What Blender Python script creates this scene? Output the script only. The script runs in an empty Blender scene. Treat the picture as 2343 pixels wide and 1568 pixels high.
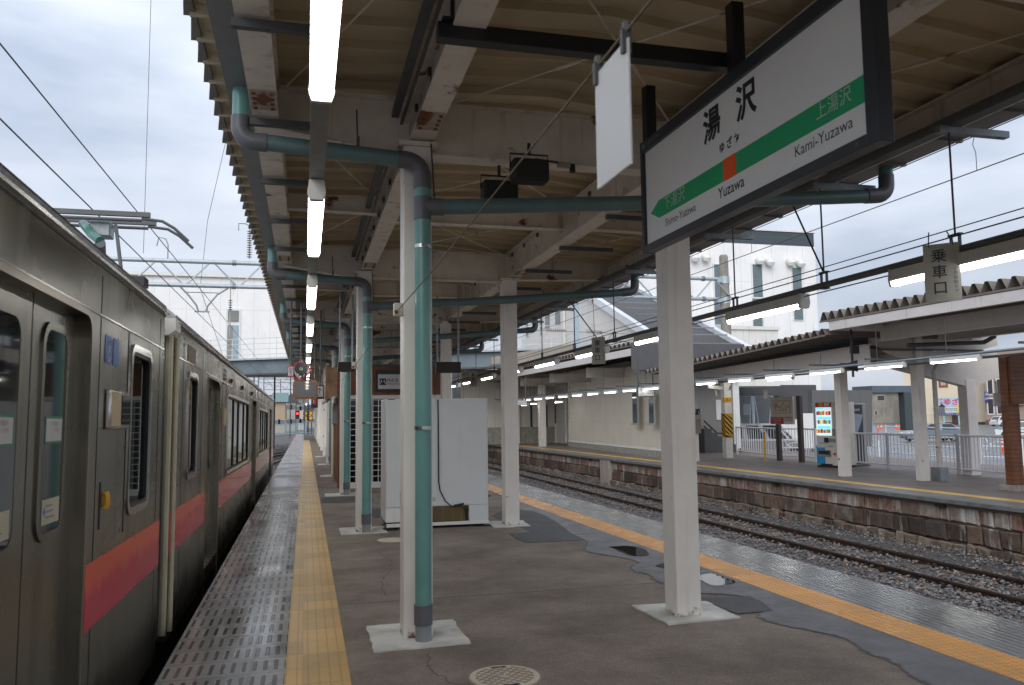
import bpy, math, random
import numpy as np
from mathutils import Vector, Matrix
random.seed(7); rng=np.random.default_rng(7)
S=bpy.context.scene; COL=S.collection
# ------------------------------------------------------------------ camera
EYE=Vector((0,0,1.5)); FOC=1840.0; PW,PH=2343.0,1568.0
ya,pi_,ro=math.radians(14.4),math.radians(5.15),math.radians(.68)
cF=Vector((math.sin(ya)*math.cos(pi_),math.cos(ya)*math.cos(pi_),math.sin(pi_)))
_r=Vector((math.cos(ya),-math.sin(ya),0)); _u=_r.cross(cF)
cR=_r*math.cos(ro)-_u*math.sin(ro); cU=cR.cross(cF)
cam=bpy.data.cameras.new('camera'); camo=bpy.data.objects.new('camera',cam); COL.objects.link(camo)
m=Matrix((( cR.x,cU.x,-cF.x,0),(cR.y,cU.y,-cF.y,0),(cR.z,cU.z,-cF.z,1.5),(0,0,0,1))); camo.matrix_world=m
cam.sensor_width=36; cam.lens=FOC/PW*36; cam.clip_start=.05; cam.clip_end=3000
cam.dof.use_dof=True; cam.dof.focus_distance=14; cam.dof.aperture_fstop=5.6
S.camera=camo
# ------------------------------------------------------------------ sky and light
W=bpy.data.worlds.new('World'); S.world=W; W.use_nodes=True; nt=W.node_tree; nt.nodes.clear()
def N(t,ty,**k):
    n=t.nodes.new(ty)
    for a,b in k.items(): setattr(n,a,b)
    return n
SUN_EL,SUN_ROT=math.radians(36),math.radians(-158)
sky=N(nt,'ShaderNodeTexSky',sky_type='NISHITA',sun_disc=False,sun_elevation=SUN_EL,sun_rotation=SUN_ROT,air_density=1.5,dust_density=3)
sm=N(nt,'ShaderNodeVectorMath',operation='SCALE'); sm.inputs['Scale'].default_value=.085
tc=N(nt,'ShaderNodeTexCoord'); mp=N(nt,'ShaderNodeMapping'); mp.inputs['Scale'].default_value=(1,1,3.2); mp.inputs['Location'].default_value=(.3,.1,.55)
no=N(nt,'ShaderNodeTexNoise'); no.inputs['Scale'].default_value=2.1; no.inputs['Detail'].default_value=5; no.inputs['Roughness'].default_value=.5
cr=N(nt,'ShaderNodeValToRGB'); cr.color_ramp.elements[0].position=.36; cr.color_ramp.elements[0].color=(.47,.54,.68,1); cr.color_ramp.elements[1].position=.62; cr.color_ramp.elements[1].color=(.84,.89,.99,1)
sp=N(nt,'ShaderNodeSeparateXYZ'); mr=N(nt,'ShaderNodeMapRange'); mr.inputs['From Min'].default_value=-.05; mr.inputs['From Max'].default_value=.6; mr.inputs['To Min'].default_value=.72; mr.inputs['To Max'].default_value=1.30
hz=N(nt,'ShaderNodeVectorMath',operation='SCALE')
mx=N(nt,'ShaderNodeMix',data_type='RGBA'); mx.inputs[0].default_value=.86
bg=N(nt,'ShaderNodeBackground'); bg.inputs['Strength'].default_value=.98; wo=N(nt,'ShaderNodeOutputWorld')
L=nt.links.new
L(tc.outputs['Generated'],mp.inputs[0]); L(mp.outputs[0],no.inputs['Vector']); L(no.outputs[0],cr.inputs[0]); L(tc.outputs['Generated'],sp.inputs[0]); L(sp.outputs['Z'],mr.inputs[0])
L(cr.outputs[0],hz.inputs[0]); L(mr.outputs[0],hz.inputs['Scale']); L(sky.outputs[0],sm.inputs[0]); L(sm.outputs[0],mx.inputs['A']); L(hz.outputs[0],mx.inputs['B']); L(mx.outputs['Result'],bg.inputs[0]); L(bg.outputs[0],wo.inputs[0])
sl=bpy.data.lights.new('sun','SUN'); sl.energy=1.5; sl.angle=math.radians(60); sl.color=(1,.97,.92); so=bpy.data.objects.new('sun',sl); COL.objects.link(so)
_d=Vector((math.sin(SUN_ROT)*math.cos(SUN_EL),math.cos(SUN_ROT)*math.cos(SUN_EL),math.sin(SUN_EL))); so.rotation_euler=_d.to_track_quat('Z','Y').to_euler(); so.location=(-20,-20,40)
S.view_settings.view_transform='Standard'; S.view_settings.look='None'; S.view_settings.exposure=.32; S.view_settings.gamma=1
S.cycles.use_denoising=True; S.cycles.max_bounces=7; S.cycles.sample_clamp_indirect=6
# ------------------------------------------------------------------ measuring helpers: rays through points seen in the photograph, met with real planes
def ray(x,y): return cF*FOC+cR*(x-PW/2)-cU*(y-PH/2)
def gz(x,y,z=0): r=ray(x,y); return EYE+r*((z-1.5)/r.z)
def gx(x,y,X): r=ray(x,y); return EYE+r*(X/r.x)
def gy(x,y,Y): r=ray(x,y); return EYE+r*(Y/r.y)
def go(x,y,k,s=.042): r=ray(x,y); return EYE+r*(k/(r.x+s*r.y))       # plane parallel to the far platform
# ------------------------------------------------------------------ materials
MATS={}
def nodes(name):
    m=bpy.data.materials.new(name); m.use_nodes=True; t=m.node_tree; b=t.nodes['Principled BSDF']; return m,t,b
def mat(name,col,rough=.5,metal=0,var=.12,sc=4.0,bump=0,bs=60,rust=0,streak=0,rv=0,spec=.5,dirt=None,coat=0):
    if name in MATS: return MATS[name]
    m,t,b=nodes(name); L=t.links.new
    tc=N(t,'ShaderNodeTexCoord'); P=tc.outputs['Object']
    no=N(t,'ShaderNodeTexNoise'); no.inputs['Scale'].default_value=sc; no.inputs['Detail'].default_value=6; no.inputs['Roughness'].default_value=.62; L(P,no.inputs['Vector'])
    mr=N(t,'ShaderNodeMapRange'); mr.inputs['From Min'].default_value=.3; mr.inputs['From Max'].default_value=.7; mr.inputs['To Min'].default_value=1-var; mr.inputs['To Max'].default_value=1+var; L(no.outputs[0],mr.inputs[0])
    vs=N(t,'ShaderNodeVectorMath',operation='SCALE'); vs.inputs[0].default_value=col[:3]; L(mr.outputs[0],vs.inputs['Scale']); c=vs.outputs[0]
    def over(c,mask,colr):
        x=N(t,'ShaderNodeMix',data_type='RGBA'); L(mask,x.inputs[0]); L(c,x.inputs['A']); x.inputs['B'].default_value=(*colr,1); return x.outputs['Result']
    def thr(src,a,bb):
        q=N(t,'ShaderNodeMapRange'); q.inputs['From Min'].default_value=a; q.inputs['From Max'].default_value=bb; L(src,q.inputs[0]); return q.outputs[0]
    def nz(scale,scv=(1,1,1),det=5):
        a=N(t,'ShaderNodeMapping'); a.inputs['Scale'].default_value=scv; L(P,a.inputs[0]); q=N(t,'ShaderNodeTexNoise'); q.inputs['Scale'].default_value=scale; q.inputs['Detail'].default_value=det; L(a.outputs[0],q.inputs['Vector']); return q.outputs[0]
    if streak: c=over(c,thr(nz(9,(1,1,.07)),.62-.1*streak,.85),dirt or (.10,.08,.06))
    if rust: c=over(c,thr(nz(3.3,det=9),.74-.12*rust,.78-.12*rust),(.17,.055,.018))
    L(c,b.inputs['Base Color']); b.inputs['Roughness'].default_value=rough; b.inputs['Metallic'].default_value=metal; b.inputs['Specular IOR Level'].default_value=spec; b.inputs['Coat Weight'].default_value=coat
    if rv:
        q=N(t,'ShaderNodeMapRange'); q.inputs['To Min'].default_value=max(.02,rough-rv); q.inputs['To Max'].default_value=rough+rv; L(nz(sc*.7),q.inputs[0]); L(q.outputs[0],b.inputs['Roughness'])
    if bump:
        bn=N(t,'ShaderNodeTexNoise'); bn.inputs['Scale'].default_value=bs; bn.inputs['Detail'].default_value=4; L(P,bn.inputs['Vector']); bp=N(t,'ShaderNodeBump'); bp.inputs['Strength'].default_value=bump; bp.inputs['Distance'].default_value=.01; L(bn.outputs[0],bp.inputs['Height']); L(bp.outputs[0],b.inputs['Normal'])
    MATS[name]=m; return m
def emit(name,col,st):
    if name in MATS: return MATS[name]
    m,t,b=nodes(name); b.inputs['Base Color'].default_value=(*col,1); b.inputs['Emission Color'].default_value=(*col,1); b.inputs['Emission Strength'].default_value=st; MATS[name]=m; return m
def glass(name,col,rough=.05):
    if name in MATS: return MATS[name]
    m,t,b=nodes(name); b.inputs['Base Color'].default_value=(*col,1); b.inputs['Roughness'].default_value=rough; b.inputs['Specular IOR Level'].default_value=.8; MATS[name]=m; return m
def math_(t,op,a,b=None,c=None):
    n=N(t,'ShaderNodeMath',operation=op)
    for i,x in enumerate((a,b,c)):
        if x is None: continue
        if isinstance(x,(int,float)): n.inputs[i].default_value=x
        else: t.links.new(x,n.inputs[i])
    return n.outputs[0]
def tile_mat(name,col,line,px,wx,py,wy,rough=.3,kind='dash',tile=.3,dirty=.2,deep=.6,wet=.0,rot=0.0):
    """paving of square tiles with slots or studs. px,py pitch; wx,wy share of the pitch filled"""
    m,t,b=nodes(name); L=t.links.new; tc=N(t,'ShaderNodeTexCoord')
    mp=N(t,'ShaderNodeMapping'); mp.inputs['Rotation'].default_value=(0,0,rot); L(tc.outputs['Object'],mp.inputs[0])
    sp=N(t,'ShaderNodeSeparateXYZ'); L(mp.outputs[0],sp.inputs[0]); X,Y=sp.outputs['X'],sp.outputs['Y']
    def fr(v,p): return math_(t,'FRACT',math_(t,'DIVIDE',math_(t,'ADD',v,300),p))
    def band(v,p,w):   # 1 inside central share w of the pitch
        d=math_(t,'ABSOLUTE',math_(t,'SUBTRACT',fr(v,p),.5)); q=N(t,'ShaderNodeMapRange'); q.inputs['From Min'].default_value=w/2+.04; q.inputs['From Max'].default_value=w/2-.04; L(d,q.inputs[0]); return q.outputs[0]
    if kind=='stud':
        dx=math_(t,'SUBTRACT',fr(X,px),.5); dy=math_(t,'SUBTRACT',fr(Y,py),.5); r=math_(t,'SQRT',math_(t,'ADD',math_(t,'MULTIPLY',dx,dx),math_(t,'MULTIPLY',dy,dy)))
        q=N(t,'ShaderNodeMapRange'); q.inputs['From Min'].default_value=wx/2; q.inputs['From Max'].default_value=wx/2-.12; L(r,q.inputs[0]); mask=q.outputs[0]
        q2=N(t,'ShaderNodeMapRange'); q2.inputs['From Min'].default_value=wx/2+.1; q2.inputs['From Max'].default_value=wx/2; L(r,q2.inputs[0]); cm=math_(t,'SUBTRACT',q2.outputs[0],mask)
    else:
        mask=math_(t,'MULTIPLY',band(X,px,wx),band(Y,py,wy)); cm=mask
    jw=.03
    jx=math_(t,'SUBTRACT',1,band(X,tile,1-jw*1.3)); jy=math_(t,'SUBTRACT',1,band(Y,tile,1-jw*1.3)); joint=math_(t,'MAXIMUM',jx,jy)
    no=N(t,'ShaderNodeTexNoise'); no.inputs['Scale'].default_value=1.6; no.inputs['Detail'].default_value=8; no.inputs['Roughness'].default_value=.65; L(tc.outputs['Object'],no.inputs['Vector'])
    fl=N(t,'ShaderNodeCombineXYZ'); L(math_(t,'FLOOR',math_(t,'DIVIDE',X,tile)),fl.inputs[0]); L(math_(t,'FLOOR',math_(t,'DIVIDE',Y,tile)),fl.inputs[1])
    wn=N(t,'ShaderNodeTexWhiteNoise',noise_dimensions='2D'); L(fl.outputs[0],wn.inputs['Vector'])
    k=math_(t,'ADD',math_(t,'MULTIPLY',math_(t,'SUBTRACT',no.outputs[0],.5),dirty*3),math_(t,'MULTIPLY',math_(t,'SUBTRACT',wn.outputs[0],.5),dirty*1.25)); k=math_(t,'ADD',k,1)
    vs=N(t,'ShaderNodeVectorMath',operation='SCALE'); vs.inputs[0].default_value=col; L(k,vs.inputs['Scale'])
    x=N(t,'ShaderNodeMix',data_type='RGBA'); L(math_(t,'MULTIPLY',math_(t,'MAXIMUM',cm,math_(t,'MULTIPLY',joint,.45)),.95),x.inputs[0]); L(vs.outputs[0],x.inputs['A']); x.inputs['B'].default_value=(*line,1)
    L(x.outputs['Result'],b.inputs['Base Color'])
    q=N(t,'ShaderNodeMapRange'); q.inputs['From Min'].default_value=.35; q.inputs['From Max'].default_value=.62; q.inputs['To Min'].default_value=rough; q.inputs['To Max'].default_value=rough*(1-wet)
    n2=N(t,'ShaderNodeTexNoise'); n2.inputs['Scale'].default_value=1.1; n2.inputs['Detail'].default_value=3; L(tc.outputs['Object'],n2.inputs['Vector']); L(n2.outputs[0],q.inputs[0]); L(q.outputs[0],b.inputs['Roughness'])
    n3=N(t,'ShaderNodeTexNoise'); n3.inputs['Scale'].default_value=14; n3.inputs['Detail'].default_value=3; L(tc.outputs['Object'],n3.inputs['Vector'])
    h=math_(t,'ADD',math_(t,'MULTIPLY',mask,-1 if kind!='stud' else 1.2),math_(t,'MULTIPLY',joint,-.7)); h=math_(t,'ADD',h,math_(t,'MULTIPLY',n3.outputs[0],.30))
    h=math_(t,'ADD',h,math_(t,'MULTIPLY',wn.outputs[0],.25))
    bp=N(t,'ShaderNodeBump'); bp.inputs['Strength'].default_value=deep; bp.inputs['Distance'].default_value=.004; L(h,bp.inputs['Height']); L(bp.outputs[0],b.inputs['Normal'])
    if kind=='stud': b.inputs['Specular IOR Level'].default_value=.25
    MATS[name]=m; return m
def attr_mat(name,ramp,rough=.85,streak=0,bump=.6,sc=9):
    """per-block tint from the face attribute rnd"""
    m,t,b=nodes(name); L=t.links.new; at=N(t,'ShaderNodeAttribute',attribute_name='rnd'); tc=N(t,'ShaderNodeTexCoord')
    cr=N(t,'ShaderNodeValToRGB'); e=cr.color_ramp.elements
    while len(e)<len(ramp): e.new(.5)
    for i,(p,c) in enumerate(ramp): e[i].position=p; e[i].color=(*c,1)
    L(at.outputs['Fac'],cr.inputs[0])
    no=N(t,'ShaderNodeTexNoise'); no.inputs['Scale'].default_value=sc; no.inputs['Detail'].default_value=8; no.inputs['Roughness'].default_value=.7; L(tc.outputs['Object'],no.inputs['Vector'])
    vs=N(t,'ShaderNodeVectorMath',operation='SCALE'); L(cr.outputs[0],vs.inputs[0]); q=N(t,'ShaderNodeMapRange'); q.inputs['From Min'].default_value=.3; q.inputs['From Max'].default_value=.7; q.inputs['To Min'].default_value=.62; q.inputs['To Max'].default_value=1.75; L(no.outputs[0],q.inputs[0]); L(q.outputs[0],vs.inputs['Scale']); c=vs.outputs[0]
    if streak:
        mp=N(t,'ShaderNodeMapping'); mp.inputs['Scale'].default_value=(1,1,.12); L(tc.outputs['Object'],mp.inputs[0]); n2=N(t,'ShaderNodeTexNoise'); n2.inputs['Scale'].default_value=5.5; n2.inputs['Detail'].default_value=9; n2.inputs['Roughness'].default_value=.68; L(mp.outputs[0],n2.inputs['Vector'])
        q2=N(t,'ShaderNodeMapRange'); q2.inputs['From Min'].default_value=.64-streak*.1; q2.inputs['From Max'].default_value=.74-streak*.06; L(n2.outputs[0],q2.inputs[0]); x=N(t,'ShaderNodeMix',data_type='RGBA'); L(q2.outputs[0],x.inputs[0]); L(c,x.inputs['A']); x.inputs['B'].default_value=(.50,.49,.46,1); c=x.outputs['Result']
    L(c,b.inputs['Base Color']); b.inputs['Roughness'].default_value=rough
    bp=N(t,'ShaderNodeBump'); bp.inputs['Strength'].default_value=bump; bp.inputs['Distance'].default_value=.03; L(no.outputs[0],bp.inputs['Height']); L(bp.outputs[0],b.inputs['Normal'])
    MATS[name]=m; return m
def plain(name,col,rough=.5,metal=0): return mat(name,col,rough,metal,var=.03)
# ------------------------------------------------------------------ mesh builder
def V(*a): return Vector(a)
class MB:
    def __init__(s): s.v=[];s.f=[];s.m=[];s.r=[];s.cm=0;s.cr=0.0
    def face(s,pts):
        n=len(s.v); s.v+= [tuple(p) for p in pts]; s.f.append(tuple(range(n,n+len(pts)))); s.m.append(s.cm); s.r.append(s.cr)
    def mesh(s,vs,fs):
        n=len(s.v); s.v+=[tuple(p) for p in vs]
        for f in fs: s.f.append(tuple(n+i for i in f)); s.m.append(s.cm); s.r.append(s.cr)
    def box(s,x0,x1,y0,y1,z0,z1):
        s.mesh([(x0,y0,z0),(x1,y0,z0),(x1,y1,z0),(x0,y1,z0),(x0,y0,z1),(x1,y0,z1),(x1,y1,z1),(x0,y1,z1)],[(3,2,1,0),(4,5,6,7),(0,1,5,4),(1,2,6,5),(2,3,7,6),(3,0,4,7)]); return s
    def obx(s,c,a,b,d):
        c,a,b,d=map(Vector,(c,a,b,d)); P=[c+a*i+b*j+d*k for k in(-1,1) for (i,j) in((-1,-1),(1,-1),(1,1),(-1,1))]
        fs=[(3,2,1,0),(4,5,6,7),(0,1,5,4),(1,2,6,5),(2,3,7,6),(3,0,4,7)]
        if a.cross(b).dot(d)<0: fs=[f[::-1] for f in fs]
        s.mesh(P,fs); return s
    def bar(s,p0,p1,w,h,up=(0,0,1)):
        p0,p1,up=Vector(p0),Vector(p1),Vector(up); d=(p1-p0); a=d.cross(up)
        if a.length<1e-6: a=d.cross(Vector((1,0,0)))
        a.normalize(); b=a.cross(d).normalized(); return s.obx((p0+p1)/2,d/2,a*w/2,b*h/2)
    def sweep(s,p0,p1,prof,up=(0,0,1)):      # prof in (side, up)
        p0,p1,up=Vector(p0),Vector(p1),Vector(up); d=(p1-p0); a=d.cross(up).normalized(); b=a.cross(d).normalized(); n=len(prof)
        A=[p0+a*x+b*y for x,y in prof]; B=[p1+a*x+b*y for x,y in prof]
        s.mesh(A+B,[tuple(range(n)),tuple(range(2*n-1,n-1,-1))]+[(i,i+n,(i+1)%n+n,(i+1)%n) for i in range(n)]); return s
    def ibeam(s,p0,p1,w,h,t=.012,up=(0,0,1)):
        a,b=w/2,h/2; q=t*.7
        return s.sweep(p0,p1,[(-a,-b),(a,-b),(a,-b+t),(q,-b+t),(q,b-t),(a,b-t),(a,b),(-a,b),(-a,b-t),(-q,b-t),(-q,-b+t),(-a,-b+t)],up)
    def tube(s,pts,r,n=10,rs=None):
        pts=[Vector(p) for p in pts]; k=len(pts); rings=[]; a=None
        for i,p in enumerate(pts):
            d=(pts[min(i+1,k-1)]-pts[max(i-1,0)]).normalized()
            if a is None: a=d.orthogonal().normalized()
            else: a=(a-d*a.dot(d)).normalized()
            b=d.cross(a); rr=rs[i] if rs else r
            rings+= [p+(a*math.cos(2*math.pi*j/n)+b*math.sin(2*math.pi*j/n))*rr for j in range(n)]
        fs=[]
        for i in range(k-1):
            for j in range(n): fs.append((i*n+j,i*n+(j+1)%n,(i+1)*n+(j+1)%n,(i+1)*n+j))
        fs.append(tuple(range(n-1,-1,-1))); fs.append(tuple((k-1)*n+j for j in range(n))); s.mesh(rings,fs); return s
    def prism(s,pts,vec):
        vec=Vector(vec); n=len(pts); pts=[Vector(p) for p in pts]
        nn=Vector((0,0,0))
        for i in range(n): nn+=pts[i].cross(pts[(i+1)%n])
        if nn.dot(vec)>0: pts=pts[::-1]
        s.mesh(pts+[p+vec for p in pts],[tuple(range(n)),tuple(range(2*n-1,n-1,-1))]+[(i,i+n,(i+1)%n+n,(i+1)%n) for i in range(n)]); return s
    def text(s,body,size,org,ri,up,align='CENTER',stretch=1.0,bold=0.0,lift=.001,depth=0):
        cu=bpy.data.curves.new('t','FONT'); cu.body=body; cu.size=size; cu.align_x=align; cu.align_y='CENTER'; cu.offset=bold; cu.resolution_u=4
        o=bpy.data.objects.new('t',cu); COL.objects.link(o); dg=bpy.context.evaluated_depsgraph_get(); dg.update(); me=bpy.data.meshes.new_from_object(o.evaluated_get(dg))
        ri,up,org=Vector(ri).normalized(),Vector(up).normalized(),Vector(org); nn=ri.cross(up)
        s.mesh([org+ri*(v.co.x*stretch)+up*v.co.y+nn*lift for v in me.vertices],[tuple(p.vertices) for p in me.polygons])
        bpy.data.objects.remove(o); bpy.data.curves.remove(cu); bpy.data.meshes.remove(me); return s
BASE={}
def part(name,mb,ms,parent=None,bevel=0,smooth=True,label=None,kind=None,ang=35):
    base=BASE.get(parent.name,Vector((0,0,0))) if parent else Vector((0,0,0))
    me=bpy.data.meshes.new(name); bx=base
    me.from_pydata([(a-bx.x,b-bx.y,c-bx.z) for a,b,c in mb.v],[],mb.f)
    for mm in (ms if isinstance(ms,(list,tuple)) else [ms]): me.materials.append(mm)
    me.polygons.foreach_set('material_index',mb.m)
    if any(mb.r): at=me.attributes.new('rnd','FLOAT','FACE'); at.data.foreach_set('value',mb.r)
    me.update()
    if smooth: me.shade_smooth(); me.set_sharp_from_angle(angle=math.radians(ang))
    o=bpy.data.objects.new(name,me); COL.objects.link(o)
    if parent: o.parent=parent; BASE[o.name]=base
    if bevel:
        b=o.modifiers.new('bevel','BEVEL'); b.width=bevel; b.segments=2; b.limit_method='ANGLE'; b.angle_limit=math.radians(40)
    if label: o['label']=label
    if kind: o['kind']=kind
    return o
def thing(name,label,cat,base,group=None):
    o=bpy.data.objects.new(name,None); COL.objects.link(o); o.location=base; o.empty_display_size=.1; BASE[o.name]=Vector(base); o['label']=label; o['category']=cat
    if group: o['group']=group
    return o
def single(name,mb,ms,label,cat,group=None,**k):
    o=part(name,mb,ms,**k); o['label']=label; o['category']=cat
    if group: o['group']=group
    return o
def struct(name,mb,ms,**k): return part(name,mb,ms,kind='structure',**k)
def dup(r,loc,label=None,rot=None):
    c=r.copy(); COL.objects.link(c)
    if loc is not None: c.location=loc
    if rot is not None: c.rotation_euler=rot
    if label: c['label']=label
    def rec(a,b):
        for ch in [o for o in bpy.data.objects if o.parent==a]:
            d=ch.copy(); COL.objects.link(d); d.parent=b; rec(ch,d)
    rec(r,c); return c
def many(name,fn,ys,ms,parent,**k):
    for y in ys: m_=MB(); fn(m_,y); part(name,m_,ms,parent,**k)
ORD=['first','second','third','fourth','fifth','sixth','seventh','eighth','ninth','tenth','eleventh','twelfth','thirteenth','fourteenth','fifteenth','sixteenth','seventeenth','eighteenth','nineteenth','twentieth','twenty-first','twenty-second','twenty-third','twenty-fourth','twenty-fifth','twenty-sixth','twenty-seventh','twenty-eighth']
# shared materials
cream=mat('cream_paint',(.52,.48,.42),.5,var=.1,rust=.35,streak=.25,dirt=(.22,.17,.12))
beamp=mat('beam_paint',(.68,.62,.54),.5,var=.12,rust=.85,streak=.35,dirt=(.2,.13,.08))
colp=mat('column_paint',(.78,.75,.70),.45,var=.06,rust=.50,streak=.35,dirt=(.45,.38,.31))
def foot_wear(m,zt=.16,col=(.16,.075,.035)):
    t=m.node_tree; b=t.nodes['Principled BSDF']; src=b.inputs['Base Color'].links[0].from_socket; tc=N(t,'ShaderNodeTexCoord'); sp=N(t,'ShaderNodeSeparateXYZ'); t.links.new(tc.outputs['Object'],sp.inputs[0]); n=N(t,'ShaderNodeTexNoise'); n.inputs['Scale'].default_value=13; n.inputs['Detail'].default_value=8; n.inputs['Roughness'].default_value=.7; t.links.new(tc.outputs['Object'],n.inputs['Vector'])
    k=math_(t,'SUBTRACT',math_(t,'MULTIPLY',n.outputs[0],zt*2.4),sp.outputs['Z']); q=N(t,'ShaderNodeMapRange'); q.inputs['From Min'].default_value=zt*.95; q.inputs['From Max'].default_value=zt*1.2; t.links.new(k,q.inputs[0]); x=N(t,'ShaderNodeMix',data_type='RGBA'); t.links.new(q.outputs[0],x.inputs[0]); t.links.new(src,x.inputs['A']); x.inputs['B'].default_value=(*col,1); t.links.new(x.outputs['Result'],b.inputs['Base Color'])
foot_wear(colp)
white=mat('white_paint',(.72,.72,.70),.5,var=.05,streak=.15,dirt=(.4,.38,.34))
roofs=mat('roof_sheet',(.56,.47,.32),.5,var=.10,sc=2,streak=.0)
dgrey=mat('dark_steel',(.09,.095,.10),.5,.3,var=.15)
mgrey=mat('galvanised_steel',(.26,.29,.31),.45,.5,var=.2,sc=12)
black=plain('black_paint',(.012,.012,.014),.45)
rubber=plain('black_rubber',(.015,.015,.015),.7)
teal=mat('teal_pipe',(.135,.31,.29),.3,var=.12,sc=3,streak=.2,dirt=(.12,.16,.15))
teal_shaded=mat('shaded_teal_pipe',(.11,.185,.19),.35,var=.15,sc=3)  # teal pipe again with shade put into the colour, for the horizontal runs
pgrey=mat('grey_fitting',(.12,.125,.14),.4,var=.12)
lampw=emit('lamp_tube_light',(1,.99,.95),10)
housing=mat('lamp_housing',(.62,.62,.58),.4,var=.06)
wire=plain('wire_dark',(.05,.06,.07),.5)
bolt=mat('rusty_bolt',(.20,.10,.05),.6,.4,var=.5,sc=30)
conc=mat('concrete',(.30,.285,.25),.85,var=.25,sc=6,bump=.3,streak=.4)
inkb=plain('black_ink',(.012,.013,.018),.5)
# =================================================================== SETTING: ground, track bed, platforms
YN,YF=-17.0,75.0
asph=mat('asphalt',(.235,.194,.158),.85,var=.30,sc=1.5,bump=.6,bs=150,spec=.3,streak=0,rv=.12)
def asphalt_detail(m):
    t=m.node_tree; b=t.nodes['Principled BSDF']; src=b.inputs['Base Color'].links[0].from_socket; tc=N(t,'ShaderNodeTexCoord')
    n=N(t,'ShaderNodeTexNoise'); n.inputs['Scale'].default_value=75; n.inputs['Detail'].default_value=3; t.links.new(tc.outputs['Object'],n.inputs['Vector'])
    n2=N(t,'ShaderNodeTexNoise'); n2.inputs['Scale'].default_value=.9; n2.inputs['Detail'].default_value=7; n2.inputs['Roughness'].default_value=.75; t.links.new(tc.outputs['Object'],n2.inputs['Vector'])
    k=math_(t,'ADD',math_(t,'MULTIPLY',n.outputs[0],.9),math_(t,'MULTIPLY',n2.outputs[0],1.1)); v=N(t,'ShaderNodeVectorMath',operation='SCALE'); t.links.new(src,v.inputs[0]); t.links.new(k,v.inputs['Scale']); t.links.new(v.outputs[0],b.inputs['Base Color'])
asphalt_detail(asph)
oasph=mat('far_asphalt',(.18,.15,.13),.62,var=.2,sc=.9,bump=.3,bs=120,rv=.25,spec=.25)
ground=mat('ground_soil',(.17,.16,.15),.8,var=.3,sc=.6,bump=.6,bs=20)
roadm=mat('wet_road',(.13,.135,.14),.3,var=.3,sc=.5,rv=.2,bump=.1,bs=80)
ballm=mat('ballast_bed',(.085,.080,.078),.75,var=.5,sc=14,bump=1.0,bs=30)
tileL=tile_mat('edge_tile',(.27,.265,.245),(.022,.023,.026),.0625,.36,.30,.66,rough=.30,dirty=.24,deep=.35,wet=.65)
tileR=tile_mat('edge_tile_ribbed',(.22,.22,.20),(.05,.05,.05),.060,.34,.60,.95,rough=.24,tile=.60,dirty=.22,deep=.7,wet=.35,rot=math.radians(1.25))
yelL=tile_mat('yellow_tile',(.60,.37,.115),(.36,.19,.045),.0625,.16,.045,.5,rough=.42,dirty=.22,deep=.4,wet=.2)
yelR=tile_mat('yellow_stud_tile',(.78,.33,.015),(.34,.12,.006),.060,.56,.060,.56,rough=.34,kind='stud',dirty=.2,deep=.8,wet=.3,rot=math.radians(1.25))
def eR(y): return 4.97-.022*y          # right edge of the near platform
def sheet(pts,z0): mb=MB(); mb.face([(x,y,z0) for x,y in pts]); return mb
mb=MB(); mb.face([(-900,-300,-1.25),(900,-300,-1.25),(900,1500,-1.25),(-900,1500,-1.25)]); struct('ground',mb,ground)
# near platform body
mb=MB(); mb.prism([(-.70,YN,-.10),(eR(YN)-.08,YN,-.10),(eR(YF)-.08,YF,-.10),(-.70,YF,-.10)],(0,0,-1.15)); struct('platform_wall',mb,conc)
mb=MB(); mb.prism([(-.81,YN,0),(eR(YN),YN,0),(eR(YF),YF,0),(-.81,YF,0)],(0,0,-.10)); struct('platform_slab',mb,conc)
struct('platform_surface',sheet([(-.09,YN),(4.25-.022*YN,YN),(4.25-.022*YF,YF),(-.09,YF)],.004),asph)
mb=MB(); mb.box(-.812,-.10,YN,YF,-.06,.006); struct('edge_paving',mb,tileL)
mb=MB(); mb.box(-.10,.265,YN,55,0,.011); struct('tactile_paving',mb,yelL)
def rt(x0,x1,z,ya_,yb_): mb=MB(); mb.prism([(x0-.022*ya_,ya_,z),(x1-.022*ya_,ya_,z),(x1-.022*yb_,yb_,z),(x0-.022*yb_,yb_,z)],(0,0,-.06)); return mb
struct('tactile_paving',rt(3.90,4.255,.011,YN,62),yelR); struct('edge_paving',rt(4.25,4.972,.007,YN,YF),tileR)
# cracks, joints, patches
crk=plain('crack',(.045,.038,.032),.9)
def strip(pts,w,z,mt,nm):
    mb=MB()
    for i in range(len(pts)-1):
        a,b=Vector((*pts[i],z)),Vector((*pts[i+1],z)); n=(b-a).cross(Vector((0,0,1))).normalized()*w/2; e=(b-a)*.02
        mb.face([a-n-e,a+n-e,b+n+e,b-n+e])
    return struct(nm,mb,mt)
def wig(pts,k=6,a=.018):
    o=[]
    for i in range(len(pts)-1):
        for j in range(k): f=j/k; o.append((pts[i][0]*(1-f)+pts[i+1][0]*f+random.uniform(-a,a),pts[i][1]*(1-f)+pts[i+1][1]*f+random.uniform(-a,a)))
    return o+[pts[-1]]
strip(wig([(.28,6.74),(.71,6.73),(1.81,6.73),(2.6,6.73),(3.1,6.75)],8,.006),.010,.0052,crk,'pavement_joint')
strip(wig([(.43,9.27),(.8,9.3),(.89,8.6),(.8,7.97),(.68,7.58),(.67,7.19),(.69,6.89)]),.005,.0054,crk,'pavement_crack')
strip(wig([(.77,5.23),(.74,4.99),(.73,4.85),(.78,4.72),(.83,4.58),(.98,4.4)]),.005,.0054,crk,'pavement_crack')
strip(wig([(.3,9.32),(.43,9.27)]),.008,.0056,crk,'pavement_crack')
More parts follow.
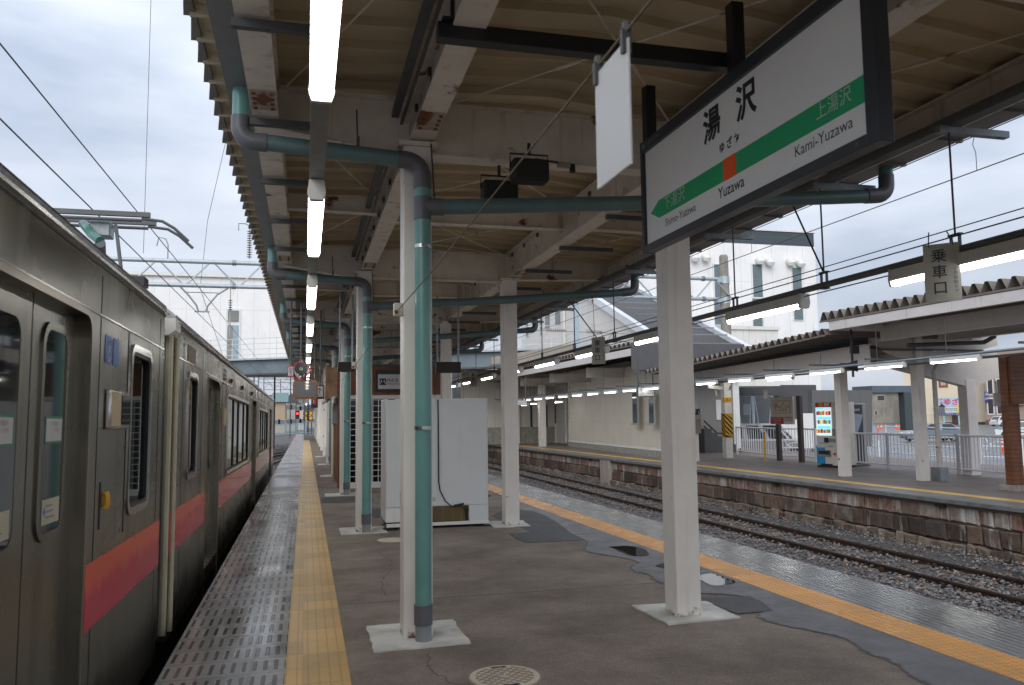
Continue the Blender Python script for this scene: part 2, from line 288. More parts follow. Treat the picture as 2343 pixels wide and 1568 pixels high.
patm=mat('patch_asphalt',(.075,.073,.072),.7,var=.25,sc=3,bump=.4,bs=150)
def soft(name,col,rough,spec,amp,lo,hi,bump):
    m,t,b=nodes(name); L=t.links.new; at=N(t,'ShaderNodeAttribute',attribute_name='wet'); tc=N(t,'ShaderNodeTexCoord'); n=N(t,'ShaderNodeTexNoise'); n.inputs['Scale'].default_value=16; n.inputs['Detail'].default_value=8; n.inputs['Roughness'].default_value=.7; L(tc.outputs['Object'],n.inputs['Vector'])
    k=math_(t,'ADD',at.outputs['Fac'],math_(t,'MULTIPLY',math_(t,'SUBTRACT',n.outputs[0],.5),amp)); q=N(t,'ShaderNodeMapRange',interpolation_type='SMOOTHSTEP'); q.inputs['From Min'].default_value=lo; q.inputs['From Max'].default_value=hi; L(k,q.inputs[0])
    n2=N(t,'ShaderNodeTexNoise'); n2.inputs['Scale'].default_value=2.4; n2.inputs['Detail'].default_value=9; n2.inputs['Roughness'].default_value=.75; L(tc.outputs['Object'],n2.inputs['Vector']); v=N(t,'ShaderNodeVectorMath',operation='SCALE'); v.inputs[0].default_value=col; L(math_(t,'ADD',math_(t,'MULTIPLY',n2.outputs[0],1.1),.45),v.inputs['Scale']); L(v.outputs[0],b.inputs['Base Color'])
    r=N(t,'ShaderNodeMapRange'); r.inputs['From Min'].default_value=.35; r.inputs['From Max'].default_value=.65; r.inputs['To Min'].default_value=rough*.65; r.inputs['To Max'].default_value=rough*1.3; L(n2.outputs[0],r.inputs[0]); L(r.outputs[0],b.inputs['Roughness']); b.inputs['Specular IOR Level'].default_value=spec
    if bump: bn=N(t,'ShaderNodeTexNoise'); bn.inputs['Scale'].default_value=150; L(tc.outputs['Object'],bn.inputs['Vector']); bp=N(t,'ShaderNodeBump'); bp.inputs['Strength'].default_value=bump; bp.inputs['Distance'].default_value=.01; L(bn.outputs[0],bp.inputs['Height']); L(bp.outputs[0],b.inputs['Normal'])
    tr=N(t,'ShaderNodeBsdfTransparent'); ms=N(t,'ShaderNodeMixShader'); L(q.outputs[0],ms.inputs[0]); L(tr.outputs[0],ms.inputs[1]); L(b.outputs[0],ms.inputs[2]); L(ms.outputs[0],t.nodes['Material Output'].inputs[0]); MATS[name]=m; return m
wetm=soft('wet_asphalt',(.082,.075,.070),.46,.45,.9,.30,.62,.30)
struct('asphalt_patch',sheet([(2.5,10.03),(2.8,10.07),(2.79,10.56),(2.70,10.59),(2.70,11.9),(3.1,12.6),(3.42,12.3),(3.5,10.6),(3.5,9.3),(3.34,9.22),(2.5,9.26)][::-1],.008),patm)
struct('asphalt_patch',sheet([(3.08,6.06),(3.52,6.01),(3.43,5.53),(3.12,5.53)][::-1],.0115),patm)
struct('asphalt_patch',sheet([(1.35,12.2),(1.0,12.2),(.95,13.4),(1.3,13.5)][::-1],.008),patm)
struct('asphalt_patch',sheet([(.30,14.6),(1.2,14.6),(1.2,15.6),(.30,15.6)],.008),patm)
def smooth(pts,k=5):
    o=[]; n=len(pts)
    for i in range(n-1):
        p0,p1,p2,p3=[np.array(pts[max(0,min(n-1,i+q))],float) for q in(-1,0,1,2)]
        for j in range(k): t=j/k; o.append(tuple(.5*((2*p1)+(-p0+p2)*t+(2*p0-5*p1+4*p2-p3)*t*t+(-p0+3*p1-3*p2+p3)*t**3)+rng.uniform(-.008,.008,2)))
    return o+[pts[-1]]
wl=smooth([(3.51,13.8),(3.29,12.59),(3.45,11.97),(3.4,10.88),(3.26,9.81),(3.23,9.14),(3.06,8.73),(3.01,8.4),(3.28,7.8),(3.09,7.46),(3.06,7.21),(3.12,7.09),(3.07,6.91),(3.06,6.68),(3.10,6.3),(3.39,6.13),(3.50,5.9),(3.44,5.62),(3.27,5.48),(3.23,5.36),(3.27,5.13),(3.36,4.99),(3.46,4.73),(3.39,4.48),(3.41,4.22),(3.34,4.02),(3.32,3.85),(3.3,3.0),(3.25,1.0)])
def setwet(o,vals): at=o.data.attributes.new('wet','FLOAT','POINT'); at.data.foreach_set('value',vals)
mb=MB(); wv=[]
for a,b in zip(wl,wl[1:]):       # ladder of quads up to the yellow line; wetness fades to nothing at the inner edge
    for (da,wa),(db,wb) in(((-.07,0),(.07,1)),((.07,1),(None,1))):
        xa0,xb0=a[0]+da,b[0]+da; xa1,xb1=(a[0]+db,b[0]+db) if db is not None else (3.898-.022*a[1],3.898-.022*b[1])
        mb.face([(xb0,b[1],.0098),(xb1,b[1],.0098),(xa1,a[1],.0098),(xa0,a[1],.0098)]); wv+=[wa,wb,wb,wa]
setwet(struct('wet_pavement',mb,wetm,smooth=False),wv)
waterm=soft('puddle_water',(.020,.018,.016),.012,.5,.55,.22,.42,0)
def closed(pts): s_=smooth(pts+[pts[0]],4); return s_[:-1]
for pts in ([(3.31,8.65),(3.33,8.5),(3.32,8.07),(3.52,8.03),(3.63,8.4),(3.53,8.65)],[(3.33,7.44),(3.36,7.32),(3.43,6.77),(3.43,6.46),(3.61,6.48),(3.70,6.58),(3.67,7.05),(3.68,7.27),(3.46,7.54)],[(3.0,14.5),(3.3,14.6),(3.35,15.3),(3.0,15.2)]):
    pc=closed(pts); cx_=sum(p[0] for p in pc)/len(pc); cy_=sum(p[1] for p in pc)/len(pc); mb=MB(); wv=[]; z_=.0135
    for p,q in zip(pc,pc[1:]+pc[:1]):
        f=lambda u,k:(cx_+(u[0]-cx_)*k,cy_+(u[1]-cy_)*k,z_)
        mb.face([f(p,1.08),f(q,1.08),f(q,.82),f(p,.82)]); wv+=[0,0,1,1]; mb.face([f(p,.82),f(q,.82),(cx_,cy_,z_)]); wv+=[1,1,1]
    setwet(struct('puddle',mb,waterm,smooth=False),wv)
# opposite platform
OZ=-.2
def oX(k,y): return k-.042*y
def oline(k0,k1,z1,z0,ya_,yb_,nm,mt):
    mb=MB(); mb.prism([(oX(k0,ya_),ya_,z1),(oX(k1,ya_),ya_,z1),(oX(k1,yb_),yb_,z1),(oX(k0,yb_),yb_,z1)],(0,0,z0-z1)); return struct(nm,mb,mt)
OR=math.radians(2.4)
otile=tile_mat('far_edge_tile',(.15,.15,.145),(.06,.06,.06),.05,.4,.3,.8,rough=.5,dirty=.25,deep=.4,wet=.3,rot=OR)
oyel=tile_mat('far_yellow_tile',(.66,.40,.07),(.35,.2,.04),.06,.5,.06,.5,rough=.4,kind='stud',dirty=.25,deep=.4,rot=OR)
o1=struct('far_platform_surface',MB().prism([(oX(12.45,-5),-5,OZ),(20.5,-5,OZ),(20.5,85,OZ),(oX(12.45,85),85,OZ)],(0,0,-.14)),oasph)
oline(12.36,12.46,OZ+.004,OZ-.07,-5,85,'platform_coping',mat('coping_dark',(.13,.13,.125),.7,var=.3,sc=4))
oline(12.46,13.10,OZ+.006,OZ,-5,85,'edge_paving',otile); oline(13.10,13.42,OZ+.011,OZ,-5,85,'tactile_paving',oyel)
# =================================================================== retaining wall of stone blocks under the far platform
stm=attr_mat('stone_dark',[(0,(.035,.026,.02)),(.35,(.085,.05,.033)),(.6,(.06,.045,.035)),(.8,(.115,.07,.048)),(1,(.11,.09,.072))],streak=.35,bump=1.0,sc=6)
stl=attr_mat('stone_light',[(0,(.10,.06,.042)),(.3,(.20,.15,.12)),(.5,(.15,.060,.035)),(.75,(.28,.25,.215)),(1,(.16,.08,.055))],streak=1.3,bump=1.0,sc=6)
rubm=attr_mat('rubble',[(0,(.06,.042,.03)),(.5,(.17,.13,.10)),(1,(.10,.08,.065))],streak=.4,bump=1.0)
def course(z0,z1,off,pitch,depth,rough=.012,y0=-2,y1=60,gap=.006):
    mb=MB(); y=y0
    while y<y1:
        L_=pitch*random.uniform(.72,1.35); ya_,yb_=y+gap,y+L_-gap; mb.cr=random.uniform(.01,1); a,b=12.50-off,12.9
        j=lambda: random.uniform(-rough,rough)
        f=[(oX(a,ya_)+j(),ya_+j(),z0+.006+j()),(oX(a,yb_)+j(),yb_+j(),z0+.006+j()),(oX(a,yb_)+j(),yb_+j(),z1-.006+j()),(oX(a,ya_)+j(),ya_+j(),z1-.006+j())]
        g=[(oX(b,q[1]),q[1],q[2]) for q in f]; c=Vector(((f[0][0]+f[2][0])/2-.035-random.random()*.03,(ya_+yb_)/2,(z0+z1)/2))
        ins=[tuple(Vector(q).lerp(c,.13)+Vector((-.016,0,0))) for q in f]
        mb.mesh(f+g+ins,[(0,3,7,4),(1,5,6,2),(3,2,6,7),(0,4,5,1),(0,1,9,8),(1,2,10,9),(2,3,11,10),(3,0,8,11),(8,9,10,11)]); y+=L_
    return mb
rw=thing('retaining_wall','long dark stone block wall with white lime streaks below the far platform edge','stone wall',(12,20,-1.2))
mb=MB(); mb.prism([(oX(12.54,-5),-5,-.32),(oX(13,-5),-5,-.32),(oX(13,85),85,-.32),(oX(12.54,85),85,-.32)],(0,0,-.95)); part('mortar_core',mb,mat('mortar',(.20,.185,.165),.9,var=.35,sc=8,bump=.5,streak=.5),rw)
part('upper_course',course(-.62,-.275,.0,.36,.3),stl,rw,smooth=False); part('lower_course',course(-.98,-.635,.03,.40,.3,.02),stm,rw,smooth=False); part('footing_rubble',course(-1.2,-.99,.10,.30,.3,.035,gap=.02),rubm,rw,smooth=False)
mb=MB()
for y in (9.5,13.2,18.5,24.5,31): x=oX(12.42,y); mb.box(x-.02,x+.2,y-.12,y+.12,-.36,-.315)
part('drain_slot',mb,black,rw)
mb=MB(); q=go(1386,1075,12.40); mb.box(q.x-.06,q.x+.3,q.y-.45,q.y+.45,-1.2,-.28); part('concrete_pier',mb,mat('pale_pier',(.33,.28,.235),.85,var=.2,bump=.3,streak=.6),rw)
# =================================================================== track beds
struct('track_bed',sheet([(-60,-20),(16.5,-20),(16.5,260),(-60,260)],-1.19),ballm)
def stones(n,region,size,z,seed):
    r=np.random.default_rng(seed); k=0; V_=[];F_=[]
    P=region(n,r); n=len(P); oc=np.array([(1,0,0),(0,1,0),(-1,0,0),(0,-1,0),(0,0,1),(0,0,-1)],float); fc=[(0,1,4),(1,2,4),(2,3,4),(3,0,4),(1,0,5),(2,1,5),(3,2,5),(0,3,5)]
    s=r.uniform(.55,1.35,(n,1,1))*size; v=oc[None]*s*r.uniform(.6,1.2,(n,6,1))*np.array([1,1,.75]); a=r.uniform(0,6.28,n); ca,sa=np.cos(a),np.sin(a)
    x=v[:,:,0]*ca[:,None]-v[:,:,1]*sa[:,None]; y=v[:,:,0]*sa[:,None]+v[:,:,1]*ca[:,None]; zz=v[:,:,2]+x*r.uniform(-.4,.4,(n,1))
    v=np.stack([x,y,zz],2)+P[:,None,:]; mb=MB(); mb.v=v.reshape(-1,3).tolist(); base=(np.arange(n)*6)[:,None,None]; mb.f=(np.array(fc)[None]+base).reshape(-1,3).tolist(); mb.m=[0]*len(mb.f); mb.r=np.repeat(r.uniform(.01,1,n),8).tolist(); return mb
gravm=attr_mat('ballast_stone',[(0,(.045,.043,.046)),(.5,(.10,.098,.10)),(.86,(.17,.165,.16)),(.93,(.20,.09,.05)),(1,(.24,.20,.17))],rough=.55,bump=.2)
def regR(n,r):
    y=8+38*r.random(n)**1.8; y=np.where(r.random(n)<.25,3+8*r.random(n),y); t=r.random(n); x0=4.9-.022*y; x1=12.3-.042*y; x=x0+(x1-x0)*t; z=np.full(n,-1.165); rl=9.75-.0165*y; z=np.where((x<rl-.55),z+.05,z)+np.where(x>rl+1.45,.07,0); return np.stack([x,y,z+r.uniform(-.02,.03,n)],1)
gs=single('ballast',stones(30000,regR,.032,-1.16,3),gravm,'grey crushed stone ballast around the rails between the platforms','gravel',kind='stuff',smooth=False)
def regL(n,r): y=16+70*r.random(n)**1.3; x=-6+5.2*r.random(n); return np.stack([x,y,np.full(n,-1.165)],1)
single('ballast',stones(5000,regL,.05,-1.16,4),gravm,'ballast of the curving track beyond the train','gravel',kind='stuff',smooth=False)
railm=mat('rusty_rail',(.060,.036,.026),.5,.3,var=.3,sc=8); railt=mat('rail_head',(.16,.14,.13),.22,.9,var=.15)
def rail_prof(mb,pts):
    pr=[(-.063,0),(.063,0),(.063,.012),(.012,.03),(.010,.10),(.032,.115),(.032,.140),(-.032,.140),(-.032,.115),(-.010,.10),(-.012,.03),(-.063,.012)]
    for a,b in zip(pts,pts[1:]): mb.sweep(a,b,pr)
def rail(pts,label,grp='rails of the tracks'):
    r=thing('rail',label,'rail',pts[0],grp); mb=MB(); rail_prof(mb,pts); part('rail_web',mb,railm,r); mb=MB()
    for a,b in zip(pts,pts[1:]): mb.bar(Vector(a)+Vector((0,0,.1435)),Vector(b)+Vector((0,0,.1435)),.05,.006)
    part('rail_head',mb,railt,r); return r
RB=-1.13
def rx(y,o=0): return 9.62-.0155*y+o
rail([(rx(y),y,RB-.09) for y in (-4,20,45,70,100)],'dark steel rail nearer the tiled platform edge, right hand track')
rail([(rx(y,1.067),y,RB-.09) for y in (-4,20,45,70,100)],'dark steel rail nearer the stone retaining wall, right hand track')
# curving track beyond the train
def cv(y,o): return -1.78+o+(0 if y<38 else .0042*(y-38)**2)
ys=[-6,20,38,46,54,62,70,78,86,94,104,114]
rail([(cv(y,-.55),y,RB-.09) for y in ys],'left rail of the track under the train that curves away to the right')
rail([(cv(y,.55),y,RB-.09) for y in ys],'right rail of the track under the train beside the left platform edge')
ys2=[30,50,60,68,76,84,92,100,110]
rail([(-7.5+.0030*(y-20)**2 ,y,RB-.09) for y in ys2],'outer rail of the neighbouring track left of the curving one')
rail([(-6.4+.0030*(y-20)**2 ,y,RB-.09) for y in ys2],'inner rail of the neighbouring track left of the curving one')
woodm=mat('sleeper_wood',(.085,.062,.047),.8,var=.4,sc=9,bump=.4)
sl0=None; ssl=[]
for i in range(64):
    y=4+i*.66; x=rx(y,.533)
    if sl0 is None:
        mb=MB(); mb.box(x-1.05,x+1.05,y-.11,y+.11,-1.27,-1.168); sl0=single('sleeper',mb,woodm,'worn wooden sleeper half buried in the ballast of the right hand track','sleeper','sleepers of the right hand track'); y00=(x,y)
    else:
        c=sl0.copy(); COL.objects.link(c); c.location=(x-y00[0],y-y00[1],0)
mb=MB(); c0=None
for i in range(36):
    y=5.2+i*1.32
    for o in (0,1.067):
        for sd in(-1,1):
            mb=MB(); x=rx(y,o)+sd*.075; mb.obx((x,y,-1.155),(.035,0,0),(0,.035,0),(0,0,.018)); mb.tube([(x-.02*sd,y-.03,-1.13),(x+.02*sd,y,-1.11),(x-.02*sd,y+.03,-1.13)],.009,6)
            if c0 is None: c0=single('rail_clip',mb,railm,'small steel spring clip holding the rail foot to its sleeper','rail clip','rail clips of the right hand track'); cb=(x,y)
            else: q=c0.copy(); COL.objects.link(q); q.location=(x-cb[0],y-cb[1],0)
# footings, manholes
padm=mat('white_footing',(.60,.59,.54),.8,var=.30,sc=3.5,bump=.3,bs=80)
def footing(poly,label):
    mb=MB(); pts=[]
    n=len(poly)
    for i in range(n):
        a,b=Vector((*poly[i],0)),Vector((*poly[(i+1)%n],0))
        for j in range(7): p=a.lerp(b,j/7); pts.append((p.x+random.uniform(-.008,.008),p.y+random.uniform(-.008,.008)))
    mb.prism([(x,y,.016) for x,y in pts],(0,0,-.02)); return single('column_footing',mb,padm,label,'footing','pale concrete patches at the column feet',smooth=False)
footing([(.43,5.96),(1.06,5.97),(1.07,5.34),(.44,5.33)],'rough white concrete patch under the nearest column with the green pipe')
footing([(2.47,5.99),(3.09,5.95),(3.08,5.42),(2.51,5.40)],'rough white concrete patch under the column beneath the station name sign')
footing([(.45,11.23),(1.04,11.23),(1.04,10.62),(.45,10.62)],'pale concrete patch under the second column of the left row')
footing([(2.47,11.23),(2.99,11.17),(2.94,10.58),(2.44,10.6)],'white concrete patch under the column right of the white cabinet')
for y,nm in((16.1,'third'),(21.3,'fourth'),(26.5,'fifth'),(31.8,'sixth')): footing([(.38,y+.25),(.98,y+.25),(.98,y-.3),(.38,y-.3)],'pale concrete patch under the %s column of the left row'%nm)
mhm=mat('manhole_cover',(.55,.48,.39),.7,var=.1,bump=.25,bs=40); mhd=mat('manhole_groove',(.31,.255,.20),.8)
def manhole(x,y,r,label,det=True):
    t=thing('manhole_cover',label,'manhole cover',(x,y,0),'manhole covers')
    P=[(x+r*1.05*math.cos(a*math.pi/24),y+r*1.05*math.sin(a*math.pi/24),.013) for a in range(48)]; part('ring',MB().prism(P,(0,0,-.01)),mhd,t)
    P=[(x+r*math.cos(a*math.pi/24),y+r*math.sin(a*math.pi/24),.020) for a in range(48)]; part('cover',MB().prism(P,(0,0,-.01)),mhm,t)
    if det:
        mb=MB()
        for k in np.arange(-r*.8,r*.81,r*.2):
            for s in(-1,1):
                h=math.sqrt(max(0,(r*.84)**2-k*k)); n=Vector((s,1,0)).normalized(); d=Vector((1,-s,0)).normalized(); c=Vector((x,y,.0225))+n*k
                mb.bar(c-d*h,c+d*h,.0035,.003)
        part('lattice_pattern',mb,mhd,t,smooth=False); mb=MB(); mb.box(x-.045,x+.045,y-r*.86,y-r*.80,.021,.026); mb.box(x-.045,x+.045,y+r*.78,y+r*.84,.021,.0245); part('lifting_slot',mb,black,t)
        P=[(x+r*.22*math.cos(a*math.pi/12),y+r*.16*math.sin(a*math.pi/12),.027) for a in range(24)]; em=part('emblem_plate',MB().prism(P,(0,0,-.006)),mhm,t); mb=MB(); mb.box(x-.035,x-.004,y-.004,y+.018,.0275,.029); mb.box(x+.004,x+.035,y-.018,y+.004,.0275,.029); part('emblem_mark',mb,mhd,em)
manhole(1.115,4.60,.20,'round cream manhole cover with lattice pattern in the foreground asphalt'); manhole(1.02,9.93,.17,'small round pale manhole cover behind the nearest left column',False)
manhole(1.55,13.0,.17,'small pale manhole cover in front of the waiting room glass blocks',False)
# =================================================================== near canopy
BAYS=[5.65+5.22*i for i in range(-4,12)]; CY0,CY1=-4.5,63.5
can=thing('platform_canopy','long low canopy of ribbed steel sheet on white columns over the near platform','canopy',(1.78,5.65,0))
def rz(x):   # roof height
    return 3.86+.045*(x+.67) if x<1.78 else 3.97-.105*(x-1.78)
mb=MB(); y=CY0; prof=[(0,0),(.255,0),(.262,-.055),(.300,-.055),(.32,0)]; fm=MB()
while y<CY1:
    for (a,za),(b,zb) in zip(prof,prof[1:]):
        for x0,x1 in((-.67,1.78),(1.78,4.62)):
            A=[(x0,y+a,rz(x0)+za),(x0,y+b,rz(x0)+zb),(x1,y+b,rz(x1)+zb),(x1,y+a,rz(x1)+za)]
            mb.face([(p[0],p[1],p[2]+.012) for p in A][::-1]); mb.face(A)
    # ends of the pans (visible thickness along the left eave)
    fm.prism([(-.64,y+.004,rz(-.67)-.012),(-.668,y+.004,rz(-.67)-.012),(-.708,y+.31,rz(-.67)-.012),(-.64,y+.31,rz(-.67)-.012)],(0,0,-.03))
    y+=.32
part('roof_sheet',mb,roofs,can,smooth=False); part('eave_edge',fm,mat('eave_grey',(.17,.155,.135),.6,var=.15),can,smooth=False)
mb=MB()
for x in (-.36,-.05,.35,1.25,2.2,3.4,3.9): pass
FY0,FY1=CY0,CY1; BAYS_=[b for b in BAYS if b>-5]
def lbeam(x,zb,h,w,mt=beamp):
    m_=MB(); m_.ibeam((x,FY0,zb+h/2),(x,FY1,zb+h/2),w,h); part('longitudinal_beam',m_,mt,can,smooth=False)
lbeam(-.28,3.50,.26,.17); lbeam(.78,3.45,.33,.17); lbeam(2.81,3.42,.36,.18); lbeam(4.30,3.44,.22,.14)
for yb in BAYS_:
    m_=MB(); m_.ibeam((.86,yb,3.555),(2.72,yb,3.555),.15,.40,.014); m_.ibeam((2.9,yb,3.56),(4.24,yb,3.60),.15,.34)
    # tapered cantilever on the left
    P=[(.70,yb-.006,3.35),(.70,yb-.006,3.76),(-.20,yb-.006,3.76),(-.30,yb-.006,3.50)]; m_.prism(P,(0,.012,0)); m_.bar((.70,yb,3.345),(-.34,yb,3.50),.15,.014); m_.bar((.7,yb,3.765),(-.2,yb,3.765),.15,.012)
    part('cross_beam',m_,beamp,can,smooth=False)
    m_=MB(); m_.ibeam((.86,yb+2.61,3.63),(2.72,yb+2.61,3.63),.12,.24,.01); m_.ibeam((2.9,yb+2.61,3.64),(4.24,yb+2.61,3.62),.12,.22); m_.ibeam((-.2,yb+2.61,3.67),(.70,yb+2.61,3.66),.10,.16); part('secondary_beam',m_,beamp,can,smooth=False)
    if -5<yb<64:
        for x,zt in((.75,3.44),(2.745,3.41)):
            if yb>17 and yb<34 and x>2: continue
            m_=MB(); m_.box(x-.1,x+.1,yb-.1,yb+.1,.012,zt); c=part('column',m_,colp,can,bevel=.008)
            if yb<12:
                m_=MB(); m_.box(x-.135,x+.135,yb-.135,yb+.135,zt-.035,zt-.004); part('cap_plate',m_,beamp,c)
# bolts and splice plates
spm=mat('splice_rust',(.40,.33,.26),.6,var=.2,sc=9,rust=1.6)
for yb in BAYS[3:9]:
    for x,z,w in((-.28,3.50,.16),(.78,3.45,.16),(2.81,3.42,.17)):
        sp_=part('splice_plate',MB().box(x-w/2,x+w/2,yb-.66,yb-.34,z-.0065,z+.001),spm,can); m_=MB()
        for sx in(-1,1):
            for dy in(-.62,-.54,-.46,-.38): m_.tube([(x+sx*w*.33,yb+dy,z-.016),(x+sx*w*.33,yb+dy,z)],.014,7)
        part('bolts',m_,bolt,sp_)
# rust stains around column heads, dark sheet clips above the beams
for x in(.78,2.81,4.30): many('sheet_clip',lambda m,y:m.box(x-.03,x+.03,y+.27,y+.31,3.72 if x<4 else 3.65,rz(x)-.03),[-1+.64*i for i in range(24)],dgrey,can)
# cross bracing rods
m_=MB()
for yb in BAYS[2:10]:
    for a,b in(((.87,yb+.1,3.7),(2.72,yb+2.5,3.7)),((2.72,yb+.1,3.7),(.87,yb+2.5,3.7)),((.87,yb+2.7,3.7),(2.72,yb+5.1,3.7)),((2.72,yb+2.7,3.68),(.87,yb+5.1,3.68)),((-.2,yb+.1,3.7),(.7,yb+2.5,3.7)),((.7,yb+2.7,3.7),(-.2,yb+5.1,3.7)),((2.9,yb+.1,3.68),(4.23,yb+2.5,3.65)),((2.9,yb+5.1,3.68),(4.23,yb+2.7,3.65))):
        m_.tube([a,b],.007,6); c=Vector(a).lerp(Vector(b),.62); d=(Vector(b)-Vector(a)).normalized(); m_.tube([c-d*.09,c+d*.09],.012,6)
        for p in(a,b): d2=(Vector(b)-Vector(a)).normalized()*(1 if p==a else -1); m_.bar(Vector(p),Vector(p)+d2*.14,.06,.008)
part('bracing_rods',m_,beamp,can)
gm=mat('gutter',(.17,.17,.165),.4,.2,var=.12)
m_=MB(); m_.sweep((-.46,FY0,3.74),(-.46,FY1,3.74),[(-.075,-.05),(.075,-.05),(.085,.09),(.077,.09),(.067,-.042),(-.067,-.042),(-.077,.09),(-.085,.09)]); part('gutter',m_,gm,can,smooth=False)
m_=MB(); m_.sweep((4.56,FY0,3.53),(4.56,FY1,3.53),[(-.11,-.05),(.11,-.05),(.12,.08),(.11,.08),(.10,-.04),(-.10,-.04),(-.11,.08),(-.12,.08)])
y=FY0
while y<40: m_.bar((4.2,y,3.475),(4.68,y,3.475),.03,.02); y+=.58
part('gutter',m_,gm,can,smooth=False)
m_=MB(); m_.bar((4.14,FY0,3.39),(4.14,40,3.39),.10,.05); m_.bar((4.14,FY0,3.43),(4.14,40,3.43),.06,.03); part('cable_duct',m_,mat('duct',(.13,.14,.145),.5,.2),can,bevel=.006)
m_=MB(); m_.bar((.60,FY0,3.66),(.60,40,3.66),.05,.04); m_.bar((.645,FY0,3.60),(.645,40,3.60),.018,.018); m_.tube([(-.40,FY0,3.80),(-.40,CY1,3.80)],.006,5); part('cable_conduit',m_,dgrey,can)
# hanging channels
many('hanging_channel',lambda m,y:m.bar((2.78,y,3.385),(3.42,y,3.385),.045,.045),[4.19+i*1.47 for i in range(14)],dgrey,can)
# =================================================================== rails with lamps under the canopy
lr=thing('lamp_rail','grey steel channel carrying the lit row of lamps along the left side under the canopy','lamp rail',(.035,5,2.5))
m_=MB(); m_.sweep((.035,-2,2.53),(.035,60,2.53),[(-.03,-.03),(.03,-.03),(.03,.03),(.022,.03),(.022,-.022),(-.022,-.022),(-.022,.03),(-.03,.03)]); part('channel',m_,mgrey,lr,smooth=False)
def _a(m,y): m.bar((-.38,y,3.46),(.06,y,3.46),.045,.045); m.tube([(.035,y,3.45),(.035,y,2.55)],.005,5)
many('support_arm',_a,[4.06+(i-3)*1.39 for i in range(43)],dgrey,lr)
def lamp(x,y0,zt,label,grp,d=(0,1,0),L_=1.25,name='fluorescent_lamp',hh=1.0,ww=1.0):
    sc_=lambda pr:[(a*ww,b*hh) for a,b in pr]
    """zt: top of the housing, tube hangs below it; d: direction of the lamp"""
    D=Vector(d).normalized(); p0=Vector((x,y0,zt)); p1=p0+D*L_; t=thing(name,label,'lamp',p0,grp)
    m_=MB(); m_.sweep(p0,p1,sc_([(-.028,0),(-.034,-.048),(-.030,-.056),(.030,-.056),(.034,-.048),(.028,0)])); h=part('housing',m_,housing,t,smooth=False)
    for a,b in((p0-D*.010,p0+D*.030),(p1-D*.012,p1+D*.006)):
        m_=MB(); m_.sweep(a,b,sc_([(-.031,.002),(-.038,-.050),(-.028,-.084),(.028,-.084),(.038,-.050),(.031,.002)])); part('end_cap',m_,housing,h,smooth=False)
    m_=MB(); m_.sweep(p0+D*.03,p1-D*(.010 if hh==1 else .03),sc_([(-.031,-.0565),(-.033,-.066),(-.024,-.082),(.024,-.082),(.033,-.066),(.031,-.0565)]) if hh==1 else [(-.030,-.0565*hh),(-.030,-.066*hh),(-.020,-.078*hh),(.020,-.078*hh),(.030,-.066*hh),(.030,-.0565*hh)]); part('tube_cover',m_,lampw,t,smooth=True,ang=60); return t
LAB='%s lamp counted from the camera in the lit row above the yellow line'
l0=lamp(.035,1.08,2.495,LAB%'nearest','lamps in the row above the left platform edge')
for i in range(1,26): dup(l0,(.035,1.08+2.335*i,2.495),LAB%(ORD[i] if i<12 else ORD[i]))
hr=thing('hanging_lamp_rail','grey tube hung on thin rods outside the right eave, carrying the nearer row of lamps','lamp rail',(4.1,6,2.5))
def hz_(y): return 2.535-.004*(y-4)
m_=MB(); m_.tube([(4.1,-3,hz_(-3)),(4.1,8,hz_(8)),(4.1,30,hz_(30))],.027,10); part('rail_tube',m_,mat('rail_tube',(.13,.14,.135),.4,.3),hr)
def _h(m_,y):
    z=hz_(y); m_.tube([(4.1,y,z+.11),(4.1,y,3.37)],.0075,6); m_.bar((4.1,y-.035,z),(4.1,y-.035,z+.11),.012,.018,(1,0,0)); m_.bar((4.1,y+.035,z),(4.1,y+.035,z+.11),.012,.018,(1,0,0)); m_.bar((4.1,y-.05,z+.105),(4.1,y+.05,z+.105),.03,.012); m_.bar((4.1,y-.03,z-.028),(4.1,y+.03,z-.028),.064,.012)
many('hanger_rod',_h,(1.2,2.75,4.29,5.67,7.08,8.7,10.3,12,13.8,15.7,17.6,19.6,22,25),dgrey,hr)
for a,b in((6.1,5.67),(12.3,11.0)): part('diagonal_rod',MB().tube([(4.1,a,3.37),(4.1,b,hz_(b)+.10)],.0085,6),dgrey,hr)
def _s(m_,y): m_.bar((4.02,y,3.345),(4.58,y,3.345),.05,.045); m_.tube([(4.52,y,3.32),(4.52,y,3.37)],.014,6)
many('support_arm',_s,(-1.0,.4,1.8,3.3,4.3,5.62,7.5,9.65,11.57,13.4,15.3,17.2,19.2,21.2),mgrey,hr)
m_=MB(); m_.tube([(4.1,-3,hz_(0)+.105),(4.1,27,hz_(27)+.105)],.005,5); m_.tube([(4.13,-3,hz_(0)+.17),(4.13,27,hz_(27)+.15)],.004,5); m_.tube([(4.1,-3,hz_(0)-.045),(4.1,27,hz_(27)-.045)],.005,5); part('supply_cable',m_,wire,hr)
RN=['nearest lamp hung outside the right eave, cut by the right edge of the photo','lamp hung outside the right eave, in front of the white tower','lamp hung outside the right eave, just left of the big white column','lamp hung outside the right eave beside the small boarding sign']
for i in range(12):
    y=3.62+2.33*i; z=hz_(y)-.03
    lab=RN[i] if i<4 else '%s lamp from the right end of the row hung outside the right eave'%ORD[i]
    if i==0: r0=lamp(4.1,y,z,lab,'lamps hung outside the right eave',hh=1.45,ww=1.3)
    else: dup(r0,(4.1,y,z),lab)
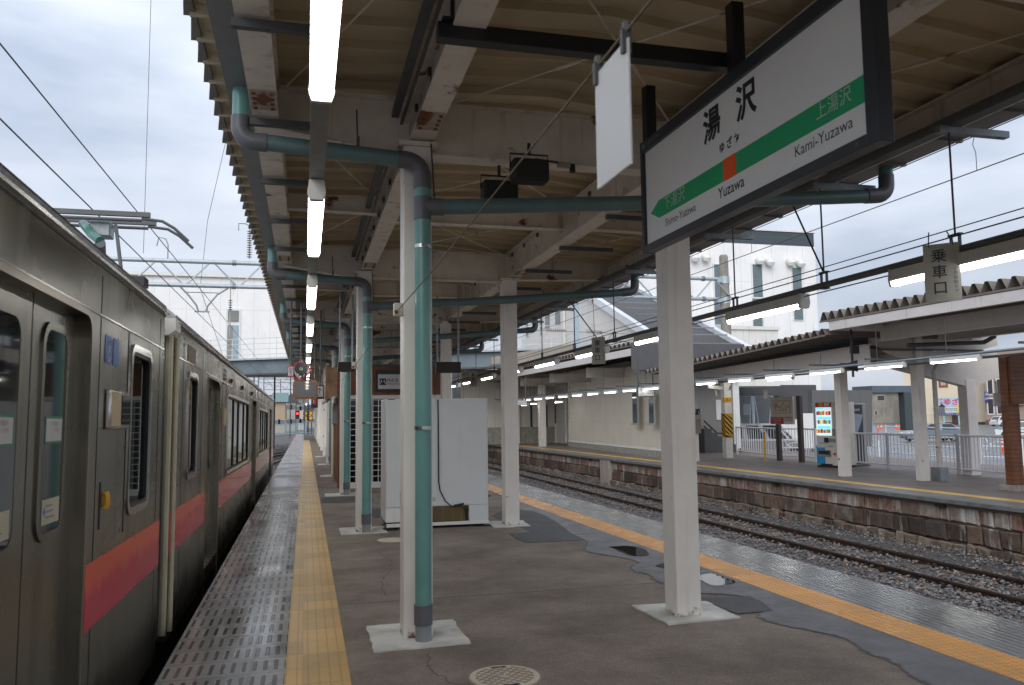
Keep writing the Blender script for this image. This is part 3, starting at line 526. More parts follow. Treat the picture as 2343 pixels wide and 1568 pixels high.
# =================================================================== drain pipes
def pipe(yb,label,dz=0):
    t=thing('drain_pipe',label,'drain pipe',(.78,yb,0),'green drain pipes on the columns'); y=yb-.17; R_=.055; xe=.775
    def arc(c,a0,a1,r,n=6): return [(c[0]+r*math.cos(math.radians(a0+(a1-a0)*i/n)),c[1],c[2]+r*math.sin(math.radians(a0+(a1-a0)*i/n))) for i in range(n+1)]
    part('vertical_pipe',MB().tube([(xe,y,.15),(xe,y,3.14)],R_,20),teal,t)
    part('base_sleeve',MB().tube([(xe,y,.0),(xe,y,.13)],R_*.98,20),mat('old_sleeve',(.24,.26,.27),.5),t); part('coupling',MB().tube([(xe,y,.12),(xe,y,.25)],R_*1.13,20),pgrey,t)
    part('gutter_arm',MB().tube([(-.36,y,3.34),(.67,y,3.28)],R_,18),teal_shaded,t)
    part('elbow',MB().tube([(.60,y,3.283)]+arc((.655,y,3.16),90,0,.12)+[(xe,y,3.08)],R_*1.12,18),pgrey,t)
    part('gutter_outlet',MB().tube([(-.44,y,3.42),(-.44,y,3.70)],R_,18),teal,t); part('elbow',MB().tube([(-.44,y,3.50)]+arc((-.345,y,3.43),180,270,.095)+[(-.27,y,3.333)],R_*1.12,18),pgrey,t)
    part('tee_joint',MB().tube([(xe,y,2.86),(xe,y,3.02)],R_*1.12,18).tube([(xe,y,2.955),(.92,y,2.958)],R_*1.1,18),pgrey,t)
    part('cross_pipe',MB().tube([(.90,y,2.958),(2.7,y,3.09),(4.46,y,3.24)],R_,18),teal_shaded,t)
    part('elbow',MB().tube([(4.38,y,3.235)]+arc((4.49,y,3.345),270,360,.10)+[(4.59,y,3.42)],R_*1.12,18),pgrey,t); part('gutter_outlet',MB().tube([(4.59,y,3.38),(4.59,y,3.52)],R_,18),teal,t)
    m_=MB()
    for z in(1.42,2.67): m_=MB(); m_.tube([(xe,y,z-.012),(xe,y,z+.012)],R_*1.1,18); m_.box(xe-.02,xe+.02,y-.085,y-.05,z-.006,z+.006); part('clamp',m_,mat('steel_clamp',(.5,.5,.5),.25,1),t)
    m_=MB()
    for x in(.33,):
        m_.tube([(x,y,3.30),(x-.01,y+.02,3.62)],.006,5); m_.bar((x,y,3.36),(x,y,3.42),.03,.02,(1,0,0))
    m_.tube([(.86,y,2.98),(.84,y+.03,3.42)],.006,5); part('hanger_chain',m_,dgrey,t)
    return t
dp=pipe(5.65,'green drain pipe on the nearest column, with arms to both gutters')
for i,yb in enumerate(BAYS[5:9]): dup(dp,(.78,yb,0),['green drain pipe on the second column, left of the white cabinet','green drain pipe on the third column before the glass blocks'][i] if i<2 else 'green drain pipe on the %s column of the left row, far along the platform'%ORD[i+1])
# =================================================================== station name sign
sg=thing('station_name_sign','hanging white station name sign with green band and orange square, large at upper right','sign',(2.26,3.8,2.56))
X0=2.2; fr=mat('sign_frame',(.030,.033,.040),.35,var=.1); spn=mat('sign_panel',(.80,.81,.80),.35,var=.02); grn=plain('sign_green',(.012,.36,.14),.4); org=plain('sign_orange',(.85,.10,.012),.4)
m_=MB(); y0,y1,z0,z1=2.625,4.93,2.565,3.32
m_.box(X0-.02,X0+.05,y0+.002,y1-.002,z0,z0+.05); m_.box(X0-.02,X0+.05,y0+.002,y1-.002,z1-.075,z1); m_.box(X0-.022,X0+.052,y0-.0,y0+.075,z0-.004,z1+.004); m_.box(X0-.022,X0+.052,y1-.035,y1+.004,z0-.004,z1+.004); m_.box(X0+.02,X0+.048,y0+.06,y1-.03,z0+.04,z1-.07)
part('frame',m_,fr,sg,smooth=False,bevel=.004)
part('panel',MB().box(X0,X0+.018,y0+.075,y1-.036,z0+.05,z1-.075),spn,sg)
xf=X0-.003; ri=(0,-1,0); up=(0,0,1)
m_=MB(); m_.prism([(xf,4.825,2.815),(xf,4.70,2.872),(xf,2.701,2.872),(xf,2.701,2.757),(xf,4.70,2.757)],(.003,0,0)); part('green_band',m_,grn,sg,smooth=False)
part('orange_square',MB().box(X0-.005,X0,3.735,3.868,2.755,2.874),org,sg,smooth=False)
ink=plain('sign_ink',(.010,.012,.020),.5)
m_=MB(); m_.text('湯',.20,(X0,3.983,3.105),ri,up,bold=.006,lift=.0012); part('station_name_character',m_,ink,sg,smooth=False); m_=MB(); m_.text('沢',.20,(X0,3.62,3.105),ri,up,bold=.006,lift=.0012); part('station_name_character',m_,ink,sg,smooth=False)
m_=MB(); m_.text('ゆ ざ わ',.062,(X0,3.80,2.945),ri,up,bold=.002); part('kana_reading',m_,ink,sg,smooth=False)
m_=MB(); m_.text('Yuzawa',.088,(X0,3.80,2.70),ri,up,bold=.001); part('name_lettering',m_,ink,sg,smooth=False)
m_=MB(); m_.text('Shimo-Yuzawa',.070,(X0,4.41,2.70),ri,up); m_.text('Kami-Yuzawa',.076,(X0,3.01,2.703),ri,up); part('neighbour_lettering',m_,ink,sg,smooth=False)
m_=MB(); m_.text('下湯沢',.098,(X0-.003,4.475,2.817),ri,up,lift=.0016); m_.text('上湯沢',.082,(X0-.003,2.92,2.822),ri,up,lift=.0016); part('neighbour_characters',m_,plain('sign_white',(.45,.62,.5),.4),sg,smooth=False)
m_=MB(); m_.text('湯沢市 湯沢駅',.028,(X0-.02,4.72,3.285),ri,up,lift=.0012); m_.box(X0-.0225,X0-.02,4.86,4.89,3.27,3.30); part('small_lettering',m_,plain('pale_blue',(.10,.22,.30),.4),sg,smooth=False)
m_=MB(); m_.text('JR',.02,(X0-.02,2.76,2.59),ri,up,lift=.0012); part('small_logo',m_,plain('leaf_green',(.02,.35,.12),.4),sg,smooth=False)
for y in(4.87,3.74,2.62): part('hanger_post',MB().box(X0-.01,X0+.06,y-.035,y+.035,z1-.01,3.70),black,sg)
ch=thing('sign_support_beam','dark steel channel crossing under the roof to the station name sign hanger','beam',(1.4,4.0,3.5))
m_=MB(); m_.bar((.62,3.86,3.42),(2.3,3.86,3.42),.08,.075); m_.bar((.62,3.86,3.465),(2.3,3.86,3.465),.05,.02); part('channel',m_,black,ch,bevel=.004); m_=MB(); m_.tube([(.70,3.86,3.46),(.70,3.86,3.60)],.012,6); m_.box(.64,.76,3.80,3.92,3.47,3.485); part('clamp_bolt',m_,black,ch)
ch=thing('sign_support_beam','short dark steel bracket above the near end of the station name sign','beam',(2.2,2.9,3.5)); part('channel',MB().bar((1.75,3.02,3.50),(2.75,3.02,3.50),.07,.07),black,ch)
# cord with the white sheet
co=single('slack_cord',MB().tube([(.63,-1.0,2.33),(.63,1.34,2.285),(.63,2.28,2.275),(.63,4.2,2.25),(.615,5.6,2.235),(.62,10.85,2.17),(.62,16.0,2.16)],.0032,6),mat('rope',(.15,.12,.08),.8),'thin brown cord strung diagonally overhead from column to column','cord')
for y,z,l in((5.58,2.24,'nearest column'),(10.82,2.18,'second column of the left row')):
    t=thing('cord_insulator','small rusty white insulator holding the cord on the '+l,'insulator',(.63,y,z),'cord insulators'); part('block',MB().box(.585,.648,y-.03,y+.03,z-.045,z+.045),mat('insulator_white',(.6,.57,.5),.5,rust=.8),t,bevel=.006); part('rusty_bolt',MB().tube([(.60,y-.045,z-.02),(.60,y+.02,z-.02)],.014,8),bolt,t)
wp=thing('white_sheet','plain white plastic sheet clipped to the cord left of the station name sign','panel',(.63,1.57,2.0))
m_=MB(); P=[(.626,1.463,2.000),(.626,1.463,2.262),(.626,1.655,2.262),(.626,1.655,2.000)]; m_.prism(P,(.004,0,0))
pm,pt,pb=nodes('white_plastic'); pb.inputs['Base Color'].default_value=(.80,.81,.82,1); pb.inputs['Roughness'].default_value=.25; pb.inputs['Subsurface Weight'].default_value=0; MATS['white_plastic']=pm
trn=N(pt,'ShaderNodeBsdfTranslucent'); trn.inputs['Color'].default_value=(.85,.87,.9,1); ms=N(pt,'ShaderNodeMixShader'); ms.inputs[0].default_value=.45; out=pt.nodes['Material Output']; pt.links.new(pb.outputs[0],ms.inputs[1]); pt.links.new(trn.outputs[0],ms.inputs[2]); pt.links.new(ms.outputs[0],out.inputs[0])
part('sheet',m_,pm,wp,smooth=False)
for y in(1.478,1.640): part('clip',MB().box(.618,.638,y-.007,y+.007,2.235,2.285).tube([(.63,y,2.28),(.63,y,2.30)],.010,8),dgrey,wp)
# black loudspeakers / floodlights under the first cross beam
for (x,y,z,l) in((1.50,5.30,3.20,'black box speaker hung under the first cross beam, the upper right one of two'),(1.36,5.62,3.13,'black box speaker hung under the first cross beam, the lower left one of two')):
    t=thing('platform_speaker',l,'speaker',(x,y,z),'black speakers under the first cross beam'); part('cabinet',MB().box(x-.13,x+.13,y-.07,y+.07,z-.085,z+.075),mat('speaker_box',(.014,.012,.010),.6,bump=.3,bs=200),t,bevel=.018); part('grille',MB().box(x-.11,x+.11,y-.0745,y-.069,z-.068,z+.058),plain('speaker_grille',(.022,.02,.018),.8),t,bevel=.002)
    m_=MB(); m_.tube([(x-.137,y,z+.02),(x-.137,y,z+.12),(x+.137,y,z+.12),(x+.137,y,z+.02)],.007,6); m_.tube([(x,y,z+.12),(x,y,z+.20)],.012,6); part('bracket',m_,black,t)
t=thing('ceiling_sensor','small dark sensor on a thin arm beside the black speakers','sensor',(1.85,5.4,3.33)); part('arm',MB().tube([(1.58,5.42,3.33),(1.85,5.42,3.31)],.008,6),black,t); part('head',MB().box(1.75,1.84,5.40,5.44,3.285,3.315),mat('sensor_beige',(.3,.27,.22),.5),t); part('lens',MB().tube([(1.86,5.42,3.31),(1.86,5.42,3.25)],.022,10),black,t)
# =================================================================== white refrigerated cabinet seen from behind
vb=thing('drink_cabinet','tall white cabinet seen from behind with a hanging cable and bottom grille','cabinet',(1.73,11.2,0),None)
cabm=mat('cabinet_back',(.68,.71,.72),.42,var=.04,sc=1.5,streak=.22,dirt=(.5,.48,.44)); cabs=mat('cabinet_side',(.78,.78,.76),.35,var=.03,rust=.3,streak=.1,dirt=(.5,.4,.3))
part('body',MB().box(1.035,2.43,10.86,11.55,.10,1.735),cabs,vb,bevel=.012); part('back_plate',MB().box(1.05,2.415,10.845,10.858,.30,1.72),cabm,vb,bevel=.002)
part('lower_back_plate',MB().box(2.16,2.415,10.848,10.858,.045,.285),cabm,vb,bevel=.002); part('bottom_rail',MB().box(1.05,2.43,10.84,10.88,.04,.085),cabs,vb)
m_=MB()
for k in range(16): z=.10+k*.0115; m_.box(1.60,2.10,10.842,10.849,z,z+.005)
for x in(1.63,1.80,1.93,2.05): m_.box(x-.003,x+.003,10.837,10.841,.09,.29)
g_=part('grille',m_,mat('grille_brown',(.30,.22,.11),.5,.3),vb); part('grille_recess',MB().box(1.56,2.15,10.85,10.856,.085,.29),plain('recess_dark',(.05,.035,.02),.8),vb)
part('cable',MB().tube([(1.735,10.835,1.72),(1.738,10.835,1.5),(1.742,10.835,.62),(1.76,10.83,.50),(1.83,10.83,.36),(1.92,10.828,.285),(2.03,10.826,.30),(2.09,10.826,.26),(2.11,10.826,.16),(2.13,10.826,.11)],.008,7),rubber,vb); part('plug',MB().bar((1.95,10.822,.295),(2.08,10.822,.315),.03,.025),rubber,vb)
m_=MB(); m_.box(1.06,1.16,10.856,10.861,1.722,1.732); m_.box(1.24,1.33,10.856,10.861,1.722,1.731); part('rust_mark',m_,bolt,vb); part('rating_label',MB().box(1.62,1.70,10.8405,10.8455,.36,.42),plain('label_silver',(.5,.5,.5),.4),vb)
part('knob',MB().tube([(2.135,10.835,.235),(2.135,10.85,.235)],.016,10),black,vb)
for x,y in((1.10,10.92),(2.36,10.92),(1.1,11.48),(2.36,11.48)): part('foot',MB().tube([(x,y,.0),(x,y,.10)],.022,8),black,vb); part('foot_plate',MB().box(x-.09,x+.09,y-.11,y+.09,.0,.022) if y<11 else MB().box(x-.05,x+.05,y-.05,y+.05,0,.012),black,vb)
part('lower_panel',MB().box(1.06,2.41,10.87,11.5,.045,.10),black,vb)
# =================================================================== helper: a vertical plane through two ground points
class Pl:
    def __init__(s,A,B): s.A=Vector(A); s.B=Vector(B); s.d=(s.B-s.A); s.d.z=0; s.d.normalize(); n=s.d.cross(Vector((0,0,1))); s.n=n if n.dot(EYE-s.A)>0 else -n; s.ri=s.d if s.n.cross(Vector((0,0,1))).dot(s.d)<0 else -s.d
    def at(s,x,y,off=0): r=ray(x,y); t=(s.A-EYE).dot(s.n)/r.dot(s.n); return EYE+r*t+s.n*off
    def rect(s,mb,x0,y0,x1,y1,out=.03,depth=.05):      # upright box over the image rectangle, standing out from the plane
        a=s.at(x0,(y0+y1)/2); b=s.at(x1,(y0+y1)/2); m_=s.at((x0+x1)/2,y0); l_=s.at((x0+x1)/2,y1); zt,zb=m_.z,l_.z
        a.z=b.z=0; c=(a+b)/2; c.z=(zt+zb)/2; w=(b-a).length/2; mb.obx(c+s.n*(out-depth/2),s.d*w,Vector((0,0,1))*(zt-zb)/2,s.n*depth/2); return mb
    def box(s,x0,x1,zb,zt,depth,out=0,xy=0):           # world size box behind the plane between two image columns
        a=s.at(x0,940); b=s.at(x1,940); a.z=b.z=0; c=(a+b)/2; c.z=(zt+zb)/2; return MB().obx(c-s.n*(depth/2-out),s.d*(b-a).length/2,Vector((0,0,1))*(zt-zb)/2,s.n*depth/2)
    def txt(s,mb,body,x,y,hpx,out=.04,stretch=1,bold=0): p=s.at(x,y,out); q=s.at(x,y+hpx,out); return mb.text(body,abs(p.z-q.z)*1.25,p,s.ri,(0,0,1),stretch=stretch,bold=bold,lift=.001)
# =================================================================== train
def stainless():
    m,t,b=nodes('stainless_side'); L=t.links.new; tc=N(t,'ShaderNodeTexCoord'); mp=N(t,'ShaderNodeMapping'); mp.inputs['Scale'].default_value=(1,.6,14); L(tc.outputs['Object'],mp.inputs[0]); n=N(t,'ShaderNodeTexNoise'); n.inputs['Scale'].default_value=9; n.inputs['Detail'].default_value=5; L(mp.outputs[0],n.inputs['Vector'])
    n2=N(t,'ShaderNodeTexNoise'); n2.inputs['Scale'].default_value=1.3; n2.inputs['Detail'].default_value=5; L(tc.outputs['Object'],n2.inputs['Vector'])
    q=N(t,'ShaderNodeMapRange'); q.inputs['To Min'].default_value=.16; q.inputs['To Max'].default_value=.40; L(n2.outputs[0],q.inputs[0]); L(q.outputs[0],b.inputs['Roughness'])
    n4=N(t,'ShaderNodeTexNoise'); n4.inputs['Scale'].default_value=6; n4.inputs['Detail'].default_value=8; mp4=N(t,'ShaderNodeMapping'); mp4.inputs['Scale'].default_value=(1,1,.08); L(tc.outputs['Object'],mp4.inputs[0]); L(mp4.outputs[0],n4.inputs['Vector']); q4=N(t,'ShaderNodeMapRange'); q4.inputs['From Min'].default_value=.50; q4.inputs['From Max'].default_value=.75; q4.inputs['To Min'].default_value=1; q4.inputs['To Max'].default_value=.55; L(n4.outputs[0],q4.inputs[0]); k=math_(t,'MULTIPLY',math_(t,'ADD',math_(t,'MULTIPLY',n2.outputs[0],.35),.78),q4.outputs[0]); v=N(t,'ShaderNodeVectorMath',operation='SCALE'); v.inputs[0].default_value=(.255,.24,.20); L(k,v.inputs['Scale']); L(v.outputs[0],b.inputs['Base Color']); b.inputs['Metallic'].default_value=.92
    n3=N(t,'ShaderNodeTexNoise'); n3.inputs['Scale'].default_value=2.2; n3.inputs['Detail'].default_value=2; L(tc.outputs['Object'],n3.inputs['Vector'])
    h=math_(t,'ADD',math_(t,'MULTIPLY',n3.outputs[0],2.2),math_(t,'MULTIPLY',n.outputs[0],.12)); bp=N(t,'ShaderNodeBump'); bp.inputs['Strength'].default_value=.16; bp.inputs['Distance'].default_value=.02; L(h,bp.inputs['Height']); L(bp.outputs[0],b.inputs['Normal']); MATS['stainless_side']=m; return m
stl_=stainless(); stb=mat('stainless_bright',(.62,.61,.58),.18,1,var=.06); roofp=mat('train_roof',(.34,.34,.36),.6,.2,var=.3,sc=22,bump=.3,bs=120)
tg,tt,tb=nodes('train_glass'); tr_=N(tt,'ShaderNodeBsdfTransparent'); tr_.inputs[0].default_value=(.30,.34,.33,1); gl_=N(tt,'ShaderNodeBsdfGlossy'); gl_.inputs['Roughness'].default_value=.03; gl_.inputs[0].default_value=(.8,.85,.85,1); fw=N(tt,'ShaderNodeFresnel'); fw.inputs[0].default_value=1.5; mxs=N(tt,'ShaderNodeMixShader'); tt.links.new(fw.outputs[0],mxs.inputs[0]); tt.links.new(tr_.outputs[0],mxs.inputs[1]); tt.links.new(gl_.outputs[0],mxs.inputs[2]); tt.links.new(mxs.outputs[0],tt.nodes['Material Output'].inputs[0])
gask=plain('window_gasket',(.010,.010,.011),.4); inter=mat('train_interior',(.30,.30,.28),.6,var=.1); seatm=mat('seat_cloth',(.16,.04,.06),.9)
def stripe_mat():
    m,t,b=nodes('train_stripe'); L=t.links.new; tc=N(t,'ShaderNodeTexCoord'); sp=N(t,'ShaderNodeSeparateXYZ'); L(tc.outputs['Object'],sp.inputs[0]); n=N(t,'ShaderNodeTexNoise'); n.inputs['Scale'].default_value=9; mp=N(t,'ShaderNodeMapping'); mp.inputs['Scale'].default_value=(1,1,.25); L(tc.outputs['Object'],mp.inputs[0]); L(mp.outputs[0],n.inputs['Vector'])
    k=math_(t,'ADD',math_(t,'MULTIPLY',math_(t,'SUBTRACT',sp.outputs['Z'],1.60),7),math_(t,'MULTIPLY',math_(t,'SUBTRACT',n.outputs[0],.5),1.5)); q=N(t,'ShaderNodeMapRange'); q.inputs['From Min'].default_value=.2; q.inputs['From Max'].default_value=.6; L(k,q.inputs[0]); x=N(t,'ShaderNodeMix',data_type='RGBA'); L(q.outputs[0],x.inputs[0]); x.inputs['A'].default_value=(.62,.008,.055,1); x.inputs['B'].default_value=(.74,.055,.05,1); b.inputs['Specular IOR Level'].default_value=.3; L(x.outputs['Result'],b.inputs['Base Color']); b.inputs['Roughness'].default_value=.25; b.inputs['Coat Weight'].default_value=.3; MATS['train_stripe']=m; return m
strp=stripe_mat(); XS,XI,XF=-1.0,-1.06,-3.92
def wall(mb,x0,x1,ya_,yb_,zb,zt,ops):
    ys=sorted({ya_,yb_}|{o[0] for o in ops}|{o[1] for o in ops}); ys=[y for y in ys if ya_<=y<=yb_]
    for a,b in zip(ys,ys[1:]):
        c=[o for o in ops if o[0]<=a+1e-6 and o[1]>=b-1e-6]; z=zb
        for o in sorted(c,key=lambda o:o[2]):
            if o[2]>z+1e-4: mb.box(x0,x1,a,b,z,o[2])
            z=o[3]
        if z<zt: mb.box(x0,x1,a,b,z,zt)
def rr(y0,y1,z0,z1,r,n=5):     # rounded rectangle outline in the side plane
    o=[]
    for cy,cz,a in((y1-r,z1-r,0),(y0+r,z1-r,90),(y0+r,z0+r,180),(y1-r,z0+r,270)): o+=[(cy+r*math.cos(math.radians(a+90*i/n)),cz+r*math.sin(math.radians(a+90*i/n))) for i in range(n+1)]
    return o
def ring(mb,x0,x1,y0,y1,z0,z1,r,w):
    A=rr(y0,y1,z0,z1,r); B=rr(y0+w,y1-w,z0+w,z1-w,max(.01,r-w)); n=len(A); V_=[(x1,)+p for p in A]+[(x1,)+p for p in B]+[(x0,)+p for p in A]+[(x0,)+p for p in B]; F=[]
    for i in range(n): j=(i+1)%n; F+=[(i,j,n+j,n+i),(2*n+j,2*n+i,3*n+i,3*n+j),(i,2*n+i,2*n+j,j),(n+j,3*n+j,3*n+i,n+i)]
    mb.mesh(V_,F)
def corner(mb,x0,x1,y,z,r,sy,sz):   # fillet filling the corner of an opening
    P=[(x0,y,z)]+[(x0,y+sy*(r-r*math.sin(math.radians(a))),z+sz*(r-r*math.cos(math.radians(a)))) for a in range(0,91,15)]; mb.prism(P,(x1-x0,0,0))
def window(T,y0,y1,z0,z1,r=.09,bars=()):
    m_=MB(); ring(m_,XS-.03,XS+.012,y0-.035,y1+.035,z0-.035,z1+.035,r+.02,.045); w=part('window',m_,stb,T); m_=MB(); ring(m_,XS-.04,XS+.004,y0-.0,y1+.0,z0-.0,z1+.0,r,.028)
    for b in bars: m_.box(XS-.03,XS-.004,b-.035,b+.035,z0,z1)
    part('gasket',m_,gask,w); m_=MB(); m_.prism([(XS-.024,)+p for p in rr(y0+.01,y1-.01,z0+.01,z1-.01,r)],(.006,0,0)); part('pane',m_,tg,w,smooth=False); m_=MB()
    for sy,y in((1,y0-.001),(-1,y1+.001)):
        for sz,z in((1,z0-.001),(-1,z1+.001)): corner(m_,XS-.035,XS-.002,y,z,r+.015,sy,sz)
    part('corner_fill',m_,stl_,w); return w
def door(T,y0,y1,stick=False):
    ym=(y0+y1)/2; zt=1.965
    for k,(a,b) in enumerate(((y0,ym-.008),(ym+.008,y1))):
        d=part('door',MB().box(XI-.03,XI,a,b,-.02,zt),stl_,T,smooth=False); c=ym-.31 if k==0 else ym+.31; wy0,wy1=c-.155,c+.155
        m_=MB(); ring(m_,XI-.001,XI+.010,wy0-.035,wy1+.035,.965,1.89,.11,.035); part('window_frame',m_,stl_,d); m_=MB(); m_.prism([(XI+.002,)+p for p in rr(wy0-.01,wy1+.01,.99,1.865,.085)],(.006,0,0)); part('pane',m_,glass('door_glass',(.012,.016,.018),.04),d,smooth=False)
        if stick:
            g_=plain('sticker_green',(.02,.20,.09),.4); w_=plain('sticker_white',(.55,.55,.55),.4); x_=XI+.0085
            s1=part('door_sticker',MB().box(x_,x_+.001,c-.12,c+.12,1.372,1.488),g_,d); m_=MB(); m_.box(x_+.001,x_+.002,c-.11,c+.11,1.382,1.478); part('sticker_face',m_,w_,s1); m_=MB(); m_.text('半自動',.022,(x_+.002,c,1.455),(0,-1,0),(0,0,1)) if 0 else m_.text('半自動ドア',.022,(x_+.002,c,1.455),(0,-1,0),(0,0,1),lift=-.001); part('sticker_text',m_,plain('txt_grey',(.2,.2,.25),.5),s1,smooth=False); m_=MB(); m_.text('ボタン',.024,(x_+.002,c+.03,1.428),(0,-1,0),(0,0,1),lift=-.001); part('sticker_red_text',m_,plain('txt_red',(.6,.05,.04),.5),s1,smooth=False)
            s2=part('door_sticker',MB().box(x_,x_+.001,c-.12,c+.12,1.035,1.14),plain('sticker_cream',(.50,.47,.36),.45),d); m_=MB()
            for q in range(3): m_.box(x_+.001,x_+.0018,c-.07,c+.05-.02*q,1.06+.024*q,1.067+.024*q)
            part('sticker_text',m_,plain('txt_grey',(.2,.2,.25),.5),s2); part('blue_arrow',MB().prism([(x_+.001,c-.11,1.09),(x_+.001,c-.08,1.11),(x_+.001,c-.08,1.07)],(.001,0,0)),plain('sticker_blue',(.03,.12,.42),.4),s2)
    part('door_seam',MB().box(XI-.02,XI-.001,ym-.009,ym+.009,-.02,zt),rubber,T)
    for sy,y in((1,y0),(-1,y1)): m_=MB(); corner(m_,XI-.03,XS,y,zt,.10,sy,-1); part('door_corner',m_,stl_,T)
    m_=MB(); ring(m_,XS-.002,XS+.006,y0-.03,y1+.03,-.4,zt+.03,.12,.03); part('door_surround',m_,mat('door_surround',(.32,.27,.22),.3,.9),T)
def build_car(name,label,ya_,yb_,doors,wins,stickers):
    T=thing(name,label,'train car',(-2.46,6.4,-1.0),'coupled cars of the stainless local train'); YA,YB=ya_,yb_
    ops=[(a,b,-.02,1.965) for a,b in doors]+[(a,b,c,d) for a,b,c,d,_ in wins]
    m_=MB(); wall(m_,XS-.06,XS,YA,YB,-.16,2.24,ops); part('side_panel',m_,stl_,T,smooth=False)
    m_=MB(); wall(m_,XF,XF+.06,YA,YB,-.16,2.24,ops); m_.box(XF+.06,XS-.06,YA,YB,-.14,-.04); m_.box(XF+.06,XS-.06,YA,YA+.06,-.04,2.2)
    wall(m_,0,0,0,0,0,0,[]); m_.box(XF+.06,-2.95,YB-.06,YB,-.04,2.2); m_.box(-1.97,XS-.06,YB-.06,YB,-.04,2.2); m_.box(-2.95,-1.97,YB-.06,YB,1.9,2.2); part('inner_shell',m_,inter,T,smooth=False)
    prof=[(XS+.012,2.24),(XS+.014,2.30),(XS-.03,2.345),(XS-.16,2.43),(XS-.42,2.53),(XS-.85,2.615),(-2.46,2.66),(XF+.85,2.615),(XF+.42,2.53),(XF+.16,2.43),(XF+.03,2.345),(XF-.014,2.30),(XF-.012,2.24)]
    m_=MB(); m_.prism([(x,YA,z) for x,z in prof],(0,YB-YA,0)); part('roof',m_,roofp,T,ang=50)
    m_=MB(); m_.sweep((XS+.02,YA,2.285),(XS+.02,YB,2.285),[(-.018,-.04),(.016,-.04),(.020,-.028),(-.01,-.022),(-.01,.03),(-.018,.03)]); part('rain_gutter',m_,stb,T,smooth=False)
    m_=MB(); m_.sweep((XS,YA,2.0),(XS,YB,2.0),[(-.004,-.010),(.008,-.004),(.008,.004),(-.004,.010)]); part('ridge_moulding',m_,stb,T)
    m_=MB(); e=[YA]+[v for d_ in doors for v in(d_[0]-.05,d_[1]+.05)]+[YB]
    for a,b in zip(e[::2],e[1::2]):
        if b-a>.1: m_.box(XS,XS+.003,a,b,.475,.79)
    part('colour_stripe',m_,strp,T,smooth=False)
    m_=MB(); m_.sweep((XS,YA,.86),(XS,YB,.86),[(-.002,-.006),(.005,0),(-.002,.006)]); part('lower_moulding',m_,stb,T) if 0 else None
    for a,b in doors: door(T,a,b,stickers and a>1)
    for a,b,c,d,bars in wins: window(T,a,b,c,d,.09 if b-a<1.5 else .05,bars)
    m_=MB(); m_.box(XF+.2,XS-.18,YA+.4,YB-.4,-.75,-.16); part('underframe',m_,black,T)
    for yc in(YA+3,YB-3):
        m_=MB(); m_.box(XS-.55,XS-.42,yc-1.2,yc+1.2,-.85,-.62); m_.box(XF+.42,XF+.55,yc-1.2,yc+1.2,-.85,-.62); b_=part('bogie',m_,black,T)
        for dy in(-1.05,1.05):
            for xw in(-1.93,-2.99): part('wheel',MB().tube([(xw-.06,yc+dy,-.66),(xw+.06,yc+dy,-.66)],.42,20),railm,b_)
    m_=MB()
    for k in range(int((YB-YA)/2.6)): y=YA+1+k*2.6; m_.tube([(XS-.9,y,2.62),(XS-.9,y,2.68)],.05,8)
    m_.box(-3.2,-1.9,YA+4,YA+7.5,2.6,2.92); part('roof_equipment',m_,mat('roof_unit',(.3,.31,.32),.5,.4),T); return T
c1=build_car('train_car','nearest stainless train car with red stripe and blue door stickers, filling the left edge',-13.6,6.22,[(-10.2,-8.9),(-3.9,-2.6),(2.88,4.18)],[(5.11,5.71,.96,1.90,()),(-1.9,1.9,.86,1.9,(-.9,0,.9))],True)
c2=build_car('train_car','second stainless train car coupled behind the gap, with a raised pantograph and large windows',6.66,27.1,[(8.95,10.2),(16.35,17.65),(24.3,25.5)],[(7.5,8.1,1.02,1.90,()),(11.2,15.3,.86,1.86,(12.3,13.2,14.3)),(18.6,22.9,.84,1.84,(19.7,20.7,21.8))],False)
sb=plain('sticker_blue',(.03,.12,.42),.4); sw=plain('sticker_white',(.55,.55,.55),.4)
for a,b in((4.46,4.60),(4.635,4.77)):
    st=part('blue_sticker',MB().box(XS+.001,XS+.003,a,b,1.77,1.915),sb,c1); m_=MB()
    if a<4.5: c=(a+b)/2; m_.tube([(XS+.004,c+.02,1.885),(XS+.004,c+.021,1.885)],.012,10); m_.bar((XS+.004,c+.015,1.865),(XS+.004,c,1.83),.002,.012); m_.tube([(XS+.004,c+.03*math.cos(q),1.81+.03*math.sin(q)) for q in np.linspace(2.4,6.2,9)],.004,5)
    else: m_.text('優先席',.038,(XS+.003,4.70,1.885),(0,-1,0),(0,0,1),lift=.001); m_.text('Priority',.026,(XS+.003,4.70,1.82),(0,-1,0),(0,0,1))
    part('sticker_symbol',m_,sw,st,smooth=False)
part('side_display',MB().box(XS,XS+.03,4.50,4.97,1.43,1.635),stb,c1,bevel=.01); part('display_cover',MB().box(XS+.03,XS+.034,4.515,4.72,1.445,1.62),mat('beige_panel',(.55,.42,.25),.45),c1); part('display_glass',MB().box(XS+.03,XS+.034,4.75,4.95,1.455,1.61),glass('display_black',(.01,.015,.016)),c1)
part('door_cock',MB().tube([(XS+.012,4.525,1.03),(XS+.02,4.525,1.05),(XS+.02,4.525,1.09),(XS+.012,4.525,1.11)],.016,8),plain('cock_yellow',(.75,.36,.02),.35),c1); part('cock_slot',MB().box(XS,XS+.004,4.455,4.475,.93,1.165),black,c1)
for y_ in(4.36,6.05): part('vertical_seam',MB().box(XS,XS+.002,y_,y_+.006,-.1,2.2),rubber,c1)
for y_ in(7.2,8.5,10.5,11.0,15.6,16.1,18.0,23.3,24.0,26.2): part('vertical_seam',MB().box(XS,XS+.002,y_,y_+.007,-.1,2.2),rubber,c2)
part('vertical_seam',MB().box(XS,XS+.003,5.02,5.03,.85,1.99),rubber,c1)
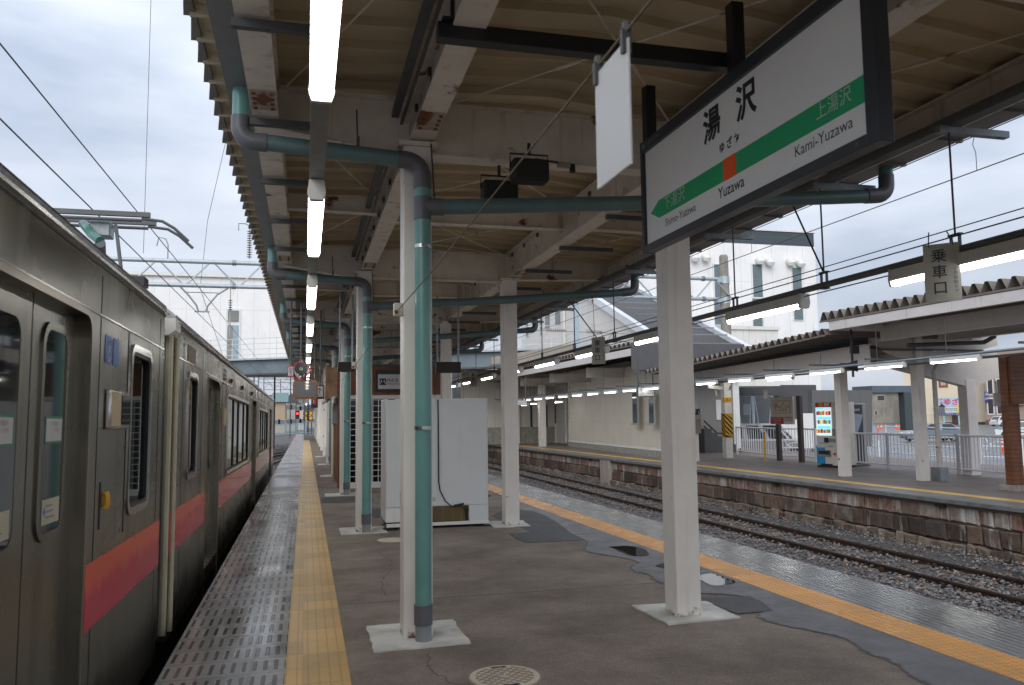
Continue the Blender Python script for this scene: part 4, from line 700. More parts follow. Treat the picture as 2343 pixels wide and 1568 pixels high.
# car ends: steps, gangway bellows, corner cap
def _st(m_,z): m_.bar((XS-.03,6.22,z),(XS-.03,6.285,z),.05,.012,(0,0,1))
many('end_step',_st,[-.05+.2*i for i in range(12)],stb,c1)
m_=MB()
for k in range(7): y=6.235+k*.062; ring_=[(-2.93,.0),(-1.99,.0),(-1.99,1.95),(-2.93,1.95)]; m_.box(-2.95,-1.97,y,y+.03,-.02,1.97)
part('gangway_bellows',m_,rubber,c1)
m_=MB(); m_.tube([(XS-.02,6.60,-.1),(XS-.02,6.60,2.14)],.028,8); m_.tube([(XS+.015,6.72,-.1),(XS+.015,6.72,2.14)],.02,8); part('corner_rail',m_,mat('cream_tube',(.50,.46,.33),.4),c2)
part('corner_cap',MB().prism([(XS-.10,6.52,2.14),(XS-.10,6.52,2.27),(XS+.03,6.52,2.27),(XS+.03,6.52,2.18),(XS-.02,6.52,2.14)],(0,.26,0)),white,c2)
part('rating_plate',MB().box(XS,XS+.004,7.42,7.95,2.02,2.16),mat('plate_brown',(.16,.09,.055),.5),c2)
m_=MB()
for k in range(4): m_.box(XS,XS+.006,10.6,10.95,1.98+.052*k,2.012+.052*k)
part('vent_slots',m_,black,c2)
for y in(11.6,13.6,16.0): part('side_marker',MB().tube([(XS,y,2.07),(XS+.03,y,2.07)],.035,10),mat('marker_brown',(.10,.03,.02),.3),c2)
part('route_plate',MB().box(XS,XS+.02,10.55,10.85,1.45,1.68),mat('beige_panel',(.55,.42,.25),.45),c2)
m_=MB()
for a,b in((11.5,15),(18.8,22.6)): m_.box(-3.75,-3.3,a,b,.25,.7); m_.box(-1.62,-1.2,a,b,.25,.65)
part('bench_seat',m_,seatm,c2)
# pantograph on the second car
pg=part('pantograph',MB().bar((-2.95,8.6,2.98),(-2.95,10.6,2.98),.06,.06).bar((-1.95,8.6,2.98),(-1.95,10.6,2.98),.06,.06).bar((-2.95,8.6,2.98),(-1.95,8.6,2.98),.06,.06).bar((-2.95,10.6,2.98),(-1.95,10.6,2.98),.06,.06),dgrey,c2)
insm=mat('insulator_green',(.045,.16,.125),.22,var=.1)
for x in(-2.95,-1.95):
    for y in(8.6,10.6):
        m_=MB(); m_.tube([(x,y,2.62),(x,y,2.95)],.05,12)
        for k in range(4): z=2.70+k*.065; m_.tube([(x,y,z-.012),(x,y,z+.012)],.1,16,rs=[.105,.075])
        part('insulator',m_,insm,pg)
part('head',MB().bar((-2.98,8.90,3.66),(-1.60,8.90,3.66),.045,.05).bar((-2.98,9.25,3.66),(-1.60,9.25,3.66),.045,.05).tube([(-2.9,8.9,3.60),(-1.68,8.9,3.60)],.018,8).tube([(-2.9,9.25,3.60),(-1.68,9.25,3.60)],.018,8),dgrey,pg)
for y in(8.9,9.25): part('horn',MB().tube([(-1.68,y,3.62),(-1.48,y,3.60),(-1.36,y,3.53),(-1.22,y,3.40)],.016,8),dgrey,pg); part('horn',MB().tube([(-2.9,y,3.62),(-3.1,y,3.60),(-3.22,y,3.53),(-3.36,y,3.40)],.016,8),dgrey,pg)
part('upper_arm',MB().tube([(-2.28,9.08,3.58),(-2.12,8.75,3.40),(-2.0,8.6,3.30)],.045,10),insm,pg); part('lower_arm',MB().tube([(-2.0,8.6,3.28),(-2.2,9.6,3.12),(-2.4,10.5,3.02)],.05,10),dgrey,pg); part('spring_box',MB().box(-2.2,-2.0,8.98,9.18,3.44,3.60),mgrey,pg,bevel=.01)
part('link_rod',MB().tube([(-1.95,9.0,3.56),(-1.86,8.7,3.32),(-1.80,8.6,3.02)],.018,8),dgrey,pg)
m_=MB(); m_.tube([(-1.55,7.7,2.60),(-1.55,7.7,2.70)],.07,10).box(-1.62,-1.40,7.6,7.8,2.70,2.78); part('roof_antenna',m_,black,c2)
for t in(c1,c2): t.rotation_euler.x=-.0115
# =================================================================== overhead line equipment
YT=33.0; KT=YT/24.3
def zT(z): return 1.5+(z-1.5)*KT
oh=thing('catenary_beam','galvanised tube truss carried across all tracks to a concrete pole','catenary beam',(0,YT,zT(5.3))); tb_=mat('galv_tube',(.40,.46,.50),.45,.4,var=.12,sc=8)
part('upper_chord',MB().tube([(-20,YT,zT(5.99)),(18.2,YT,zT(5.99))],.085,12),tb_,oh); part('lower_chord',MB().tube([(-20,YT,zT(5.30)),(18.2,YT,zT(5.30))],.085,12),tb_,oh)
def _dg(m_,x): m_.tube([(x,YT,zT(5.32)),(x+.62*KT,YT,zT(5.97))],.034,7)
def _dh(m_,x): m_.tube([(x+.74*KT,YT,zT(5.97)),(x+1.36*KT,YT,zT(5.32))],.034,7)
xs=[(-15.6+1.45*i)*KT+.9 for i in range(20)]; many('diagonal',_dg,xs,tb_,oh); many('diagonal',_dh,xs,tb_,oh)
for x in(-2.05*KT,5.0*KT,12.9*KT):
    for z in(zT(5.3),zT(5.99)): part('flange_joint',MB().tube([(x-.06,YT,z),(x-.02,YT,z)],.12,12).tube([(x+.02,YT,z),(x+.06,YT,z)],.12,12).tube([(x-.08,YT,z),(x+.08,YT,z)],.09,12),mgrey,oh)
def inss(m_,p,q,n=8,r=.07):
    p,q=Vector(p),Vector(q); m_.tube([p,q],.022,7)
    for k in range(n): c=p.lerp(q,(k+1)/(n+1)); d=(q-p).normalized()*.013; m_.tube([c-d,c+d],r,12,rs=[r,r*.55])
porc=mat('porcelain',(.36,.33,.30),.3,var=.15)
m_=MB(); inss(m_,(-2.227,YT,7.774),(-2.227,YT,8.996),12,.11); part('post_insulator',m_,porc,oh); part('insulator_hook',MB().tube([(-2.227,YT,8.969),(-2.254,YT,9.105),(-2.377,YT,9.186),(-2.648,YT,9.186),(-2.648,YT,8.901)],.022,8),mgrey,oh)
part('feeder_hook',MB().tube([(-5.228,YT,7.611),(-5.228,YT,8.222),(-5.323,YT,8.453),(-5.568,YT,8.507),(-5.636,YT,8.154)],.022,8),mgrey,oh)
part('cantilever',MB().tube([(-4.753,YT,6.593),(-4.481,YT,6.321),(-4.142,YT,5.873),(-4.074,YT,5.642)],.035,8).tube([(-2.988,YT,6.593),(-3.395,YT,6.321),(-3.735,YT,5.873),(-3.802,YT,5.642)],.035,8).tube([(-4.617,YT,6.389),(-3.259,YT,6.389)],.02,8).tube([(-4.210,YT,5.642),(-3.667,YT,5.642)],.03,8),mgrey,oh)
m_=MB(); p=gy(528,650,YT); inss(m_,(p.x,YT,zT(4.95)),(p.x,YT,zT(4.55)),5,.09); m_.tube([(p.x,YT,zT(5.45)),(p.x,YT,zT(3.85))],.022,6); part('string_insulator',m_,porc,oh)
p=gy(1320,757,YT); zb=gy(1320,805,YT).z; part('drop_post',MB().box(p.x-.10,p.x+.10,YT-.05,YT+.05,zb,zT(5.25)),mat('pale_blue_post',(.36,.46,.52),.45),oh,bevel=.01)
m_=MB(); inss(m_,(p.x-1.43,YT,p.z),(p.x-.48,YT,p.z),9,.09); inss(m_,(p.x+.38,YT,p.z-.03),(p.x+1.22,YT,p.z-.05),8,.09); m_.tube([(p.x-1.9,YT,p.z),(p.x+2.38,YT,p.z-.10)],.02,6); part('string_insulator',m_,porc,oh)
q=gy(1355,660,YT); m_=MB(); inss(m_,(q.x,YT,q.z+.2),(q.x,YT,q.z-.68),6,.09); m_.tube([(q.x,YT,zT(5.25)),(q.x+.03,YT,q.z-.68),(q.x+.06,YT,p.z-.1)],.014,6); part('string_insulator',m_,mat('red_insulator',(.18,.09,.07),.3),oh)
part('registration_arm',MB().tube([(p.x+1.63,YT,p.z-.1),(p.x+1.3,YT,p.z-.48),(p.x+1.77,YT,p.z-.41),(p.x+2.3,YT,p.z-.45),(p.x+2.5,YT,p.z-.75)],.032,8),mgrey,oh)
polm=mat('old_concrete_pole',(.27,.255,.225),.85,var=.25,sc=3,bump=.4,streak=.8)
YP=33.3; pp=gy(1659,690,YP); pr_=thing('concrete_pole','round weathered concrete pole with two steel clamps in front of the white tower','pole',(pp.x,YP,-1.1)); part('shaft',MB().tube([(pp.x,YP,-1.2),(pp.x,YP,zT(6.82))],.23,20,rs=[.29,.20]),polm,pr_); part('pole_top',MB().tube([(pp.x,YP,zT(6.82)),(pp.x,YP,zT(6.87))],.2,20,rs=[.20,.16]),polm,pr_)
for z in(zT(5.99),zT(5.30)): part('clamp_band',MB().tube([(pp.x,YP,z-.17),(pp.x,YP,z+.17)],.24,20).box(pp.x-.46,pp.x-.14,YP-.15,YP+.05,z-.12,z+.12),tb_,pr_,bevel=.004)
def wires(name,label,pts,r=.007,cat='wire'): return single(name,MB().tube(pts,r,6),wire,label,cat)
a=gx(0,100,-2.3); b=gx(0,272,-2.3)
wires('messenger_wire','upper overhead wire above the train, crossing the sky at upper left',[(-2.3,0,a.z+.1),(-2.3,a.y,a.z),(-2.3,33,a.z-.02),(-2.3,60,a.z)])
wires('contact_wire','lower overhead wire above the train that the pantograph reaches',[(-2.3,0,b.z),(-2.3,b.y,b.z),(-2.35,33,b.z),(-2.3,60,b.z)])
v0=gy(331,486,YT); wires('vertical_wire','thin vertical wire rising from the pantograph into the sky',[(v0.x,YT,v0.z-1.6),(v0.x,YT,22)],.011)
v1=gy(475,505,YT); v2=gy(521,305,YT); wires('feeder_wire','thin wire rising from the tall insulator to the canopy eave',[v1,v1+(v2-v1)*1.6],.011)
v3=gy(458,660,YT); wires('feeder_wire','thin wire sagging down from the tall insulator towards the footbridge',[v1,v3,Vector((-4.5,49,4.6))],.010)
a=gx(2343,263.6,10.1); b=gx(2343,351,10.1)
wires('messenger_wire','upper of the two overhead wires over the right hand track',[(10.1,-3,a.z),(10.1,a.y,a.z),(10.0,30,a.z-.1),(9.7,60,a.z-.3)],.009)
wires('contact_wire','lower of the two overhead wires over the right hand track',[(10.1,-3,b.z),(10.1,b.y,b.z),(10.0,30,b.z),(9.7,60,b.z)],.009)
for k,(x,y) in enumerate(((2230,310),(1717,497))):
    r_=ray(x,y); p=EYE+r_*((10.08)/r_.x); c=single('dropper_wire',MB().tube([(p.x,p.y,a.z+.01),(p.x,p.y+.05,(a.z+b.z)/2+.15),(p.x,p.y,(a.z+b.z)/2),(p.x,p.y,b.z)],.006,5),wire,['small looped dropper between the overhead wires against open sky','small looped dropper between the overhead wires before the white tower'][k],'dropper')
for k in range(4): wires('far_wire',['topmost','second highest','third highest','lowest'][k]+' thin distant wire over the far curving track',[(-9,52,5.2+k*.5),(-1+k*.5,110,5.0+k*.6),(10,170,5+k*.8)],.02)
def gantry(y,x0,x1,z0,z1,label):
    t=thing('catenary_gantry',label,'gantry',(x0,y,-1.1)); part('beam',MB().bar((x0,y,z1),(x1,y,z1),.10,.10).bar((x0,y,z0),(x1,y,z0),.10,.10),dgrey,t); m_=MB(); n=int((x1-x0)/2)
    for i in range(n): a_=x0+(x1-x0)*i/n; b_=x0+(x1-x0)*(i+1)/n; m_.bar((a_,y,z0),((a_+b_)/2,y,z1),.05,.05,(0,1,0)); m_.bar(((a_+b_)/2,y,z1),(b_,y,z0),.05,.05,(0,1,0))
    part('lattice',m_,dgrey,t)
    for x in(x0,x1): part('post',MB().tube([(x,y,-1.1),(x,y,z1+1.5)],.11,8),mgrey,t)
gantry(92,-5.5,9,7.2,8.6,'nearer dark lattice gantry over the distant tracks'); gantry(128,-7,12,7.4,8.8,'middle dark lattice gantry over the distant tracks'); gantry(165,-8,16,7.0,8.4,'farthest dark lattice gantry over the distant tracks')
# =================================================================== waiting room and other things on the near platform
woodb=mat('brown_boards',(.17,.062,.026),.5,var=.35,sc=3,streak=.3,dirt=(.05,.02,.012)); woodo=mat('weathered_board',(.24,.13,.07),.6,var=.4,sc=5,streak=.4)
def boards_bump(m,pitch=.09,axis='Z'):
    t=m.node_tree; b=t.nodes['Principled BSDF']; tc=N(t,'ShaderNodeTexCoord'); sp=N(t,'ShaderNodeSeparateXYZ'); t.links.new(tc.outputs['Object'],sp.inputs[0]); f=math_(t,'FRACT',math_(t,'DIVIDE',math_(t,'ADD',sp.outputs[axis],50),pitch)); q=N(t,'ShaderNodeMapRange'); q.inputs['From Max'].default_value=.10; t.links.new(f,q.inputs[0])
    bp=N(t,'ShaderNodeBump'); bp.inputs['Strength'].default_value=.8; bp.inputs['Distance'].default_value=.01; t.links.new(q.outputs[0],bp.inputs['Height']); t.links.new(bp.outputs[0],b.inputs['Normal'])
boards_bump(woodb)
def panels(name,col,pw=.9,axis='X',ph=None,dark=.72,rough=.5,var=.05):
    """wall cladding with thin vertical joints every pw metres (and horizontal ones every ph)"""
    m=mat(name,col,rough,var=var,sc=.7,streak=.12,dirt=tuple(c*.55 for c in col)); t=m.node_tree; b=t.nodes['Principled BSDF']; src=b.inputs['Base Color'].links[0].from_socket; tc=N(t,'ShaderNodeTexCoord'); sp=N(t,'ShaderNodeSeparateXYZ'); t.links.new(tc.outputs['Object'],sp.inputs[0])
    def ln(o,p,w): f=math_(t,'FRACT',math_(t,'DIVIDE',math_(t,'ADD',o,500),p)); q=N(t,'ShaderNodeMapRange'); q.inputs['From Min'].default_value=w/p; q.inputs['From Max'].default_value=w/p*.6; t.links.new(f,q.inputs[0]); return q.outputs[0]
    k=ln(sp.outputs[axis],pw,.03)
    if ph: k=math_(t,'MAXIMUM',k,ln(sp.outputs['Z'],ph,.03))
    x=N(t,'ShaderNodeMix',data_type='RGBA'); t.links.new(k,x.inputs[0]); t.links.new(src,x.inputs['A']); x.inputs['B'].default_value=(*[c*dark for c in col],1); t.links.new(x.outputs['Result'],b.inputs['Base Color']); return m
winG=glass('window_glass',(.035,.045,.05),.06); alum=plain('aluminium',(.45,.45,.44),.35,.5)
wr=thing('waiting_room','brown boarded waiting room with white glass lattice behind the white cabinet','waiting room',(1.8,17.4,0)); YW=17.38
part('fascia',MB().box(.64,3.05,YW,YW+.10,1.96,2.56),woodb,wr); part('roof',MB().box(.60,3.1,YW+.02,24.2,2.56,2.62),dgrey,wr)
part('side_fascia',MB().box(.42,.50,YW+.15,20.6,1.86,2.60),woodo,wr); part('fascia_end',MB().prism([(.40,YW+.05,2.55),(.64,YW,2.55),(.64,YW,1.97),(.40,YW+.05,1.86)],(0,.06,0)),woodo,wr)
part('side_edge',MB().box(.39,.425,YW+.05,20.6,1.82,1.90),mat('edge_trim',(.4,.36,.28),.5),wr)
for x in(.66,2.92): part('corner_post',MB().box(x,x+.10,YW,YW+.10,.02,1.96),woodb,wr)
part('side_wall',MB().box(.70,.76,YW+.1,24,.02,1.96),woodb,wr); part('back_wall',MB().box(.76,3.0,23.9,24,.02,2.5),mat('inner_wall',(.3,.3,.28),.7),wr); part('right_wall',MB().box(2.96,3.0,YW+.12,24,.02,2.5),woodb,wr)
part('side_pipe',MB().tube([(.60,YW+.55,.1),(.60,YW+.55,1.8)],.022,8),mat('yellowed_pipe',(.35,.27,.12),.5),wr); part('meter_box',MB().box(.56,.68,YW+.42,YW+.62,1.35,1.75),mgrey,wr,bevel=.01)
m_=MB(); x=.80
while x<2.9: m_.box(x-.007,x+.007,YW+.03,YW+.05,.12,1.90); x+=.118
z=.12
while z<1.91: m_.box(.78,2.92,YW+.028,YW+.048,z-.006,z+.006); z+=.124
part('lattice',m_,white,wr,smooth=False); part('lattice_glass',MB().box(.78,2.92,YW+.06,YW+.066,.12,1.90),tg,wr); part('sill',MB().box(.76,2.94,YW-.01,YW+.09,.0,.12),white,wr); part('lintel',MB().box(.76,2.94,YW+.015,YW+.09,1.88,1.96),white,wr)
m_=MB(); m_.box(1.2,2.7,20.5,20.9,.35,.40); m_.box(1.2,2.7,20.9,20.95,.4,.8); part('bench',m_,mat('bench_teal',(.08,.25,.24),.5),wr); part('poster',MB().box(1.5,1.9,23.86,23.89,1.0,1.6),plain('poster_yellow',(.6,.45,.1),.5),wr)
ws=thing('room_sign','white waiting room sign in a dark frame on the brown boards behind the green pipe','sign',(1.9,YW-.05,2.05)); part('frame',MB().box(1.44,2.55,YW-.05,YW-.002,2.04,2.49),fr,ws,bevel=.004); part('face',MB().box(1.49,2.50,YW-.056,YW-.049,2.085,2.40),plain('sign_face',(.55,.56,.58),.4),ws); yy=YW-.0575
part('pictogram_square',MB().box(1.52,1.66,yy,yy+.002,2.17,2.31),inkb,ws); m_=MB()
for s in(-1,1): m_.prism([(1.59+s*.045,yy-.001,2.275),(1.59+s*.02,yy-.001,2.275),(1.59+s*.02,yy-.001,2.25),(1.59+s*.045,yy-.001,2.25)],(0,.001,0)); m_.prism([(1.59+s*.06,yy-.001,2.19),(1.59+s*.012,yy-.001,2.245),(1.59+s*.03,yy-.001,2.25),(1.59+s*.065,yy-.001,2.21)],(0,.001,0))
part('pictogram_figures',m_,plain('sign_face2',(.6,.6,.6),.4),ws,smooth=False)
m_=MB(); m_.text('待合室',.085,(1.80,yy,2.265),(1,0,0),(0,0,1)); m_.text('Waiting Room',.052,(1.83,yy,2.195),(1,0,0),(0,0,1)); part('lettering',m_,inkb,ws,smooth=False)
for x,l in((.27,'left'),(2.35,'right')):
    a=gy(635,845,13.5) if 0 else None
# dark hanging display boxes
for (x0,y0,x1,y1,Y,l) in((773,828,811,851,12.6,'black hanging box left of the second green pipe'),(998,828,1055,853,12.6,'black hanging box between the nearest pipe and the middle column')):
    a=gy(x0,y0,Y); b=gy(x1,y1,Y); t=thing('hanging_display',l,'display',((a.x+b.x)/2,Y,b.z),'black boxes hung across the platform'); part('box',MB().box(a.x,b.x,Y,Y+.12,b.z,a.z),mat('display_brown',(.025,.015,.013),.5),t,bevel=.006); part('hanger',MB().tube([(a.x+.03,Y+.06,a.z),(a.x+.03,Y+.06,3.4)],.015,6),mgrey,t); part('hanger',MB().tube([(b.x-.03,Y+.06,a.z),(b.x-.03,Y+.06,3.4)],.015,6),mgrey,t)
pb_=thing('toilet_building','long low white building far along the platform behind the waiting room','building',(1.7,31,0)); pw_=panels('white_cladding_side',(.66,.63,.58),.9,'Y'); part('wall',MB().box(.78,2.7,31,52,.35,2.7),pw_,pb_); part('plinth',MB().box(.76,2.72,30.98,52.02,.01,.35),conc,pb_); part('roof',MB().box(.6,2.9,30.8,52.2,2.7,2.8),dgrey,pb_); part('door',MB().box(.765,.785,36,37.2,.36,2.2),alum,pb_); part('end_panel',MB().box(.9,2.5,30.96,30.99,.5,2.5),mat('pinkish_wall',(.5,.42,.37),.6),pb_)
# mirror, signs
YM=14.0
def hang(t,x,Y,z0,z1=3.45): part('hanger',MB().tube([(x,Y,z0),(x,Y,z1)],.015,6),dgrey,t)
a=gy(673,872,YM); b=gy(725,911,YM); cx,cz=(a.x+b.x)/2,(a.z+b.z)/2
t=thing('driver_mirror','rounded rectangular mirror with brown rim under the far left lamps','mirror',(cx,YM,b.z)); m_=MB()
def rrx(x0,x1,z0,z1,r,Y): return [(p[0],Y,p[1]) for p in rr(x0,x1,z0,z1,r)]
part('rim',MB().prism(rrx(a.x-.02,b.x+.02,b.z-.02,a.z+.02,.07,YM),(0,.06,0)),mat('rim_brown',(.28,.12,.04),.5,rust=.5),t); mg=mat('mirror_face',(.16,.15,.14),.03,1,var=.02); part('glass',MB().prism(rrx(a.x+.01,b.x-.01,b.z+.01,a.z-.01,.05,YM-.008),(0,.009,0)),mg,t); hang(t,cx,YM+.05,a.z+.02)  # mirror colour darkened to imitate the dark canopy it would reflect
a=gy(689,845,YM); t=thing('repeater_light','round black signal repeater hung above the mirror','signal',(a.x,YM-.2,a.z)); part('disc',MB().tube([(a.x,YM-.2,a.z),(a.x,YM-.12,a.z)],.105,24),black,t); hang(t,a.x,YM-.16,a.z+.1); part('lower_lens',MB().tube([(a.x,YM-.2,a.z-.13),(a.x,YM-.14,a.z-.13)],.04,14),black,t); m_=MB(); m_.text('02',.06,(a.x,YM-.201,a.z-.01),(1,0,0),(0,0,1)); m_.tube([(a.x-.012,YM-.202,a.z-.135),(a.x-.012,YM-.201,a.z-.135)],.02,10); part('mark',m_,sw,t,smooth=False)
redm=plain('sign_red',(.50,.03,.04),.45)
def bsign(x0,y0,x1,y1,Y,label,frm,face,txt=None,tm=None,tsz=None,dz=0,name='hanging_sign'):
    a=gy(x0,y0,Y); b=gy(x1,y1,Y); t=thing(name,label,'sign',((a.x+b.x)/2,Y,b.z)); w=(a.z-b.z)*.07; part('board',MB().box(a.x,b.x,Y,Y+.03,b.z,a.z),frm,t); part('face',MB().box(a.x+w,b.x-w,Y-.003,Y,b.z+w+dz,a.z-w),face,t)
    if txt:
        m_=MB()
        for s,fx,fz,sz in txt: m_.text(s,sz*(a.z-b.z),(a.x+(b.x-a.x)*fx,Y-.0035,b.z+(a.z-b.z)*fz),(1,0,0),(0,0,1))
        part('lettering',m_,tm or inkb,t,smooth=False)
    hang(t,(a.x+b.x)/2,Y+.015,a.z); return t
wf=plain('sign_face2',(.6,.6,.6),.4)
bsign(658,838,672,862.5,YM,'narrow white sign with red border left of the black disc',redm,wf,[('停',.5,.72,.3),('車',.5,.45,.3),('位',.5,.2,.26)],plain('blue_ink',(.05,.08,.3),.5))
t=thing('stop_marker','white diamond sign with a red border behind the black disc','sign',(0,YM+.1,2)); a=gy(688,848,YM+.1); m_=MB()
t['label']='white diamond sign with a red border behind the black disc'
def dia(c,r,Y): return [(c.x-r,Y,c.z),(c.x,Y,c.z-r),(c.x+r,Y,c.z),(c.x,Y,c.z+r)]
part('border',MB().prism(dia(a,.20,YM+.1),(0,.02,0)),redm,t); part('face',MB().prism(dia(a,.165,YM+.095),(0,.006,0)),wf,t); hang(t,a.x,YM+.12,a.z+.15)
bsign(725,882,741,913,YM+1,'small white arrow sign right of the mirror',black,wf,[('↑',.40,.55,.6),('出口',.42,.24,.14),('Exit',.45,.12,.09)],dz=.02)
t=bsign(712,911,727,933.5,YM+4,'dark track number 3 sign with a red panel under the arrow sign',fr,fr,[('3',.33,.62,.5)],wf); a=gy(719.5,914,YM+4); b=gy(723.5,927,YM+4); part('red_panel',MB().box(a.x,b.x,YM+3.985,YM+3.995,b.z,a.z),redm,t)
t=thing('speed_marker','small grey diamond sign with a 7 far under the lamps','sign',(0,YM+12,2)); a=gy(694.5,918.5,YM+12); part('face',MB().prism(dia(a,.16,YM+12),(0,.02,0)),mat('grey_face',(.3,.3,.32),.5),t); m_=MB(); m_.text('7',.2,(a.x,YM+11.998,a.z),(1,0,0),(0,0,1)); part('number',m_,inkb,t,smooth=False); hang(t,a.x,YM+12.02,a.z+.14)
# boarding point signs on the hanging lamp rail
bsf=mat('boarding_face',(.46,.46,.42),.55,var=.08,streak=.25,dirt=(.15,.14,.12))
def boarding(y,label,z=2.2):
    t=thing('boarding_sign',label,'sign',(4.1,y,z),'boarding point signs on the lamp rail'); d=Vector((.68,-.73,0)).normalized(); w=.105; n=d.cross(Vector((0,0,1))); c=Vector((4.0,y-.05,z+.19)); part('plate',MB().obx(c,d*w,(0,0,.19),n*.002),bsf,t)
    m_=MB(); o=c+n*.0025
    for k,s in enumerate('乗車口'): m_.text(s,.092,o+Vector((0,0,.105-.105*k))-d*.015,d,(0,0,1),bold=.0012,lift=.001)
    for k,s in enumerate('②両目前ドア'): m_.text(s,.026,o+Vector((0,0,.02-.030*k))+d*.077,d,(0,0,1),lift=.001)
    part('lettering',m_,mat('faded_ink',(.05,.055,.06),.6),t,smooth=False)
    m_=MB()
    for s in(-1,1): m_.tube([c+d*s*.07+Vector((0,0,.17)),c+d*s*.07+Vector((0,0,.20)),c+d*s*.05+Vector((-.02,0,.27))],.004,5)
    part('tie_wire',m_,wire,t)
boarding(4.36,'grey board marked boarding point hung before the nearest lamps at right'); boarding(10.72,'small board marked boarding point hung beside the middle lamps of the right row'); boarding(19.5,'tiny board marked boarding point hung far along the right lamp row')
# platform end: railing, houses, signals, crossing
def railing(name,label,pts,h,n,mt,r=.025,grp=None,z=0,cat='railing'):
    t=thing(name,label,cat,(*pts[0],z),grp); A,B=Vector((*pts[0],z)),Vector((*pts[1],z)); up=Vector((0,0,1)); m_=MB(); m_.tube([A+up*h,B+up*h],r,8); m_.tube([A+up*.15,B+up*.15],r*.8,8)
    for i in range(1,n): p=A.lerp(B,i/n); m_.tube([p+up*.15,p+up*h],r*.45,6)
    part('railing_bars',m_,mt,t)
    for p in(A,B): part('post',MB().tube([p,p+up*(h+.03)],r*1.5,8),mt,t)
    return t
lb=mat('light_blue_paint',(.36,.50,.54),.5); railing('end_railing','pale blue railing closing the far end of the platform',[(-.1,74),(2.9,74)],1.1,4,lb,.03)
def house(x0,x1,y,h,d,wallc,roofc,label,ridge='x',rh=1.8):
    t=thing('house',label,'house',((x0+x1)/2,y,-1.2)); part('wall',MB().box(x0,x1,y,y+d,-1.2,h),wallc,t)
    if ridge=='x': P=[(x0-.5,y-.6,h),(x0-.5,y+d/2,h+rh),(x0-.5,y+d+.6,h)]; part('roof',MB().prism(P,(x1-x0+1,0,0)),roofc,t)
    else: P=[(x0-.6,y-.5,h),((x0+x1)/2,y-.5,h+rh),(x1+.6,y-.5,h)]; part('roof',MB().prism(P,(0,d+1,0)),roofc,t)
    for k in range(2):
        for zz in(.2,3.0):
            if zz+1.3<h: wx=x0+(x1-x0)*(.25+.45*k); w=part('window',MB().box(wx-.65,wx+.65,y-.06,y,zz+.1,zz+1.0),alum,t); part('pane',MB().box(wx-.57,wx+.57,y-.09,y-.06,zz+.18,zz+.92),mat('house_pane',(.16,.18,.19),.2),w)
    return t
beige=mat('beige_wall',(.42,.31,.22),.7,var=.08,sc=.5); grw=mat('grey_wall',(.40,.38,.34),.7,var=.1,sc=.5); tealr=mat('teal_roof',(.12,.20,.19),.5,var=.1,sc=1); darkr=mat('dark_roof',(.07,.07,.075),.5,var=.2,sc=1); pinkw=mat('pale_wall',(.52,.48,.43),.7,var=.06,sc=.5)
def hx(x,Y): return gy(x,950,Y).x
house(hx(627,150),hx(652,150),150,4.3,9,beige,tealr,'beige house with teal roof beyond the end of the train'); house(hx(656,165),hx(676,165),165,4.6,10,grw,darkr,'grey house with dark roof behind the red signal','y'); house(hx(679,185),hx(697,185),185,4.6,8,pinkw,darkr,'pale house with dark roof right of the red signal','x'); house(hx(704,210),hx(725,210),210,3.5,8,grw,darkr,'small far house behind the level crossing lights','y',1.2); house(hx(590,190),hx(618,190),190,5,9,pinkw,darkr,'far pale house hidden behind the train end')
railing('trackside_fence','long pale blue fence before the distant houses',[(hx(612,120),120),(hx(700,135),135)],1.6,46,lb,.05,z=-1.1,cat='fence')
def post_sig(x,y,Y,label,lens,cat='signal',name='rail_signal'):
    a=gy(x,y,Y); t=thing(name,label,cat,(a.x,Y,-1.1)); part('post',MB().tube([(a.x,Y,-1.1),(a.x,Y,a.z+.4)],.08,8),mgrey,t); part('hood',MB().box(a.x-.3,a.x+.3,Y-.15,Y,a.z-.75,a.z+.45),black,t,bevel=.05); part('lens',MB().tube([(a.x,Y-.2,a.z),(a.x,Y-.16,a.z)],.13,14),lens,t); return t
post_sig(680.5,946.6,118,'railway signal showing red above the distant curving track',emit('red_light',(1,.03,.02),6))
t=thing('crossing_lights','yellow and black level crossing lights on a post at the end of the platform','crossing signal',(hx(705,95),95,-1.1)); xx=hx(705,95); ymat=plain('warning_yellow',(.75,.38,.02),.5); part('post',MB().tube([(xx,95,-1.1),(xx,95,4.6)],.07,8),black,t)
for y0 in(946,957): z=gy(705,y0,95).z; part('yellow_lamp',MB().box(xx-.55,xx+.55,94.8,94.95,z-.22,z+.22),black,t); part('yellow_hood',MB().tube([(xx-.3,94.75,z),(xx-.3,94.8,z)],.2,10).tube([(xx+.3,94.75,z),(xx+.3,94.8,z)],.2,10),ymat,t)
for k,(x,Y,h) in enumerate(((664,105,6.8),(677,140,9),(697,84,5.5),(627.5,70,6.2),(713,100,5),(641,165,9))): xx=hx(x,Y); single('utility_pole',MB().tube([(xx,Y,-1.1),(xx,Y,h)],.07,8).bar((xx-.8,Y,h-.6),(xx+.8,Y,h-.6),.05,.05),dgrey,['slim pole left of the red signal','tall pole behind the red signal','short pole in front of the level crossing','pole beside the end of the train','pole right of the level crossing lights','tall pole behind the beige house'][k],'pole')
